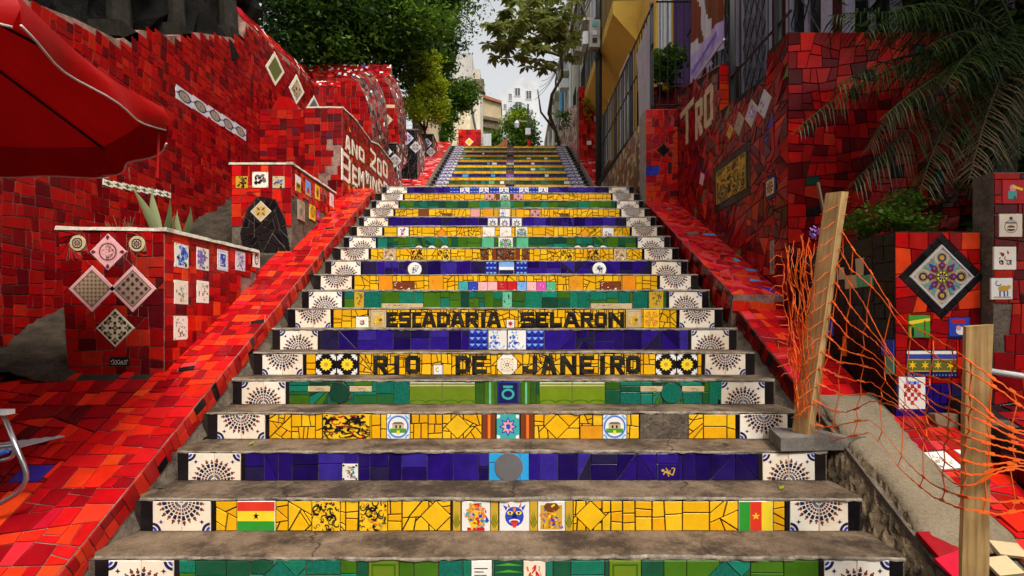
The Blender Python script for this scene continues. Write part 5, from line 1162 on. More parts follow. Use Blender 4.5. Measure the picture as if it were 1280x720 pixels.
# mortar wedges between stair ends and kerbs
for xa, xb, da, db in ((-1.965, -1.915, 1.8, 7.4), (1.80, 1.895, 3.3, 7.2)):
    V, Fc = [], []; n = 90; rg = random.Random(9)
    for j in range(n + 1):
        d = da + (db - da) * j / n; V += [(xa, d, nose(d) - (.035 if xa < 0 else .20) + rg.uniform(-.01, .01)), (xb, d, nose(d) - (.15 if xa < 0 else .12) + rg.uniform(-.015, .015))]
    for j in range(n): Fc.append((j * 2, j * 2 + 1, j * 2 + 3, j * 2 + 2))
    tag(mesh_obj('mortar_fillet', V, Fc, 'mortar'), kind='structure')

# ------------------------------------------------------------------ right wall with TRO letters
RX = 2.28
rw = empty('mosaic_wall', (RX, 5.5, 1.3), 'tall dark red mosaic wall with pale TRO letters and a gold ornamental panel', 'wall')
def rtop(d): return interp([(4.3, 3.48), (4.66, 3.50), (4.67, 3.30), (5.71, 3.40), (5.72, 3.90), (6.0, 3.92), (7.15, 4.25)], d)
pts = [(RX + .005, d, rtop(d)) for d in (4.305, 4.66, 4.67, 5.71, 5.72, 7.15)] + [(RX + .005, 7.15, 2.3), (RX + .005, 4.305, 0.8)]
b = MB(); b.prism(pts, (0.22, 0, 0)); put(b.build('masonry', 'grout_dark'), rw)
b = MB(); b.box(RX + .225, 4.4, 4.31, 4.6, 0.6, 3.48); put(b.build('masonry', 'grout_dark'), rw)
S = Surf((RX + .004, 0, 0), (0, -1, 0), (0, 0, 1)); ins = []
gp = S.poly([(897, 218), (934, 195), (934, 233), (897, 251)]); c = cent(gp); gw = max(p[0] for p in gp) - min(p[0] for p in gp); gh = 0.36
bord = qrot(c[0], c[1], gw + .16, gh + .16, 0); ins.append(bord)
for a in shatter(bord, .12, random.Random(4)):
    if not clipto(a, qrot(c[0], c[1], gw, gh, 0)) == a:
        for q in subtract(a, qrot(c[0], c[1], gw, gh, 0)):
            g_ = tile_geo(S, q, .007, .002, random.Random(4))
            if g_: put(mesh_obj('tile', g_[0], g_[1], 'black'), rw)
gold = grid_m(2, lambda x, y, r, i, j: [([(x + a * r, y + b_ * r) for a, b_ in q], m) for q, m in ornate_m(['gold', 'brown', 'ink', 'moss'])])
place(S, c[0], c[1], motif_mesh('picture_tile', gw, gh, 'moss', damask_m(150, ['gold', 'gold', 'ink', 'brown'], 60) + gold[:60]), rw, 'picture_tile')
letters_px.__globals__['ins'] = ins
letters_px(S, [('T', 851.5, 868, 130, 180), ('R', 870, 879, 124, 172), ('O', 881, 892, 107, 160)], 'sand', rw, 0.085)
for x, y, w, base, mot in ((913, 165, .17, 'gold', scene_m(151, ['flame', 'brown'], 10, .6, .3)), (924.5, 155, .25, 'mid', scene_m(152, ['grey', 'sand'], 20, .7, .25)), (940, 142, .27, 'silver', [(rect(-1, -1, 1, 1), 'sand'), (rect(-.7, -.7, .7, .7), 'lilac')] + scene_m(153, ['violet', 'grey', 'paper'], 26, .6, .22)), (956, 130, .27, 'silver', scene_m(154, ['grey', 'lilac'], 8, .7, .3))):
    pic(S, x, y, w * .72, w * .72, base, mot, rw, q45, ins)
pic(S, 966, 322, 0.075, 0.30, 'mid', scene_m(155, ['sand', 'brown', 'grey'], 40, .9, .25, .6), rw, 0, ins)
pic(S, 878, 224, 0.13, 0.13, 'pink', scene_m(156, ['rose', 'mid'], 10, .7, .3), rw, q45 * 1.4, ins)
u, v = S.px(964, 234); hole = disc(u, v, 0.11, 14); ins.append(hole); g_ = tile_geo(S, hole, .01, .001, rg, tilt=0); put(mesh_obj('round_tile', g_[0], g_[1], 'navy'), rw)
place(S, u, v, motif_mesh('tile_print', .14, .14, 'sand', rosette_m(['navy', 'gold', 'navy', 'ink']), .012), rw, 'tile_print')
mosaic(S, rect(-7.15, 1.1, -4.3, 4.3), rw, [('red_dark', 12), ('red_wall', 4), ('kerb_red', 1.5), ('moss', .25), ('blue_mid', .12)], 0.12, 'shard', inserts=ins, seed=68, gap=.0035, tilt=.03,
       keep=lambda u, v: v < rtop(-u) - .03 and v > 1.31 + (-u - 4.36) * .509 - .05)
S = Surf((0, 4.30, 0), (1, 0, 0), (0, 0, 1))
mosaic(S, rect(RX, 1.1, 3.9, 3.475), rw, [('red', 8), ('red_dark', 6), ('green_dark', .15), ('black', .3)], 0.125, 'rect', seed=69, jit=.12, tilt=.015, gap=.0035)
S = Surf((0, 5.715, 0), (1, 0, 0), (0, 0, 1)); mosaic(S, rect(RX, 3.28, RX + .11, 3.9), rw, [('red_bright', 4), ('red', 3)], 0.11, 'rect', seed=70)
b = MB(); lipstrip(b, [(RX + .05, 5.72, 3.905), (RX + .05, 7.15, 4.25)], .1, .02, rg); put(b.build('rim', 'maroon'), rw)

pr_ = empty('tiled_pier', (2.07, 7.15, 2.7), 'short red and orange tiled pier with a black diamond, at the head of the ramp', 'pier')
b = MB(); b.box(1.84, 2.30, 7.155, 7.5, 2.3, 4.02); put(b.build('masonry', 'grout_pale'), pr_)
S = Surf((0, 7.155, 0), (1, 0, 0), (0, 0, 1)); ins = [sq(S, 829, 188, .13)]
lay(S, ins, pr_, 'black', rg)
mosaic(S, rect(1.84, 2.68, 2.30, 4.015), pr_, [('red_bright', 7), ('kerb_red', 4), ('red_pink', 3), ('maroon', 1), ('blue_mid', .3)], 0.11, 'rect', inserts=ins, seed=71, jit=.2, tilt=.02)
pp = empty('parapet', (1.86, 9, 3.1), 'brown and cream mosaic parapet running up from the short red pier', 'parapet')
b = MB(); b.prism([(1.86, 7.5, 3.98), (1.86, 11.4, 4.18), (1.86, 11.4, 3.0), (1.86, 7.5, 2.6)], (.3, 0, 0)); put(b.build('masonry', 'grout_dark'), pp)
S = Surf((1.86, 0, 0), (0, -1, 0), (0, 0, 1)); ins = []
letters_px.__globals__['ins'] = ins
mosaic(S, rect(-11.4, 3.0, -7.5, 3.97), pp, [('mix_mosaic', 8), ('sand', 1)], 0.12, 'rect', seed=72, jit=.12, limit=120, minpx=5)

# ------------------------------------------------------------------ diamond planter (right)
dp = empty('planter', (2.6, 3.18, 0.5), 'red tiled planter with a large flower diamond framed in black', 'planter')
DX0, DX1, DY0, DY1 = 2.34, 2.86, 3.18, 4.29
b = MB(); b.box(DX0, DX1, DY0, DY1, 0.2, 1.63); put(b.build('masonry', 'grout_dark'), dp)
b = MB(); b.box(DX0 + .06, DX1 - .05, DY0 + .05, DY1 - .05, 1.629, 1.64); put(b.build('soil', 'earth'), dp)
S = Surf((0, DY0, 0), (1, 0, 0), (0, 0, 1)); ins = []
u, v = S.px(1176, 346); ins.append(qrot(u, v, .37, .37, q45))
# black border pieces round the tile
inner = qrot(u, v, .285, .285, q45)
for p in shatter(qrot(0, 0, .37, .37, 0), .12, random.Random(5)):
    p = [(u + (a - b_) * .7071, v + (a + b_) * .7071) for a, b_ in p]
    for q in (subtract(p, inner) if overlaps(p, inner) else [p]):
        g_ = tile_geo(S, q, .007, .0018, rg)
        if g_: put(mesh_obj('tile', g_[0], g_[1], 'black'), dp)
fl = frame_m('silver', 1, .13) + [(rect(-.86, -.86, .86, .86), 'mid')]
for k in range(4):
    a = q45 + k * math.pi / 2; cx, cy = .78 * math.cos(a) * 1.05, .78 * math.sin(a) * 1.05
    fl += ring_m(cx, cy, .24, .32, 'sand', 14) + ring_m(cx, cy, .12, .18, 'navy', 10) + [(disc(cx, cy, .1, 8), 'gold')]
    a = k * math.pi / 2; fl += ring_m(.8 * math.cos(a), .8 * math.sin(a), .18, .26, 'teal', 12) + [petal(.82 * math.cos(a), .82 * math.sin(a), a + math.pi, 0, .3, .09, 'cobalt')]
fl += [petal(0, 0, k * math.pi / 4, .24, .66, .15, 'plum') for k in range(8)] + [(disc(.5 * math.cos(k * math.pi / 4), .5 * math.sin(k * math.pi / 4), .06, 6), 'violet') for k in range(8)] + ring_m(0, 0, .22, .28, 'moss', 16) + [petal(0, 0, k * math.pi / 4 + .39, .05, .24, .07, 'flag_yellow') for k in range(8)] + [petal(0, 0, k * math.pi / 4, .05, .2, .05, 'navy') for k in range(8)]
fl = [(q if m != 'mid' else q, m) for q, m in fl] + frame_m('silver', 1, .1)
place(S, u, v, motif_mesh('picture_tile', .282, .282, 'sand', fl), dp, 'picture_tile', q45)
pic(S, 1148, 408, .135, .14, 'grass', [(rect(-1, -1, 1, -.35), 'flag_green'), ([(-1, .1), (1, .5), (1, .75), (-1, .45)], 'flag_yellow'), (rect(-.7, -.9, -.5, -.1), 'ink'), (rect(.4, -.9, .55, .5), 'brown'), (rect(-.3, -.9, .2, -.5), 'grey'), (disc(.48, .1, .12, 6), 'brown')], dp, 0, ins)
pic(S, 1198, 410, .13, .13, 'cobalt', [(rect(-.7, .45, .5, .85), 'crimson'), (disc(.1, -.25, .45, 10, .4), 'paper'), (disc(-.1, .0, .25, 8), 'rose'), (rect(-1, -1, 1, -.75), 'navy')], dp, 0, ins)
for k in range(3):
    x = 1142 + 38 * k; uu = S.px(1132, 450)[0] + .155 * k + .075; vv = S.px(1132, 455)[1]
    if uu + .075 > DX1: continue
    ins.append(qrot(uu, vv, .155, .17, 0)); place(S, uu, vv, motif_mesh('picture_tile', .153, .168, 'navy', [(rect(-1, .72, 1, 1), 'paper'), (rect(-1, .42, 1, .68), 'cobalt'), (rect(-1, -.5, 1, .34), 'moss'), (rect(-1, .3, 1, .38), 'gold'), (rect(-1, -.55, 1, -.47), 'gold')] + [x_ for c in (-.5, .5) for x_ in star_m(c, -.08, .36, 'sun', 6, .35)] + grid_m(8, lambda x, y, r, i, j: [(disc(x, -.8, .05, 5), 'sky')] if j == 0 else [])), dp, 'picture_tile')
chk = [(disc(-.4 + .2 * k, .62, .12, 6), 'cobalt' if k % 2 else 'sky') for k in range(5)] + [(rect(-.62 + .25 * i, -.72 + .25 * j, -.37 + .25 * i, -.47 + .25 * j), 'crimson') for i in range(5) for j in range(5) if (i + j) % 2 == 0 and not (j == 0 and i in (0, 4))]
pic(S, 1139, 491, .165, .20, 'white', chk, dp, 0, ins)
mosaic(S, rect(DX0, 0.49, DX1, 1.625), dp, [('red_bright', 8), ('red', 4)], 0.125, 'rect', inserts=ins + [rect(DX0, .3, DX1, .70)], seed=75, jit=.1, tilt=.01)
mosaic(S, rect(DX0, 0.49, DX1, .70), dp, [('blue', 4), ('black', 1)], 0.10, 'rect', inserts=ins, seed=76)
S = Surf((DX0, 0, 0), (0, -1, 0), (0, 0, 1)); mosaic(S, rect(-DY1, .5, -DY0, 1.625), dp, [('black', 12), ('cobalt', .4), ('mint', .3), ('sand', .3), ('flame', .2)], 0.13, 'rect', seed=77, jit=.06, tilt=.015, gap=.002, keep=lambda u, v: v > nose(-u) + .02)
# pier with picture tiles at the right edge
rp = empty('tiled_pier', (3.1, 3.0, 0.4), 'red tiled pier with small picture tiles beyond the diamond planter', 'pier')
b = MB(); b.box(2.87, 3.5, 3.10, 3.24, 0.1, 1.97); put(b.build('masonry', 'mortar'), rp)
S = Surf((0, 3.10, 0), (1, 0, 0), (0, 0, 1)); ins = []
pic(S, 1266, 240, .14, .145, 'crimson', [(disc(-.1, .3, .3, 8), 'rose'), (rect(-.5, -.6, .2, .05), 'teal'), (qrot(.3, .3, .9, .2, -.3), 'flag_yellow'), (qrot(.1, -.6, .2, .5, .4), 'brown')], rp, 0, ins)
pic(S, 1262, 282, .14, .14, 'cream', ring_m(0, -.1, .5, .58, 'mid', 12) + [(disc(0, -.25, .38, 10, .26), 'brown'), (rect(-.5, .15, .5, .28), 'grey'), (rect(-.4, -.3, .4, -.2), 'paper'), (disc(0, .6, .16, 6), 'rust')], rp, 0, ins)
pic(S, 1255, 323, .135, .14, 'cream', scene_m(160, ['ink', 'brown', 'crimson'], 22, .5, .2, .4) + ring_m(-.35, -.35, .14, .2, 'ink', 8) + ring_m(.3, -.35, .14, .2, 'ink', 8), rp, 0, ins)
pic(S, 1251, 361, .13, .13, 'white', [(disc(.1, .0, .5, 9, .3), 'gold'), (disc(.6, .15, .2, 7), 'gold'), (qrot(-.2, -.5, .14, .6, 0), 'cobalt'), (qrot(.2, -.5, .14, .6, .1), 'cobalt'), (qrot(.5, -.45, .12, .5, 0), 'cobalt'), (rect(-.8, -.85, .8, -.72), 'gold')] + ring_m(-.35, .5, .2, .28, 'navy', 8, 2, 6), rp, 0, ins)
mosaic(S, rect(2.87, 0.5, 3.5, 1.965), rp, [('red', 8), ('red_dark', 3)], 0.13, 'rect', inserts=ins, seed=78, jit=.06, keep=lambda u, v: not (abs(u - 2.9) < .05 and abs(v - 1.05) < .1))
# low dark wall in the lower right corner
lo = empty('tiled_wall', (2.9, 2.6, 0), 'low dark wall of red and black tiles behind the upright post', 'wall')
b = MB(); b.prism([(2.66, 1.9, 0.05), (2.66, 3.17, 0.62), (2.66, 3.17, -.3), (2.66, 1.9, -.36)], (1.0, 0, 0)); put(b.build('masonry', 'grout_dark'), lo)
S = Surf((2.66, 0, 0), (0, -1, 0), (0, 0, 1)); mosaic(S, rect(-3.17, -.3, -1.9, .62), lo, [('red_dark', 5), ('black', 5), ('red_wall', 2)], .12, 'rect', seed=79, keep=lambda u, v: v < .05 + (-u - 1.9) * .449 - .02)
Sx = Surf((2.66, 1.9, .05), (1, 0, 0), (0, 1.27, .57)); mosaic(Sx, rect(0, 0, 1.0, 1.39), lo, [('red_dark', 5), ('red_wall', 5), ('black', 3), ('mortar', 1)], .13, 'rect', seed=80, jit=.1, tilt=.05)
b = MB(); b.tube([(2.75, 3.12, .80), (3.0, 3.0, .755), (3.4, 2.9, .70)], .018, 8); tag(b.build('pipe', 'pvc_white', smooth=True), 'thin white plastic pipe lying against the red pier', 'pipe')
S = Surf((0, 3.14, 0), (1, 0, 0), (0, 0, 1)); u, v = S.px(1185, 520)
gr = [(u + .12 * math.cos(a), v + .02 + .14 * math.sin(a)) for a in [math.pi + math.pi * k / 10 for k in range(11)]]
g_ = tile_geo(S, gr, .05, .001, rg, tilt=0); o = mesh_obj('relief_plate', g_[0], g_[1], 'mix_mosaic'); tag(o, 'rounded brown relief plate leaning under the flower strip', 'plate')

# ------------------------------------------------------------------ posts, slab, orange net
b = MB(); rg = random.Random(31)
sl = [(1.52, 2.94), (2.03, 2.98), (2.06, 3.2), (1.60, 3.24)]
b.prism([(x, y, .345) for x, y in sl], (0, 0, .075)); tag(b.build('concrete_slab', 'slab_concrete'), 'loose concrete slab lying on the step under the leaning plank', 'slab')
def plank(name, base, top, w, t, yaw, label):
    base, top = Vector(base), Vector(top); L = (top - base).length; b = MB(); c, s = math.cos(yaw), math.sin(yaw); rg = random.Random(3); rings = 9; vs_ = []
    for k in range(rings):
        z = L * k / (rings - 1)
        for a, d in ((-1, -1), (1, -1), (1, 1), (-1, 1)):
            x, y = a * w / 2 + rg.uniform(-.0015, .0015), d * t / 2 + rg.uniform(-.0015, .0015); vs_.append((x * c - y * s, x * s + y * c, z + (rg.uniform(-.006, .008) if k == rings - 1 else 0)))
    fs = [(k * 4 + j, k * 4 + (j + 1) % 4, (k + 1) * 4 + (j + 1) % 4, (k + 1) * 4 + j) for k in range(rings - 1) for j in range(4)] + [(3, 2, 1, 0), tuple(range(rings * 4 - 4, rings * 4))]
    b.add(vs_, fs); o = b.build(name, 'wood_raw'); o.location = base; o.rotation_euler = (top - base).to_track_quat('Z', 'Y').to_euler(); return tag(o, label, 'post')
p1b, p1t = P(1003, 545, 3.08), P(1046, 241, 3.05)
p1b.z = .418
def post_frame(base, top): return (top - base).normalized()
o = plank('wooden_post', p1b, p1t, .095, .062, 0, 'leaning raw wooden plank standing on the loose concrete slab'); 
o.rotation_mode = 'QUATERNION'; o.rotation_quaternion = Vector(p1t - p1b).to_track_quat('Z', 'Y') @ Matrix.Rotation(math.radians(38), 3, 'Z').to_quaternion()
p2b, p2t = P(1214, 866, 1.97), P(1222, 407, 1.95)
o = plank('wooden_post', p2b, p2t, .074, .074, 0, 'upright raw wooden post with orange net tied to it, beside the cement ramp')
o.rotation_mode = 'QUATERNION'; o.rotation_quaternion = Vector(p2t - p2b).to_track_quat('Z', 'Y') @ Matrix.Rotation(math.radians(40), 3, 'Z').to_quaternion()
b = MB(); b.tube([P(1029, 262, 3.3), P(1022, 228, 3.3)], .011, 6); b.tube([P(1052, 268, 3.6), P(1035, 300, 3.3), P(1029, 262, 3.3)], .008, 6); tag(b.build('stick', 'wood_old'), 'thin crooked stick behind the leaning plank', 'stick')

def ribbon(mb, pts, w, nrm):
    """flat tape following pts"""
    vs_ = []; k = len(pts)
    for i, p in enumerate(pts):
        t = (pts[min(k - 1, i + 1)] - pts[max(0, i - 1)]).normalized(); s = t.cross(nrm).normalized() * w / 2; d = t.cross(s).normalized() * .0012
        vs_ += [p - s - d, p + s - d, p + s + d, p - s + d]
    fs = [(i * 4 + j, i * 4 + (j + 1) % 4, (i + 1) * 4 + (j + 1) % 4, (i + 1) * 4 + j) for i in range(k - 1) for j in range(4)]
    mb.add(vs_, fs)
net = empty('safety_net', P(1010, 540, 3.0), 'torn orange plastic safety net strung from the leaning plank to the upright post', 'net')
rg = random.Random(17); mb = MB()
T = [(1050, 285, 3.05), (1068, 318, 2.98), (1100, 352, 2.85), (1140, 395, 2.5), (1180, 432, 2.1), (1215, 452, 1.87), (1250, 468, 1.86), (1300, 505, 1.9)]
B_ = [(1010, 548, 3.02), (1040, 552, 2.98), (1085, 548, 2.86), (1125, 590, 2.5), (1165, 622, 2.1), (1200, 640, 1.87), (1245, 648, 1.86), (1300, 636, 1.9)]
def curve(Pts, s):
    x = s * (len(Pts) - 1); i = min(len(Pts) - 2, int(x)); f = x - i; a, c = Pts[i], Pts[i + 1]; return [a[k] + (c[k] - a[k]) * f for k in range(3)]
NR, NC = 13, 84
node = {}
for r in range(NR):
    vr = r / (NR - 1); ph = rg.uniform(0, 6.28); am = rg.uniform(2, 6)
    for c in range(NC):
        s = c / (NC - 1); a, q = curve(T, s), curve(B_, s)
        # rows bunch together towards the middle of the span and again at the post
        bun = 0.55 * math.exp(-((s - .42) / .16) ** 2) + .5 * math.exp(-((s - .93) / .16) ** 2); v2 = vr + bun * (0.52 - vr) * (1 if 0.1 < vr < .9 else .15)
        x = a[0] + (q[0] - a[0]) * v2 + math.sin(s * 21 + ph) * 1.6; y = a[1] + (q[1] - a[1]) * v2 + math.sin(s * 13 + ph) * am + rg.uniform(-1, 1) * .8; d = a[2] + (q[2] - a[2]) * v2 - .02 * math.sin(math.pi * s)
        node[r, c] = P(x, y, d)
for r in range(NR):
    ribbon(mb, [node[r, c] for c in range(NC)], .0055, Vector((.3, -1, .2)).normalized())
for c in list(range(3, NC, 8)):
    pts = [node[r, min(NC - 1, c + (r % 2))] for r in range(NR)]
    ribbon(mb, pts, .0045, Vector((.3, -1, .2)).normalized())
    for r in range(NR):
        p = node[r, min(NC - 1, c + (r % 2))]; t = (node[r, min(NC - 1, c + 2)] - node[r, max(0, c - 1)]).normalized(); ribbon(mb, [p - t * .018, p, p + t * .018], .013, Vector((.3, -1, .2)).normalized())
put(mb.build('mesh_panel', 'net_orange'), net)
mb = MB(); NB_, NK = 13, 34; gp_ = {}
for c in range(NB_):       # the net hangs gathered: near-vertical strands joined by short slack cross strands
    ph = rg.uniform(0, 6.28); x0 = 979 + 36 * c / (NB_ - 1) + rg.uniform(-2, 2); dd_ = 3.06 + .05 * math.sin(c * 2.4)
    yt, yb = 296 + rg.uniform(-6, 22), 540 - rg.uniform(0, 30)
    for k in range(NK):
        t = k / (NK - 1); w = 1 - .55 * t ** 1.5
        gp_[c, k] = P(999 + (x0 - 999) * w + 6 * t + 2.4 * math.sin(ph + k * .55) * w + rg.uniform(-1.3, 1.3), yt + (yb - yt) * t + rg.uniform(-1.5, 1.5), dd_ + .015 * math.sin(k * .7 + ph))
    ribbon(mb, [gp_[c, k] for k in range(NK)], .0036, Vector((rg.uniform(-.4, .4), -1, 0)).normalized())
for c in range(NB_ - 1):
    for k in range(c % 2, NK - 2, 2):
        if rg.random() < .2: continue
        a, q = gp_[c, k], gp_[c + 1, min(NK - 1, k + rg.choice([0, 1, 2]))]; m_ = a.lerp(q, .5) + Vector((0, -.012, -rg.uniform(.004, .03))); ribbon(mb, [a, m_, q], .0042, Vector((.1, -1, .3)).normalized())
for k in range(1, NK - 8, 2):   # slack loops sticking out at the torn edge
    a = gp_[0, k]; ribbon(mb, [a, a + Vector((-.03 - rg.uniform(0, .03), -.01, rg.uniform(-.01, .03))), a + Vector((-.045 - rg.uniform(0, .03), 0, -rg.uniform(.0, .03)))], .004, Vector((0, -1, .2)).normalized())
for k in range(0, 26, 2):   # tape wound round the plank
    y = 270 + k * 10.5; t = (545 - y) / 304; cx = 1003 + 43 * t; pts = [P(cx - 17 + i * 6.2, y - i * 4 + rg.uniform(-2, 2), 3.0 - .02 * math.sin(i)) for i in range(7)]
    ribbon(mb, pts, .0035, Vector((0, -1, .2)).normalized())
put(mb.build('gathered_bundle', 'net_orange'), net)
mb = MB()
for i in range(22):
    a = rg.uniform(0, 6.28); p = P(1020 + rg.uniform(-9, 9), 290 + rg.uniform(-6, 6), 3.08); ribbon(mb, [p, p + Vector((.018 * math.cos(a), .01, .018 * math.sin(a)))], .006, Vector((0, -1, 0)))
put(mb.build('tie', 'violet'), net)
# ------------------------------------------------------------------ foliage
def leaf_arrays(blobs, n, size, rng, aspect=0.45, flat=0.5, clump=0.22, nclump=60, shell=0.4):
    ws = np.array([b_[2] for b_ in blobs], float); ws /= ws.sum(); C, sizes = [], []
    for (c, r, w), f in zip(blobs, ws):
        k = max(4, int(nclump * f)); d = rng.normal(size=(k, 3)); d /= np.linalg.norm(d, axis=1)[:, None]; rad = rng.uniform(shell, 1.0, (k, 1)) ** 0.6
        cc = np.array(c) + d * rad * np.array(r); m = int(n * f); idx = rng.integers(0, k, m)
        C.append(cc[idx] + rng.normal(size=(m, 3)) * clump * np.array([1, 1, .75]))
    C = np.concatenate(C); m = len(C)
    nrm = rng.normal(size=(m, 3)); nrm[:, 2] = np.abs(nrm[:, 2]) + flat; nrm /= np.linalg.norm(nrm, axis=1)[:, None]
    t = rng.normal(size=(m, 3)); t[:, 2] -= 0.4; t -= nrm * (t * nrm).sum(1)[:, None]; t /= np.linalg.norm(t, axis=1)[:, None]; s = np.cross(nrm, t)
    L = size * rng.uniform(0.6, 1.25, (m, 1)); W = L * aspect
    V = np.stack([C - t * L / 2, C + s * W / 2 - nrm * L * .06, C + t * L / 2, C - s * W / 2 - nrm * L * .06], axis=1).reshape(-1, 3)
    return V
def foliage(name, blobs, n, size, mat, parent, seed, **kw):
    rng = np.random.default_rng(seed); V = leaf_arrays(blobs, n, size, rng, **kw); m = len(V) // 4
    me = bpy.data.meshes.new(name); me.vertices.add(len(V)); me.vertices.foreach_set('co', V.astype(np.float32).ravel())
    me.loops.add(m * 4); me.loops.foreach_set('vertex_index', np.arange(m * 4, dtype=np.int32))
    me.polygons.add(m); me.polygons.foreach_set('loop_start', np.arange(0, m * 4, 4, dtype=np.int32)); me.polygons.foreach_set('loop_total', np.full(m, 4, dtype=np.int32))
    me.materials.append(MATS[mat]); me.update(); me.validate()
    o = link(name, me); put(o, parent); return o
def limbs(root, base, tips, r0, name='trunk', mat='bark', seed=0, fork=0.45):
    rg = random.Random(seed); b = MB(); base = Vector(base); mid = base.lerp(sum((Vector(t) for t in tips), Vector()) / len(tips), fork)
    mid.x = base.x * .6 + mid.x * .4
    def wob(a, c, n=7, k=.05): return [a.lerp(c, i / n) + Vector((rg.uniform(-k, k), rg.uniform(-k, k), 0)) * (1 if 0 < i < n else 0) for i in range(n + 1)]
    b.tube(wob(base, mid), [r0 * (1 - .35 * i / 7) for i in range(8)], 8)
    for t in tips:
        t = Vector(t); p = wob(mid, t, 7, (t - mid).length * .04); b.tube(p, [r0 * .62 * (1 - .85 * i / 7) for i in range(8)], 6)
        for q in range(3):
            a = p[3 + q]; c = a + Vector((rg.uniform(-1, 1), rg.uniform(-1, 1), rg.uniform(0, .8))) * (t - mid).length * .25; b.tube(wob(a, c, 4, .03), [r0 * .2 * (1 - .8 * i / 4) for i in range(5)], 5)
    put(b.build(name, mat, smooth=True), root)
def Bp(x, y, d, rx, ry, rz, w=1): p = P(x, y, d); return (tuple(p), (rx, ry, rz), w)
def tree(name, label, base, tips, r0, crowns, seed):
    root = empty(name, base, label, 'tree'); limbs(root, base, tips, r0, seed=seed)
    for k, (blobs, n, size, mat, kw) in enumerate(crowns): foliage('crown', blobs, n, size, mat, root, seed + k, **kw)
    return root
# big dark trees behind the left wall
tree('fig_tree', 'big dark leafy tree rising behind the long red wall', (-6.4, 13.4, 4.5), [(-6.4, 13.0, 9.5), (-4.6, 13.5, 9.4), (-5.2, 14.0, 10)], .2,
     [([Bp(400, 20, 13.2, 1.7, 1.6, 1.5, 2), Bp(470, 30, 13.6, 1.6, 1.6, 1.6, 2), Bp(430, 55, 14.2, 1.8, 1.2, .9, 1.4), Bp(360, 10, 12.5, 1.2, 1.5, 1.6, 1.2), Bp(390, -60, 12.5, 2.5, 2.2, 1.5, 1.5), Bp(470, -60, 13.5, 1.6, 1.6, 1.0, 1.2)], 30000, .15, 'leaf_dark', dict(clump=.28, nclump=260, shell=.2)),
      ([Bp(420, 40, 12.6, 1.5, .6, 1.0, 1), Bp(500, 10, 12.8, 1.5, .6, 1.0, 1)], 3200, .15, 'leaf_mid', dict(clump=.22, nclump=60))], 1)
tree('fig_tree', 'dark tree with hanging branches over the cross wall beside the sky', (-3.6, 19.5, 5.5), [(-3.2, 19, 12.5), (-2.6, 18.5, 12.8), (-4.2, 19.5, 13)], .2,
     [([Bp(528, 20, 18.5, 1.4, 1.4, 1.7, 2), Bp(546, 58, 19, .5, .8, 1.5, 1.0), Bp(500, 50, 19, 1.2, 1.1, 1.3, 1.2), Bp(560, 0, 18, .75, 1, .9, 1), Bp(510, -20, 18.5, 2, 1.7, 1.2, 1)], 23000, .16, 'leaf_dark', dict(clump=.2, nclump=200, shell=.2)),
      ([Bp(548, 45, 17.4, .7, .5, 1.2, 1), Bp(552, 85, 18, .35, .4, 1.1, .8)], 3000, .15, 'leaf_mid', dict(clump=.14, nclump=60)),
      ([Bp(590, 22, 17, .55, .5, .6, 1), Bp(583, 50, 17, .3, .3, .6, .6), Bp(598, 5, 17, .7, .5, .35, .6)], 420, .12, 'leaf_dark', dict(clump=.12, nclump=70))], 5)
tree('young_tree', 'small bright yellow green tree above the black planters', P(532, 200, 14.6), [P(525, 110, 14.4), P(542, 120, 14.5), P(515, 130, 14.3)], .06,
     [([Bp(528, 98, 14.3, .52, .5, .60, 2), Bp(518, 132, 14.2, .42, .4, .5, 1), Bp(544, 122, 14.4, .30, .4, .65, 1), Bp(532, 75, 14.5, .30, .3, .28, .6)], 9000, .11, 'leaf_bright', dict(clump=.11, nclump=110, shell=.3)), ([Bp(530, 120, 14.6, .55, .4, .8, 1)], 700, .10, 'leaf_mid', dict(clump=.14, nclump=30))], 9)
tree('street_tree', 'round leafy branch of a tree before the grey tower', P(558, 185, 20), [P(572, 115, 20), P(560, 140, 20), P(580, 105, 20)], .07,
     [([Bp(572, 118, 20, .75, .6, .65, 2), Bp(560, 130, 20, .6, .6, .7, 1), Bp(552, 165, 19.5, .5, .5, .7, 1), Bp(545, 180, 19, .4, .4, .5, .6)], 7500, .15, 'leaf_mid', dict(clump=.16, nclump=80))], 13)
tree('street_tree', 'bushy flowering tree in front of the white building', P(650, 195, 26), [P(640, 150, 26), P(660, 150, 26), P(650, 140, 26)], .09,
     [([Bp(650, 160, 26, .85, .8, .9, 2), Bp(640, 175, 25.5, .6, .6, .8, 1), Bp(662, 178, 25.5, .5, .6, .9, 1)], 6500, .17, 'leaf_mid', dict(clump=.2, nclump=90)), ([Bp(648, 150, 25.4, .7, .4, .5, 1)], 500, .14, 'leaf_bright', dict(clump=.15, nclump=40))], 17)
tree('street_tree', 'low green bush at the head of the stair beside the white sheet', P(617, 190, 27), [P(617, 172, 27), P(622, 170, 27)], .05, [([Bp(618, 174, 27, .5, .5, .4, 1)], 1400, .16, 'leaf_mid', dict(clump=.16, nclump=30))], 19)
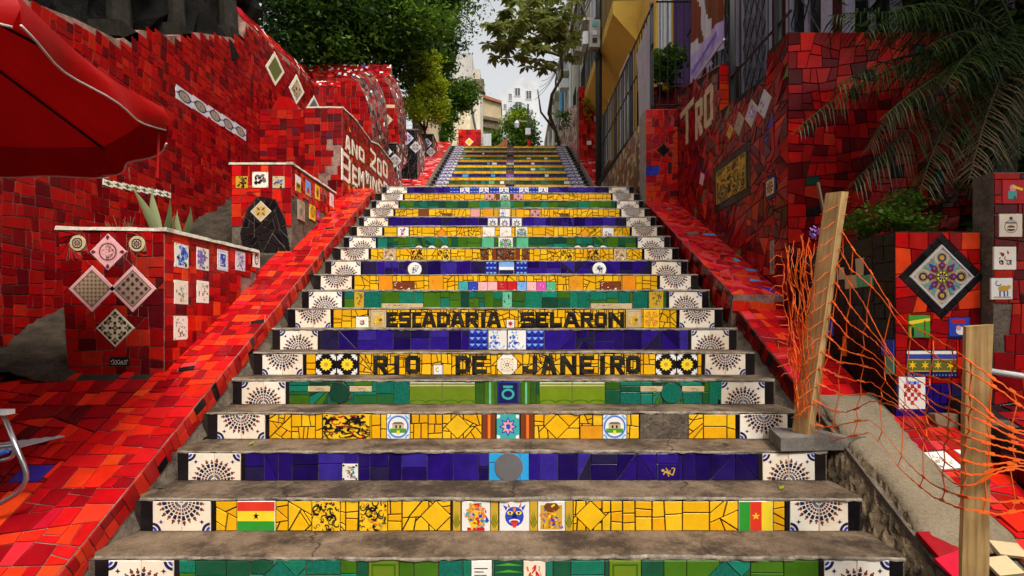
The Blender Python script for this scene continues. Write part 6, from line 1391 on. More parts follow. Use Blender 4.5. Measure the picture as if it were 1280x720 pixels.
# broad-leaved tree leaning over from the right
bt_ = empty('broadleaf_tree', P(688, 185, 22), 'broad leaved tree leaning over the stair from the right hand facades', 'tree')
b = MB(); rg = random.Random(2)
tr = [(700, 186, 21.5), (695, 165, 21), (686, 142, 20), (690, 118, 19), (703, 95, 18), (701, 70, 16.5), (714, 40, 15), (722, 0, 14)]
b.tube([P(*q) for q in tr], [.075, .07, .065, .06, .05, .045, .04, .03], 8)
for tip in ((620, 58, 13.5), (640, 30, 13.5), (655, 65, 13.8), (680, 60, 14), (700, 20, 13.6), (640, 5, 13), (735, 30, 13.5), (670, 38, 13.6)):
    a = P(*rg.choice(tr[5:])); c = P(*tip); m_ = a.lerp(c, .5) + Vector((0, 0, .15)); b.tube([a, m_, c], [.045, .03, .012], 5)
b.tube([P(695, 165, 21), P(676, 140, 20), P(672, 112, 19.5)], [.05, .04, .02], 6)
put(b.build('trunk', 'bark_pale', smooth=True), bt_)
V, Fc = [], []
cl = [(617, 44), (622, 60), (638, 66), (652, 70), (630, 8), (642, 22), (660, 10), (675, 5), (690, 15), (655, 40), (668, 55), (680, 70), (690, 55), (700, 40), (672, 30), (640, 40), (710, 15), (725, 10), (720, 35), (735, 20), (672, 75), (648, 2), (630, 35), (705, 60), (688, 34), (715, -10), (680, -12), (655, -10), (740, 5), (628, 50), (665, 66), (660, 28), (645, 55), (676, 46), (695, 5), (710, 48), (700, 25), (684, 20), (668, 18), (722, 22), (730, -5), (650, 15), (664, 2)]
for x, y in [q for q in cl if q[0] < 712]:
    c = P(x, y, 13.4 + rg.uniform(-.5, .7))
    for sub in range(4):
        cc = c + Vector((rg.uniform(-.26, .26), rg.uniform(-.4, .4), rg.uniform(-.2, .2))); n = 9
        for k in range(n):
            a = 2 * math.pi * k / n + rg.uniform(-.2, .2); L = rg.uniform(.18, .30); dr = rg.uniform(-.5, .1); t = Vector((math.cos(a), math.sin(a), dr)).normalized(); s = Vector((-math.sin(a), math.cos(a), 0)); q = len(V)
            V += [cc, cc + t * L * .6 + s * L * .25, cc + t * L + Vector((0, 0, -.05)), cc + t * L * .6 - s * L * .25]; Fc.append((q, q + 1, q + 2, q + 3))
put(mesh_obj('crown', V, Fc, 'leaf_broad'), bt_)
tree('fig_tree', 'unseen dark tree over the rock face, added to shade the long wall top', (-6.2, 6.0, 3.0), [(-5.0, 5.0, 7.5), (-4.6, 6.8, 7.8), (-5.6, 3.6, 7.4)], .2,  # crown lies above the view, added to shade the wall top
     [([((-5.2, 3.8, 7.2), (1.7, 1.8, .9), 2), ((-4.9, 6.0, 7.6), (1.6, 1.8, .9), 2), ((-4.6, 7.8, 7.9), (1.2, 1.2, .8), 1)], 15000, .2, 'leaf_dark', dict(clump=.3, nclump=170))], 23)
# dark rock and ruins above the left wall
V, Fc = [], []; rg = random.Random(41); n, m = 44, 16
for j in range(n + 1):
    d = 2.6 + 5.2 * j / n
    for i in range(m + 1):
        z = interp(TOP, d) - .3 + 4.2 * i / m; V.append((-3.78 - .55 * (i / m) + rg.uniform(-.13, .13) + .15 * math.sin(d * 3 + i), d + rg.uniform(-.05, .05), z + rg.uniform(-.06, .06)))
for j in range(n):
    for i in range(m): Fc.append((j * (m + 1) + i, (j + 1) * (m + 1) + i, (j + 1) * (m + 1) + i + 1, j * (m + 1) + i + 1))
tag(mesh_obj('rock_face', V, Fc, 'rock_shaded'), 'craggy rock face coloured dark for shade, above the long red wall', 'rock')
for k, (x, w, lab) in enumerate(((226, .20, 'weathered stone column standing above the long red wall'), (290, .26, 'broken pale stone stub at the peak of the long wall'), (155, .22, 'dim stone column close beside the red parasol'))):
    p = P(x, 40, 6.2 if k < 2 else 5.4); p.x = -3.68; d = 3.68 * F / (HX - x); b = MB(); zb = interp(TOP, d) - .05
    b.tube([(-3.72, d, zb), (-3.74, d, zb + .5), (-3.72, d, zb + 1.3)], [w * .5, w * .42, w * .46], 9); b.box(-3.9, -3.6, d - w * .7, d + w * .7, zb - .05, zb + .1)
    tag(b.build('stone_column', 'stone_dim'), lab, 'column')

# ------------------------------------------------------------------ parasol
UC, UR, UZ = Vector((-2.63, 1.88, 0)), 1.14, 2.085
um = empty('parasol', (-2.63, 1.88, -.36), 'large red parasol with white piping over the tiled apron', 'parasol')
cor = [UC + Vector((UR * math.cos(math.radians(30.4 + 45 * k)), UR * math.sin(math.radians(30.4 + 45 * k)), UZ)) for k in range(8)]
apex = UC + Vector((0, 0, UZ + .50)); V, Fc = [], []; pv = []
for k in range(8):
    a, c = cor[k], cor[(k + 1) % 8]; n = 8; base = len(V)
    for i in range(n + 1):
        t = i / n
        for j in range(n + 1):
            s = j / n; e = a.lerp(c, s); q = apex.lerp(e, t); sag = .05 * t * (1 - .3 * t) * math.sin(math.pi * s) * .9; V.append(q - Vector((0, 0, sag * t)) - (e - UC - Vector((0, 0, UZ))).normalized() * .02 * t * math.sin(math.pi * s))
    for i in range(n):
        for j in range(n): x0 = base + i * (n + 1) + j; Fc.append((x0, x0 + 1, x0 + n + 2, x0 + n + 1))
o = put(mesh_obj('canopy', V, Fc, 'canvas_red', smooth=True), um)
for k in range(8):
    a, c = cor[k], cor[(k + 1) % 8]; n = 14; V, Fc = [], []; low = []
    for j in range(n + 1):
        s = j / n; e = a.lerp(c, s) - Vector((0, 0, (.05 * .7 * .9) * math.sin(math.pi * s))); outw = (e - UC); outw.z = 0; outw.normalize(); e = e - outw * .02 * math.sin(math.pi * s)
        l_ = (.165 if k in (0, 1, 2, 3) else .105) + .008 * math.sin(s * 9 + k); V += [e, e + outw * (.02 + .012 * math.sin(s * 14 + k)) - Vector((0, 0, l_ * .5)), e + outw * (.012 + .02 * math.sin(s * 11 + k * 2)) - Vector((0, 0, l_))]; low.append(V[-1].copy())
    for j in range(n): Fc += [(j * 3, j * 3 + 3, j * 3 + 4, j * 3 + 1), (j * 3 + 1, j * 3 + 4, j * 3 + 5, j * 3 + 2)]
    vo = put(mesh_obj('valance', V, Fc, 'canvas_red', smooth=True), um)
    b = MB(); b.tube(low, .0042, 5); put(b.build('piping', 'piping_white', smooth=True), um)
    b = MB(); b.tube([UC + Vector((0, 0, UZ + .47)), (apex * .5 + a * .5) - Vector((0, 0, .02)), a - Vector((0, 0, .015))], .007, 5); put(b.build('rib', 'iron'), um)
    b = MB(); b.tube([UC + Vector((0, 0, UZ + .02)), (apex * .5 + a * .5) - Vector((0, 0, .03))], .006, 5); put(b.build('strut', 'iron'), um)
b = MB(); b.tube([UC + Vector((0, 0, -.4)), UC + Vector((0, 0, UZ + .55))], .022, 10); put(b.build('pole', 'steel', smooth=True), um)
b = MB(); b.tube([cor[0] + Vector((-.02, .0, -.03)), cor[0] + Vector((-.03, .0, -.33))], .007, 4); put(b.build('tie_strap', 'canvas_red'), um)

# ------------------------------------------------------------------ folding chair at the left edge
ch = empty('folding_chair', (-2.75, 2.5, .1), 'metal tube folding chair with white armrest, on the tiled apron', 'chair')
zf = lambda d: nose(d) + RH + .008
def arc(pts, r, n=5):
    out = [Vector(pts[0])]
    for a, m_, c in zip(pts, pts[1:], pts[2:]):
        a, m_, c = Vector(a), Vector(m_), Vector(c); p = m_ + (a - m_).normalized() * r; q = m_ + (c - m_).normalized() * r
        for i in range(n + 1): t = i / n; out.append(p * (1 - t) ** 2 + m_ * 2 * t * (1 - t) + q * t * t)
    return out + [Vector(pts[-1])]
cd = 2.42
A, Bq, Cq = P(4, 518, cd), P(40, 606, cd), P(-60, 664, cd)
for dd_, sgn in ((0.0, 1), (.50, 2)):
    off = Vector((-.62 * (sgn - 1), dd_ * .7, .172 / .2936 * dd_ * .7))
    b = MB(); b.tube(arc([A + off, Bq + off, Cq + off, P(-150, 640, cd) + off], .10), .011, 8); put(b.build('leg', 'steel', smooth=True), ch)
    b = MB(); b.tube(arc([P(-170, 690, cd) + off, P(-60, 600, cd) + off, P(-40, 480, cd) + off, P(-120, 250, cd) + off], .08), .011, 8); put(b.build('back_frame', 'steel', smooth=True), ch)
    b = MB(); p = A + off; b.box(p.x - .42, p.x + .032, p.y - .025, p.y + .025, p.z, p.z + .022); put(b.build('armrest', 'pvc_white'), ch)
    b = MB(); b.tube(arc([P(-60, 566, cd) + off, P(20, 556, cd) + off, P(16, 572, cd) + off, P(-60, 590, cd) + off], .02), .009, 8); put(b.build('seat_rail', 'steel', smooth=True), ch)
b = MB(); b.tube([P(-2, 568, cd - .01), P(9, 563.5, cd - .01)], .0115, 8); put(b.build('blue_sleeve', 'blue_paint'), ch)
for k in range(6):
    q = P(-40 - 18 * k, 575 + 2 * k, cd); b = MB(); b.box(q.x - .018, q.x + .018, cd - .0, cd + .5, q.z + .0, q.z + .006); put(b.build('webbing', 'tarp_white'), ch)

# ------------------------------------------------------------------ iron fences on the right walls
def fence(name, p0, p1, z0, z1, step, label, rails, posts=(), r=.008, rr=.014):
    p0, p1 = Vector((p0[0], p0[1], 0)), Vector((p1[0], p1[1], 0)); root = empty(name, (p0.x, p0.y, z0(0)), label, 'fence'); L = (p1 - p0).length; n = int(L / step)
    for i in range(n + 1):
        t = (i + .5) / (n + 1); q = p0.lerp(p1, t); b = MB(); b.tube([q + Vector((0, 0, z0(t))), q + Vector((0, 0, z1(t)))], r, 4); put(b.build('bar', 'iron'), root)
    for f in rails:
        b = MB(); b.tube([p0 + Vector((0, 0, f(0))), p1 + Vector((0, 0, f(1)))], rr, 4); put(b.build('rail', 'iron'), root)
    for t in posts:
        q = p0.lerp(p1, t); b = MB(); b.box(q.x - .022, q.x + .022, q.y - .022, q.y + .022, z0(t) - .05, z1(t) + .05); put(b.build('post', 'iron'), root)
    return root
fence('iron_fence', (1.97, 7.25), (1.97, 11.3), lambda t: 3.95 + .2 * t, lambda t: 5.54, .15, 'black iron fence standing on the brown mosaic parapet', [lambda t: 5.54, lambda t: 4.98, lambda t: 4.12], (0.02, .34, .66, .99))
fence('iron_fence', (2.0, 7.22), (2.55, 7.22), lambda t: 3.98, lambda t: 5.54, .13, 'short black iron fence return above the short red pier', [lambda t: 5.54, lambda t: 4.1])
fence('iron_fence', (2.40, 4.45), (2.40, 7.1), lambda t: 3.30 + .5 * max(0, (t - .48)), lambda t: 5.6, .125, 'tall black iron grille above the TRO wall', [lambda t: 3.36, lambda t: 3.76, lambda t: 5.0], (.09, .47, .60, .9), .007, .016)
b = MB(); b.box(2.37, 2.44, 4.67, 5.70, 3.30, 3.37); tag(b.build('iron_beam', 'iron'), 'thick iron beam along the top of the white diamond tiles', 'beam')
# tarps and banner
def cloth(name, quad, mat, label, cat, folds=5, amp=.03, n=24, m=14, seed=0, mats=None, fmf=None):
    rg = random.Random(seed); a, b_, c, d = [Vector(q) for q in quad]; nr = (b_ - a).cross(d - a).normalized(); V, Fc, FM = [], [], []
    for i in range(n + 1):
        s = i / n
        for j in range(m + 1):
            t = j / m; q = a.lerp(b_, s).lerp(d.lerp(c, s), t); V.append(q + nr * amp * (math.sin(s * folds * 6.28 + 1.5 * t + seed) + .5 * math.sin(s * folds * 13 + t * 5)) * (0.4 + t * .6))
    for i in range(n):
        for j in range(m):
            Fc.append((i * (m + 1) + j, (i + 1) * (m + 1) + j, (i + 1) * (m + 1) + j + 1, i * (m + 1) + j + 1)); FM.append(fmf(i / n, j / m) if fmf else 0)
    return tag(mesh_obj(name, V, Fc, mats or mat, None, FM if mats else None, smooth=True), label, cat)
cloth('tarp', [(1.95, 8.15, 5.30), (1.95, 7.32, 5.45), (1.95, 7.32, 3.95), (1.95, 8.0, 3.95)], 'tarp_white', 'pale grey tarp tied to the iron fence by the short red pier', 'tarp', 3, .018)
rgb = random.Random(8); pat = {}
def bn(s, t):
    if t > .82: return 3
    k = (int(s * 5 + 1.2 * math.sin(t * 4)), int(t * 4)); pat.setdefault(k, rgb.choice([0, 0, 1, 2, 2, 4])); return pat[k]
q = [P(857, -120, 6.75), P(903, -150, 5.7), P(903, 52, 5.7), P(855, 110, 6.75)]
for v in q: v.x = 2.335
bo = cloth('banner', q, None, 'printed banner in silver and brown hanging on the iron grille', 'banner', 3, .03, 40, 30, 2, ['silver', 'mid', 'rust', 'lilac', 'brown'], bn)
a, c = q[3], q[2]; b = MB()
b.tube([a + Vector((-.03, .02, 0)), c + Vector((-.03, -.05, .0))], .012, 6); put(b.build('batten', 'pvc_white'), bo)
for k in range(16):
    t = .12 + .74 * k / 15; p = a.lerp(c, t) + Vector((-.048, 0, .13 + .05 * t)); b = MB(); b.box(p.x, p.x + .004, p.y - .022, p.y + .012, p.z - .035, p.z + .035 * rgb.uniform(.3, 1)); put(b.build('letter', 'violet'), bo)

# ------------------------------------------------------------------ houses on the right
def window(parent, S, u0, v0, u1, v1, frame, pane, bars=0, t=.06):
    b = MB()
    def bx(a, c, d, e, h0, h1): 
        p = [S.p(a, c, h0), S.p(d, c, h0), S.p(d, e, h0), S.p(a, e, h0)]; b.prism(p, S.N * (h1 - h0))
    bx(u0 - t, v0 - t, u1 + t, v0, 0, .05); bx(u0 - t, v1, u1 + t, v1 + t, 0, .05); bx(u0 - t, v0, u0, v1, 0, .05); bx(u1, v0, u1 + t, v1, 0, .05); bx((u0 + u1) / 2 - t * .3, v0, (u0 + u1) / 2 + t * .3, v1, 0, .04)
    w = put(b.build('window', frame), parent); b = MB(); bx(u0, v0, u1, v1, .002, .012); o = b.build('pane', pane); o.parent = w; o.matrix_parent_inverse = Matrix.Translation(-Vector(parent.location))
    o.parent = w; o.matrix_parent_inverse = Matrix.Identity(4)
    if bars:
        b = MB(); n = bars
        for k in range(-n, 2 * n):
            for sg in (1, -1):
                pts = []
                for i in range(13):
                    u = u0 + (u1 - u0) * i / 12; v = v0 + (v1 - v0) * (k / n) + sg * (u - u0) * 1.6
                    if v0 <= v <= v1: pts.append(S.p(u, v, .045))
                if len(pts) > 1: b.tube(pts, .008, 4)
        o = b.build('lattice', 'iron'); o.parent = w; o.matrix_parent_inverse = Matrix.Identity(4)
hs = empty('house', (3.1, 5, 0), 'dark maroon house with lilac window frames behind the iron grille', 'house')
b = MB(); b.box(3.05, 8, 4.9, 8.6, 0, 9.5); put(b.build('wall', 'maroon_wall'), hs)
S = Surf((3.05, 0, 0), (0, -1, 0), (0, 0, 1))
window(hs, S, -7.9, 3.6, -7.1, 6.4, 'lilac_paint', 'glass_dark', 5, .12); window(hs, S, -6.75, 3.7, -6.15, 6.2, 'lilac_paint', 'lilac_paint', 8, .05); window(hs, S, -5.6, 3.8, -5.05, 6.2, 'lilac_paint', 'glass_dark', 5, .1)
S = Surf((0, 4.9, 0), (1, 0, 0), (0, 0, 1)); window(hs, S, 3.2, 3.7, 3.55, 5.6, 'lilac_paint', 'glass_dark', 0, .09); window(hs, S, 4.1, 3.7, 4.6, 5.6, 'lilac_paint', 'glass_dark', 0, .09)
yh = empty('house', (2.5, 9, 3), 'ochre yellow house with a purple corner and an overhanging balcony', 'house')
b = MB(); b.box(2.46, 2.76, 8.9, 15.2, 3, 10.4); put(b.build('wall', 'plaster_yellow'), yh)
b = MB(); b.box(2.76, 3.5, 8.92, 15.2, 3, 10.3); put(b.build('corner', 'purple_wall'), yh)
S = Surf((0, 8.9, 0), (1, 0, 0), (0, 0, 1)); window(yh, S, 2.55, 5.2, 2.66, 7.6, 'pvc_white', 'plaster_white', 0, .05)
b = MB(); b.box(1.98, 2.46, 10.2, 14.6, 7.15, 7.4); b.prism([(2.46, 10.2, 6.6), (1.98, 10.2, 7.15), (2.46, 10.2, 7.15)], (0, 4.4, 0)); put(b.build('balcony', 'plaster_yellow'), yh)
b = MB()
for k in range(30): y = 10.25 + k * .148; b.tube([(2.0, y, 7.4), (2.0, y, 8.4)], .008, 4)
b.tube([(2.0, 10.2, 8.4), (2.0, 14.6, 8.4)], .015, 4); put(b.build('balcony_rail', 'iron'), yh)
S = Surf((2.46, 0, 0), (0, -1, 0), (0, 0, 1)); window(yh, S, -11.6, 4.9, -10.8, 6.6, 'pvc_white', 'glass_dark', 0); window(yh, S, -13.8, 5.2, -13.0, 6.8, 'pvc_white', 'glass_dark', 0)
yw = empty('tiled_wall', (2.3, 8.2, 3.9), 'low red tiled wall of the raised yard behind the tarp', 'wall')
b = MB(); b.box(2.05, 2.95, 8.3, 8.5, 3.0, 4.85); put(b.build('masonry', 'grout_dark'), yw); S = Surf((0, 8.3, 0), (1, 0, 0), (0, 0, 1)); mosaic(S, rect(2.05, 3.9, 2.95, 4.84), yw, 'red_dark', .13, 'rect', seed=91, limit=80)
b = MB(); b.box(1.9, 2.95, 7.5, 8.3, 3.0, 3.9); tag(b.build('yard_floor', 'slab_concrete'), kind='structure')
pb = empty('potted_shrub', (2.4, 8.2, 4.85), 'dark green shrub growing behind the iron fence by the purple corner', 'shrub')
foliage('crown', [Bp(834, 82, 8.2, .27, .2, .3, 1)], 900, .11, 'leaf_mid', pb, 31, clump=.07, nclump=30, aspect=.6); b = MB(); b.tube([(2.43, 8.2, 4.75), (2.43, 8.2, 5.1)], .06, 8); put(b.build('pot', 'gold'), pb)
b = MB(); b.tube([(2.43, 8.2, 5.05), (2.44, 8.2, 5.3)], .015, 5); put(b.build('trunk', 'bark'), pb)
def facade(name, x, y0, y1, z0, z1, mat, label, wins, depth=4, frame='pvc_white'):
    root = empty(name, (x, y0, z0), label, 'building'); b = MB(); b.box(x, x + depth, y0, y1, z0, z1); put(b.build('wall', mat), root)
    b = MB(); b.box(x - .12, x + .2, y0 - .003, y1 + .003, z1 - .25, z1 + .06); put(b.build('cornice', mat), root)
    S = Surf((x, 0, 0), (0, -1, 0), (0, 0, 1))
    for a, c, w, h in wins: window(root, S, -a - w, c, -a, c + h, frame, 'glass_dark', 0, .1)
    for k in range(4):
        y = y0 + (y1 - y0) * (k + .4) / 4; b = MB(); b.tube([(x - .05, y, z0), (x - .05, y, z1 - .3)], .045, 6); put(b.build('drain_pipe', 'plaster_grey' if k % 2 else 'pvc_white'), root)
    for k, (a, c, w, h) in enumerate(wins):
        b = MB(); b.box(x - .42, x, a - .1, a + w + .1, c - .12, c - .04); put(b.build('sill', mat), root)
        if k % 2 == 0: b = MB(); b.box(x - .40, x - .02, a + .1, a + .6, c - .75, c - .35); put(b.build('air_conditioner', 'pvc_white'), root)
        b = MB()
        for q in range(7): b.tube([(x - .36, a + w * q / 6, c - .04), (x - .36, a + w * q / 6, c + .85)], .012, 4)
        b.tube([(x - .36, a, c + .85), (x - .36, a + w, c + .85)], .016, 4); put(b.build('window_grille', 'iron'), root)
    return root
facade('building', 2.62, 15.3, 21, 4, 14.2, 'plaster_beige', 'weathered beige facade with narrow windows next to the yellow house', [(16.2, 8.4, .8, 1.6), (18.4, 8.6, .8, 1.6), (16.2, 10.6, .8, 1.5), (18.4, 10.8, .8, 1.5)])
facade('building', 2.50, 21.2, 28, 6, 14.4, 'plaster_pale', 'pale greenish facade farther up the street, left of the beige one', [(22.5, 9.5, .9, 1.6), (25, 9.8, .9, 1.6), (22.5, 12.1, .9, 1.5), (25, 12.3, .9, 1.5)])
facade('building', 2.35, 28.3, 36, 7, 13.6, 'plaster_grey', 'last grey facade of the row beside the white building', [(29.5, 10, .9, 1.6), (32.5, 10.2, .9, 1.6)])
b = MB(); b.tube([(2.3, 24, 8.0), (2.3, 24, 13.2)], .11, 8); tag(b.build('drain_pipe', 'pipe_blue'), 'bright blue drain pipe on the far facade beside the bushy tree', 'pipe')
fp = empty('tiled_pier', (2.0, 14.2, 5.2), 'tall bright red tiled pier beside the street pole with scattered white tiles', 'pier')
b = MB(); b.box(1.82, 2.34, 14.2, 14.6, 4.6, 7.55); put(b.build('masonry', 'grout_red'), fp); S = Surf((0, 14.2, 0), (1, 0, 0), (0, 0, 1)); mosaic(S, rect(1.82, 4.9, 2.34, 7.54), fp, [('red_bright', 8), ('red', 6), ('white', .7), ('red_pink', 4)], .14, 'rect', seed=95, jit=.1, limit=120, minpx=5)
fw = empty('mosaic_wall', (1.9, 16, 6), 'faded pinkish mosaic wall behind the tall red pier', 'wall')
b = MB(); b.prism([(1.95, 14.6, 7.3), (1.95, 21, 9.6), (1.95, 21, 6), (1.95, 14.6, 4.6)], (.3, 0, 0)); put(b.build('masonry', 'grout_pale'), fw); S = Surf((1.95, 0, 0), (0, -1, 0), (0, 0, 1)); mosaic(S, rect(-21, 5.2, -14.6, 9.5), fw, [('fin_mosaic', 4), ('rose', 3), ('mix_mosaic', 3), ('sand', 2)], .2, 'rect', seed=96, limit=0, keep=lambda u, v: v < 7.25 + (-u - 14.6) * .359)
for k, (x, y, d, lab) in enumerate(((704, 150, 16.5, 'spiky green plant on the faded mosaic wall'), (740, 132, 14.1, 'trailing plant with pale flowers on the tall red pier'))):
    root = empty('plant', P(x, y + 10, d), lab, 'plant'); foliage('leaves', [Bp(x, y, d, .2, .15, .3, 1)], 260, .16 if k == 0 else .1, 'leaf_mid' if k == 0 else 'leaf_bright', root, 60 + k, clump=.08, nclump=16, aspect=.25 if k == 0 else .6)
# street pole with meter box and wires
po = empty('street_pole', (1.98, 11.7, 3.3), 'dark street pole with a grey meter box beside the iron fence', 'pole')
b = MB(); b.tube([(1.95, 11.7, 3.0), (1.95, 11.7, 12)], .075, 10); put(b.build('pole', 'iron', smooth=True), po)
p = P(742, 46, 11.55); b = MB(); b.box(p.x - .11, p.x + .12, 11.4, 11.6, p.z - .30, p.z + .30); bx_ = put(b.build('meter_box', 'plaster_grey'), po)
for dz, m in ((.2, 'teal'), (.0, 'silver'), (-.16, 'ink')): b = MB(); b.box(p.x - .05, p.x + .05, 11.385, 11.399, p.z + dz - .05, p.z + dz + .05); put(b.build('dial', m), po)
for k in range(3): b = MB(); b.tube([(1.9 + .05 * k, 11.62, p.z + .5), (1.75 + .1 * k, 11.5, p.z - .1 * k), (1.85, 11.55, p.z - .55), (1.95, 11.62, p.z - .4)], .012, 5); put(b.build('cable', 'iron'), po)
rg = random.Random(6)
for k in range(9):
    a = P(752 - 2 * k, -30 - 6 * k, 11.6); c = P(668 + 3.0 * k, 125 - 8 * k, 30); n = 12; b = MB()
    b.tube([a.lerp(c, i / n) - Vector((0, 0, .5 * math.sin(math.pi * i / n) * (1 + .2 * k))) for i in range(n + 1)], .013, 4); tag(b.build('overhead_cable', 'iron'), 'thin black overhead cable strung from the street pole along the facades', 'cable', 'overhead cables')
# ------------------------------------------------------------------ head of the stair
b = MB(); b.box(-9, 9, 16.9, 80, 4, 6.70); tag(b.build('upper_street', 'slab_concrete'), kind='structure')
b = MB(); b.box(-14, -3.1, 9.8, 40, 2, 5.0); tag(b.build('terrace', 'earth'), kind='structure')
rpn = empty('tiled_pier', (-1.5, 18, 6.7), 'bright red tiled block with a yellow diamond at the head of the stair', 'pier')
b = MB(); b.box(-1.86, -1.08, 18, 18.4, 6.2, 7.80); put(b.build('masonry', 'grout_red'), rpn); S = Surf((0, 18, 0), (1, 0, 0), (0, 0, 1)); ins = []
pic(S, 586.5, 177.5, .21, .21, 'white', [(rect(-.7, -.7, .7, .7), 'sun')], rpn, q45, ins); mosaic(S, rect(-1.86, 6.3, -1.08, 7.79), rpn, [('red_bright', 1)], .16, 'rect', inserts=ins, seed=97, limit=60, minpx=3)
b = MB(); b.prism([(-2.35, 18, 6.3), (-1.9, 18, 6.3), (-1.9, 18, 7.45), (-2.35, 18, 7.0)], (0, .3, 0)); tag(b.build('side_wall', 'plaster_cream'), 'low cream side wall joined to the bright red block', 'wall')
cloth('white_sheet', [P(604, 167, 19), P(614, 167, 19), P(614, 189, 19), P(604, 189, 19)], 'plaster_white', 'white sheet hanging at the head of the stair beside the red block', 'sheet', 2, .01)
b = MB(); b.prism([P(612, 190, 22), P(634, 172, 22), P(634, 190, 22)], (0, 3, 0)); tag(b.build('shed_roof', 'roof_tile'), 'small red sloping shed roof at the head of the stair', 'roof')
b = MB(); p = P(661, 186, 18); b.box(p.x - .05, p.x + .05, 18, 18.1, p.z - .3, p.z + .3); tag(b.build('red_post', 'red_bright'), 'short red post at the head of the stair', 'post')
ch_ = empty('house', P(565, 190, 30), 'cream yellow house with a narrow slit window behind the round tree', 'house')
a, c = P(545, 133, 30), P(588, 133, 30); b = MB(); b.box(a.x, c.x, 30, 36, 4, a.z); put(b.build('wall', 'plaster_cream'), ch_); b = MB(); b.box(a.x - .15, c.x + .1, 29.8, 36.2, a.z, a.z + .3); put(b.build('cornice', 'plaster_white'), ch_)
S = Surf((0, 30, 0), (1, 0, 0), (0, 0, 1)); u, v = S.px(563, 162); u2, v2 = S.px(563, 140); window(ch_, S, u - .12, v, u + .12, v2, 'plaster_grey', 'glass_dark', 0, .04)
tw = empty('building', P(585, 190, 34), 'tall narrow weathered tower house beside the sky', 'building')
a, c = P(566, 66, 34), P(590, 66, 34); b = MB(); b.box(a.x, c.x, 34, 44, 4, a.z); put(b.build('wall', 'plaster_grey'), tw); b = MB(); b.box(c.x, c.x + .5, 34.5, 38, 4, P(590, 82, 34).z); put(b.build('annex', 'plaster_beige'), tw)
b = MB(); b.box(c.x - .2, c.x + .75, 34.4, 35, P(590, 110, 34).z, P(590, 95, 34).z); put(b.build('water_tank', 'mortar'), tw)
ru = empty('building', P(610, 190, 40), 'ruined ochre building with a crumbling roof line', 'building')
pts = [P(594, 122, 40), P(602, 119, 40), P(626, 128, 40), P(628, 195, 40), P(592, 195, 40)]; b = MB(); b.prism(pts, (0, 6, 0)); put(b.build('wall', 'ruin'), ru)
b = MB(); b.prism([P(593, 121, 39.8), P(601, 117, 39.8), P(627, 126, 39.8), P(627, 129, 39.8), P(601, 121, 39.8)], (0, 6.5, 0)); put(b.build('roof', 'roof_tile'), ru)
rg = random.Random(7)
for yy in (148, 158): b = MB(); b.prism([P(604, yy - 2, 39.95), P(626, yy + 2, 39.95), P(626, yy + 6, 39.95), P(604, yy + 2, 39.95)], (0, -.25, 0)); put(b.build('ledge', 'mortar'), ru)
b = MB(); b.prism([P(594, 128, 39.7), P(604, 128, 39.7), P(603, 185, 39.7), P(596, 185, 39.7)], (0, .4, 0)); put(b.build('chimney_stack', 'plaster_grey'), ru)
wb = empty('building', P(650, 190, 46), 'tall white modern building with dark windows under the sky', 'building')
b = MB(); b.prism([P(627, 118, 46), P(629, 112, 46), P(640, 109, 46), P(640, 105, 46), P(655, 96, 46), P(674, 103, 46), P(676, 195, 46), P(627, 195, 46)], (0, 12, 0)); put(b.build('wall', 'plaster_white'), wb)
S = Surf((0, 46, 0), (1, 0, 0), (0, 0, 1))
for x0, y0, x1, y1 in ((644, 120, 650, 110.5), (636.5, 126, 639.5, 117.5), (630, 136, 633, 130.5), (644, 138, 652, 128), (637, 142, 640, 134), (658, 124, 664, 114)):
    u0, v0 = S.px(x0, y0); u1, v1 = S.px(x1, y1); window(wb, S, u0, v0, u1, v1, 'plaster_white', 'glass_dark', 0, .06)
la = empty('street_lamp', P(660, 190, 24), 'dark lantern post in front of the bushy tree', 'lamp')
b = MB(); b.tube([P(660, 195, 24), P(660, 130, 24)], .04, 6); put(b.build('post', 'iron'), la); b = MB(); p = P(660, 165, 23.9); b.box(p.x - .12, p.x + .12, 23.8, 24, p.z - .15, p.z + .15); put(b.build('sign_box', 'silver'), la)
p = P(646, 156, 23.9); b = MB(); b.tube([p + Vector((0, 0, .2)), p + Vector((0, 0, .05)), p - Vector((0, 0, .15))], [.04, .14, .08], 8); b.tube([p + Vector((0, 0, .18)), P(660, 152, 24)], .015, 4); put(b.build('lantern', 'silver'), la)

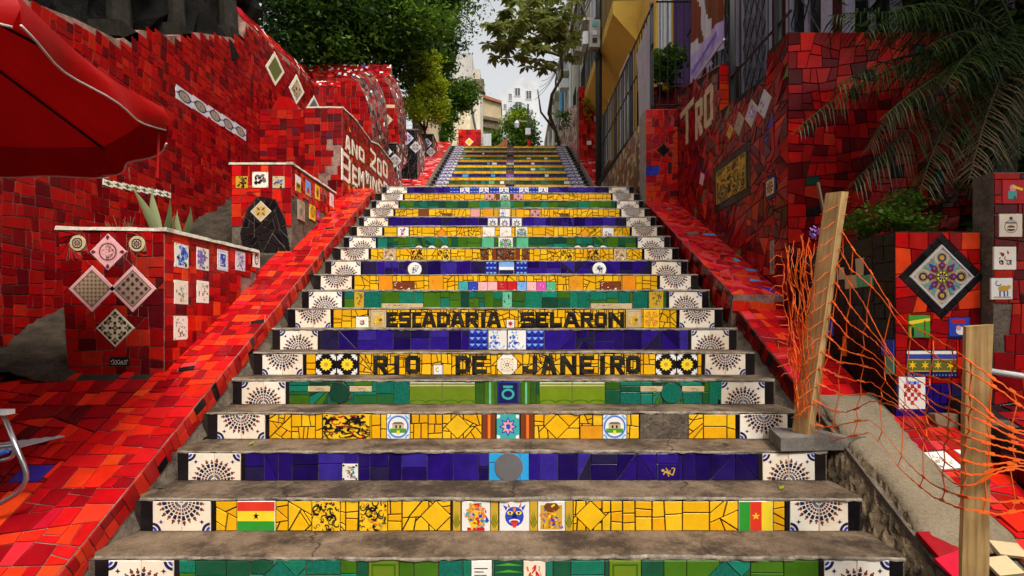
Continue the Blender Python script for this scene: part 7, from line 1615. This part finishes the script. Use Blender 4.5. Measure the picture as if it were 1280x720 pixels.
# ------------------------------------------------------------------ palm and greenery at the upper right
pm = empty('palm_tree', (3.75, 4.0, .8), 'drooping palm with dark feathery fronds in front of the red wall', 'palm')
b = MB(); b.tube([(3.72, 4.0, .6), (3.68, 3.95, 1.6), (3.72, 3.9, 2.5), (3.75, 3.85, 3.1)], [.09, .075, .07, .06], 9); put(b.build('trunk', 'bark', smooth=True), pm)
def frond(base, mid, tip, n, leaf, parent, mat, seed, drop=.5):
    rg = random.Random(seed); base, mid, tip = Vector(base), Vector(mid), Vector(tip); pts = [base * (1 - t) ** 2 + mid * 2 * t * (1 - t) + tip * t * t for t in [i / 20 for i in range(21)]]
    b = MB(); b.tube(pts, [.011 * (1 - .8 * i / 20) for i in range(21)], 5); V, Fc = [], []
    for k in range(n):
        t = .15 + .83 * k / n; x = t * 20; i = min(19, int(x)); q = pts[i].lerp(pts[i + 1], x - i); tg = (pts[i + 1] - pts[i]).normalized()
        for sg in (-1, 1):
            s = tg.cross(Vector((0, 0, 1))).normalized() * sg; L = leaf * (math.sin(math.pi * (t * .85 + .1)) * .75 + .25) * rg.uniform(.8, 1.15); d = (s * .8 + tg * .65 + Vector((0, 0, -drop * rg.uniform(.2, 1.2)))).normalized(); w = .008
            m1 = q + d * L * .5 + Vector((0, 0, .02 * L)); e = q + d * L + Vector((0, 0, -.28 * L)); pw = tg * w; j = len(V); V += [q - pw * .5, q + pw * .5, m1 + pw * .7, m1 - pw * .7, e]; Fc += [(j, j + 1, j + 2, j + 3), (j + 3, j + 2, j + 4)]
    k = len(b.v); b.add(V, Fc); put(b.build('frond', mat), parent)
heart = Vector((3.75, 3.85, 3.1))
FR = [((1100, 60, 3.9), (990, 168, 3.7), .34), ((1130, 50, 3.8), (1040, 110, 3.6), .34), ((1160, 130, 3.7), (1060, 235, 3.5), .36), ((1180, 120, 3.6), (1150, 240, 3.4), .36), ((1150, 0, 3.7), (1035, 20, 3.7), .36), ((1200, -20, 3.6), (1110, 15, 3.4), .36), ((1240, 100, 3.5), (1210, 230, 3.3), .34), ((1260, 60, 3.6), (1275, 200, 3.4), .36), ((1200, 60, 3.5), (1100, 150, 3.3), .34), ((1280, -10, 3.6), (1240, 90, 3.2), .36), ((1120, 90, 4.0), (1085, 190, 3.9), .3), ((1250, -60, 4), (1160, -30, 4.2), .36), ((1230, 20, 3.5), (1180, 110, 3.2), .34), ((1270, 30, 3.7), (1300, 120, 3.4), .34), ((1190, 20, 4.05), (1120, 95, 4.1), .32), ((1180, -30, 3.7), (1075, 45, 3.5), .36), ((1240, 10, 3.6), (1155, 60, 3.35), .36), ((1220, 140, 3.6), (1255, 235, 3.5), .3)]
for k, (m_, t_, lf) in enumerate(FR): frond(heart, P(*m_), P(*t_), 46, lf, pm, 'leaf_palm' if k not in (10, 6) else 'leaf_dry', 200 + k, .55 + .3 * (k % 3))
b = MB()
for k in range(14):
    a = P(1225 + rg.uniform(-20, 25), 175 + rg.uniform(-20, 30), 3.6); c = a + Vector((rg.uniform(-.12, .05), 0, -rg.uniform(.15, .4))); b.tube([a, a.lerp(c, .5) + Vector((.03, 0, 0)), c], [.004, .003, .001], 4)
put(b.build('dead_leaves', 'leaf_dry'), pm)
sh = empty('shrub', (2.6, 3.7, 1.63), 'low bright green shrub growing in the diamond planter', 'shrub')
foliage('leaves', [Bp(1095, 275, 3.7, .20, .2, .09, 1), Bp(1125, 258, 3.75, .14, .15, .09, .7), Bp(1140, 280, 3.6, .18, .15, .06, .6)], 1500, .04, 'leaf_mid', sh, 71, clump=.035, nclump=60, aspect=.7)
b = MB()
for k in range(10): a = P(1100 + rg.uniform(-25, 40), 296, 3.7); b.tube([a, a + Vector((rg.uniform(-.1, .1), 0, rg.uniform(.05, .2)))], .003, 4)
put(b.build('stem', 'bark'), sh)
hd = empty('shrub', (4.4, 5, 1), 'dense dark shrubbery in the shade behind the palm', 'shrub')
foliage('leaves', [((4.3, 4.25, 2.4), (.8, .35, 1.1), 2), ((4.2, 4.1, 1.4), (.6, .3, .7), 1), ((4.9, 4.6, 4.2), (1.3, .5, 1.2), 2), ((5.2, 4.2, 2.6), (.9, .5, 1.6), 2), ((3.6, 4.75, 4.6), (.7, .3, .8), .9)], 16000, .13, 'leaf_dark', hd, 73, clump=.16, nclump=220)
b = MB(); b.tube([(4.4, 4.6, .6), (4.5, 4.6, 3)], .06, 6); put(b.build('stem', 'bark'), hd)
cano = tree('street_tree', 'unseen dark tree overhead beyond the palm, added to shade the wall corner', (5.2, 4.9, .5), [(4.2, 4.0, 6.2), (5.2, 3.2, 6.6), (5.8, 5.0, 6.4)], .14, [([((4.3, 3.9, 6.2), (1.5, 1.4, .7), 2), ((5.3, 3.0, 6.4), (1.5, 1.6, .8), 2), ((4.8, 2.0, 6.0), (1.2, 1.0, .6), 1)], 16000, .16, 'leaf_dark', dict(clump=.25, nclump=160))], 81)  # overhead crown out of view, put in for shade on this corner
tree('street_tree', 'unseen leafy tree added to shade the palm and the red wall', (7.2, 0.6, -.36), [(6.0, 0.9, 6.5), (7.5, 2.2, 7), (6.6, -.6, 6.6)], .2, [([((5.7, 1.2, 6.3), (1.6, 1.7, 1.1), 2), ((6.4, 2.4, 6.6), (1.6, 1.6, 1.1), 1.5), ((5.3, .4, 6.4), (1.2, 1.2, .9), 1)], 16000, .2, 'leaf_dark', dict(clump=.3, nclump=180))], 85)  # tree outside the view, placed only to shade the right side
# a few fallen leaves on the treads
rg = random.Random(90)
for k, (i, x, m) in enumerate(((2, 314, 'leaf_bright'), (1, 977, 'leaf_bright'), (2, 908, 'leaf_bright'), (4, 570, 'leaf_dry'), (1, 200, 'leaf_dry'))):
    d = D0 + i * T_ + .14; p = Vector((px_u(i, x) * (d / (D0 + i * T_)), d, i * R_ + .006)); a = rg.uniform(0, 6.28); t = Vector((math.cos(a), math.sin(a), .15)) * .022; s = Vector((-math.sin(a), math.cos(a), .2)) * .012
    V = [p - t, p + s, p + t * 1.1 + Vector((0, 0, .006)), p - s + Vector((0, 0, .004))]; V += [q - Vector((0, 0, .001)) for q in V]
    tag(mesh_obj('fallen_leaf', V, [(0, 1, 2, 3), (7, 6, 5, 4), (0, 4, 5, 1), (1, 5, 6, 2), (2, 6, 7, 3), (3, 7, 4, 0)], m), ['yellow green leaf lying on the tread above the blue step with the grey disc', 'small leaf on the tread above the striped flag tiles', 'tiny yellow leaf on the tread of the step with the lizard tile', 'dry leaf on the tread above the green scalloped step', 'dry leaf on the tread near the striped flag tile'][k], 'leaf', 'fallen leaves')

# ------------------------------------------------------------------ the street across from the stair foot, behind the viewpoint
for x0, x1, h, m, lab in ((-14, -4.5, 8.5, 'plaster_grey', 'plain grey house across the street from the stair foot'), (-4.4, 4.2, 7.5, 'plaster_beige', 'plain beige house across the street, facing the stair'), (4.3, 14, 9.0, 'maroon_wall', 'plain maroon house across the street from the stair foot')):
    root = empty('house', (x0, -9, -.36), lab, 'house'); b = MB(); b.box(x0, x1, -14, -9, -.5, h); put(b.build('wall', m), root)
    S = Surf((0, -9, 0), (-1, 0, 0), (0, 0, 1))
    for k in range(3):
        for zz in (0.4, 3.6): u = -(x0 + (x1 - x0) * (k + .5) / 3); window(root, S, u - .5, zz, u + .5, zz + 1.9, 'lilac_paint', 'glass_dark', 0, .1)
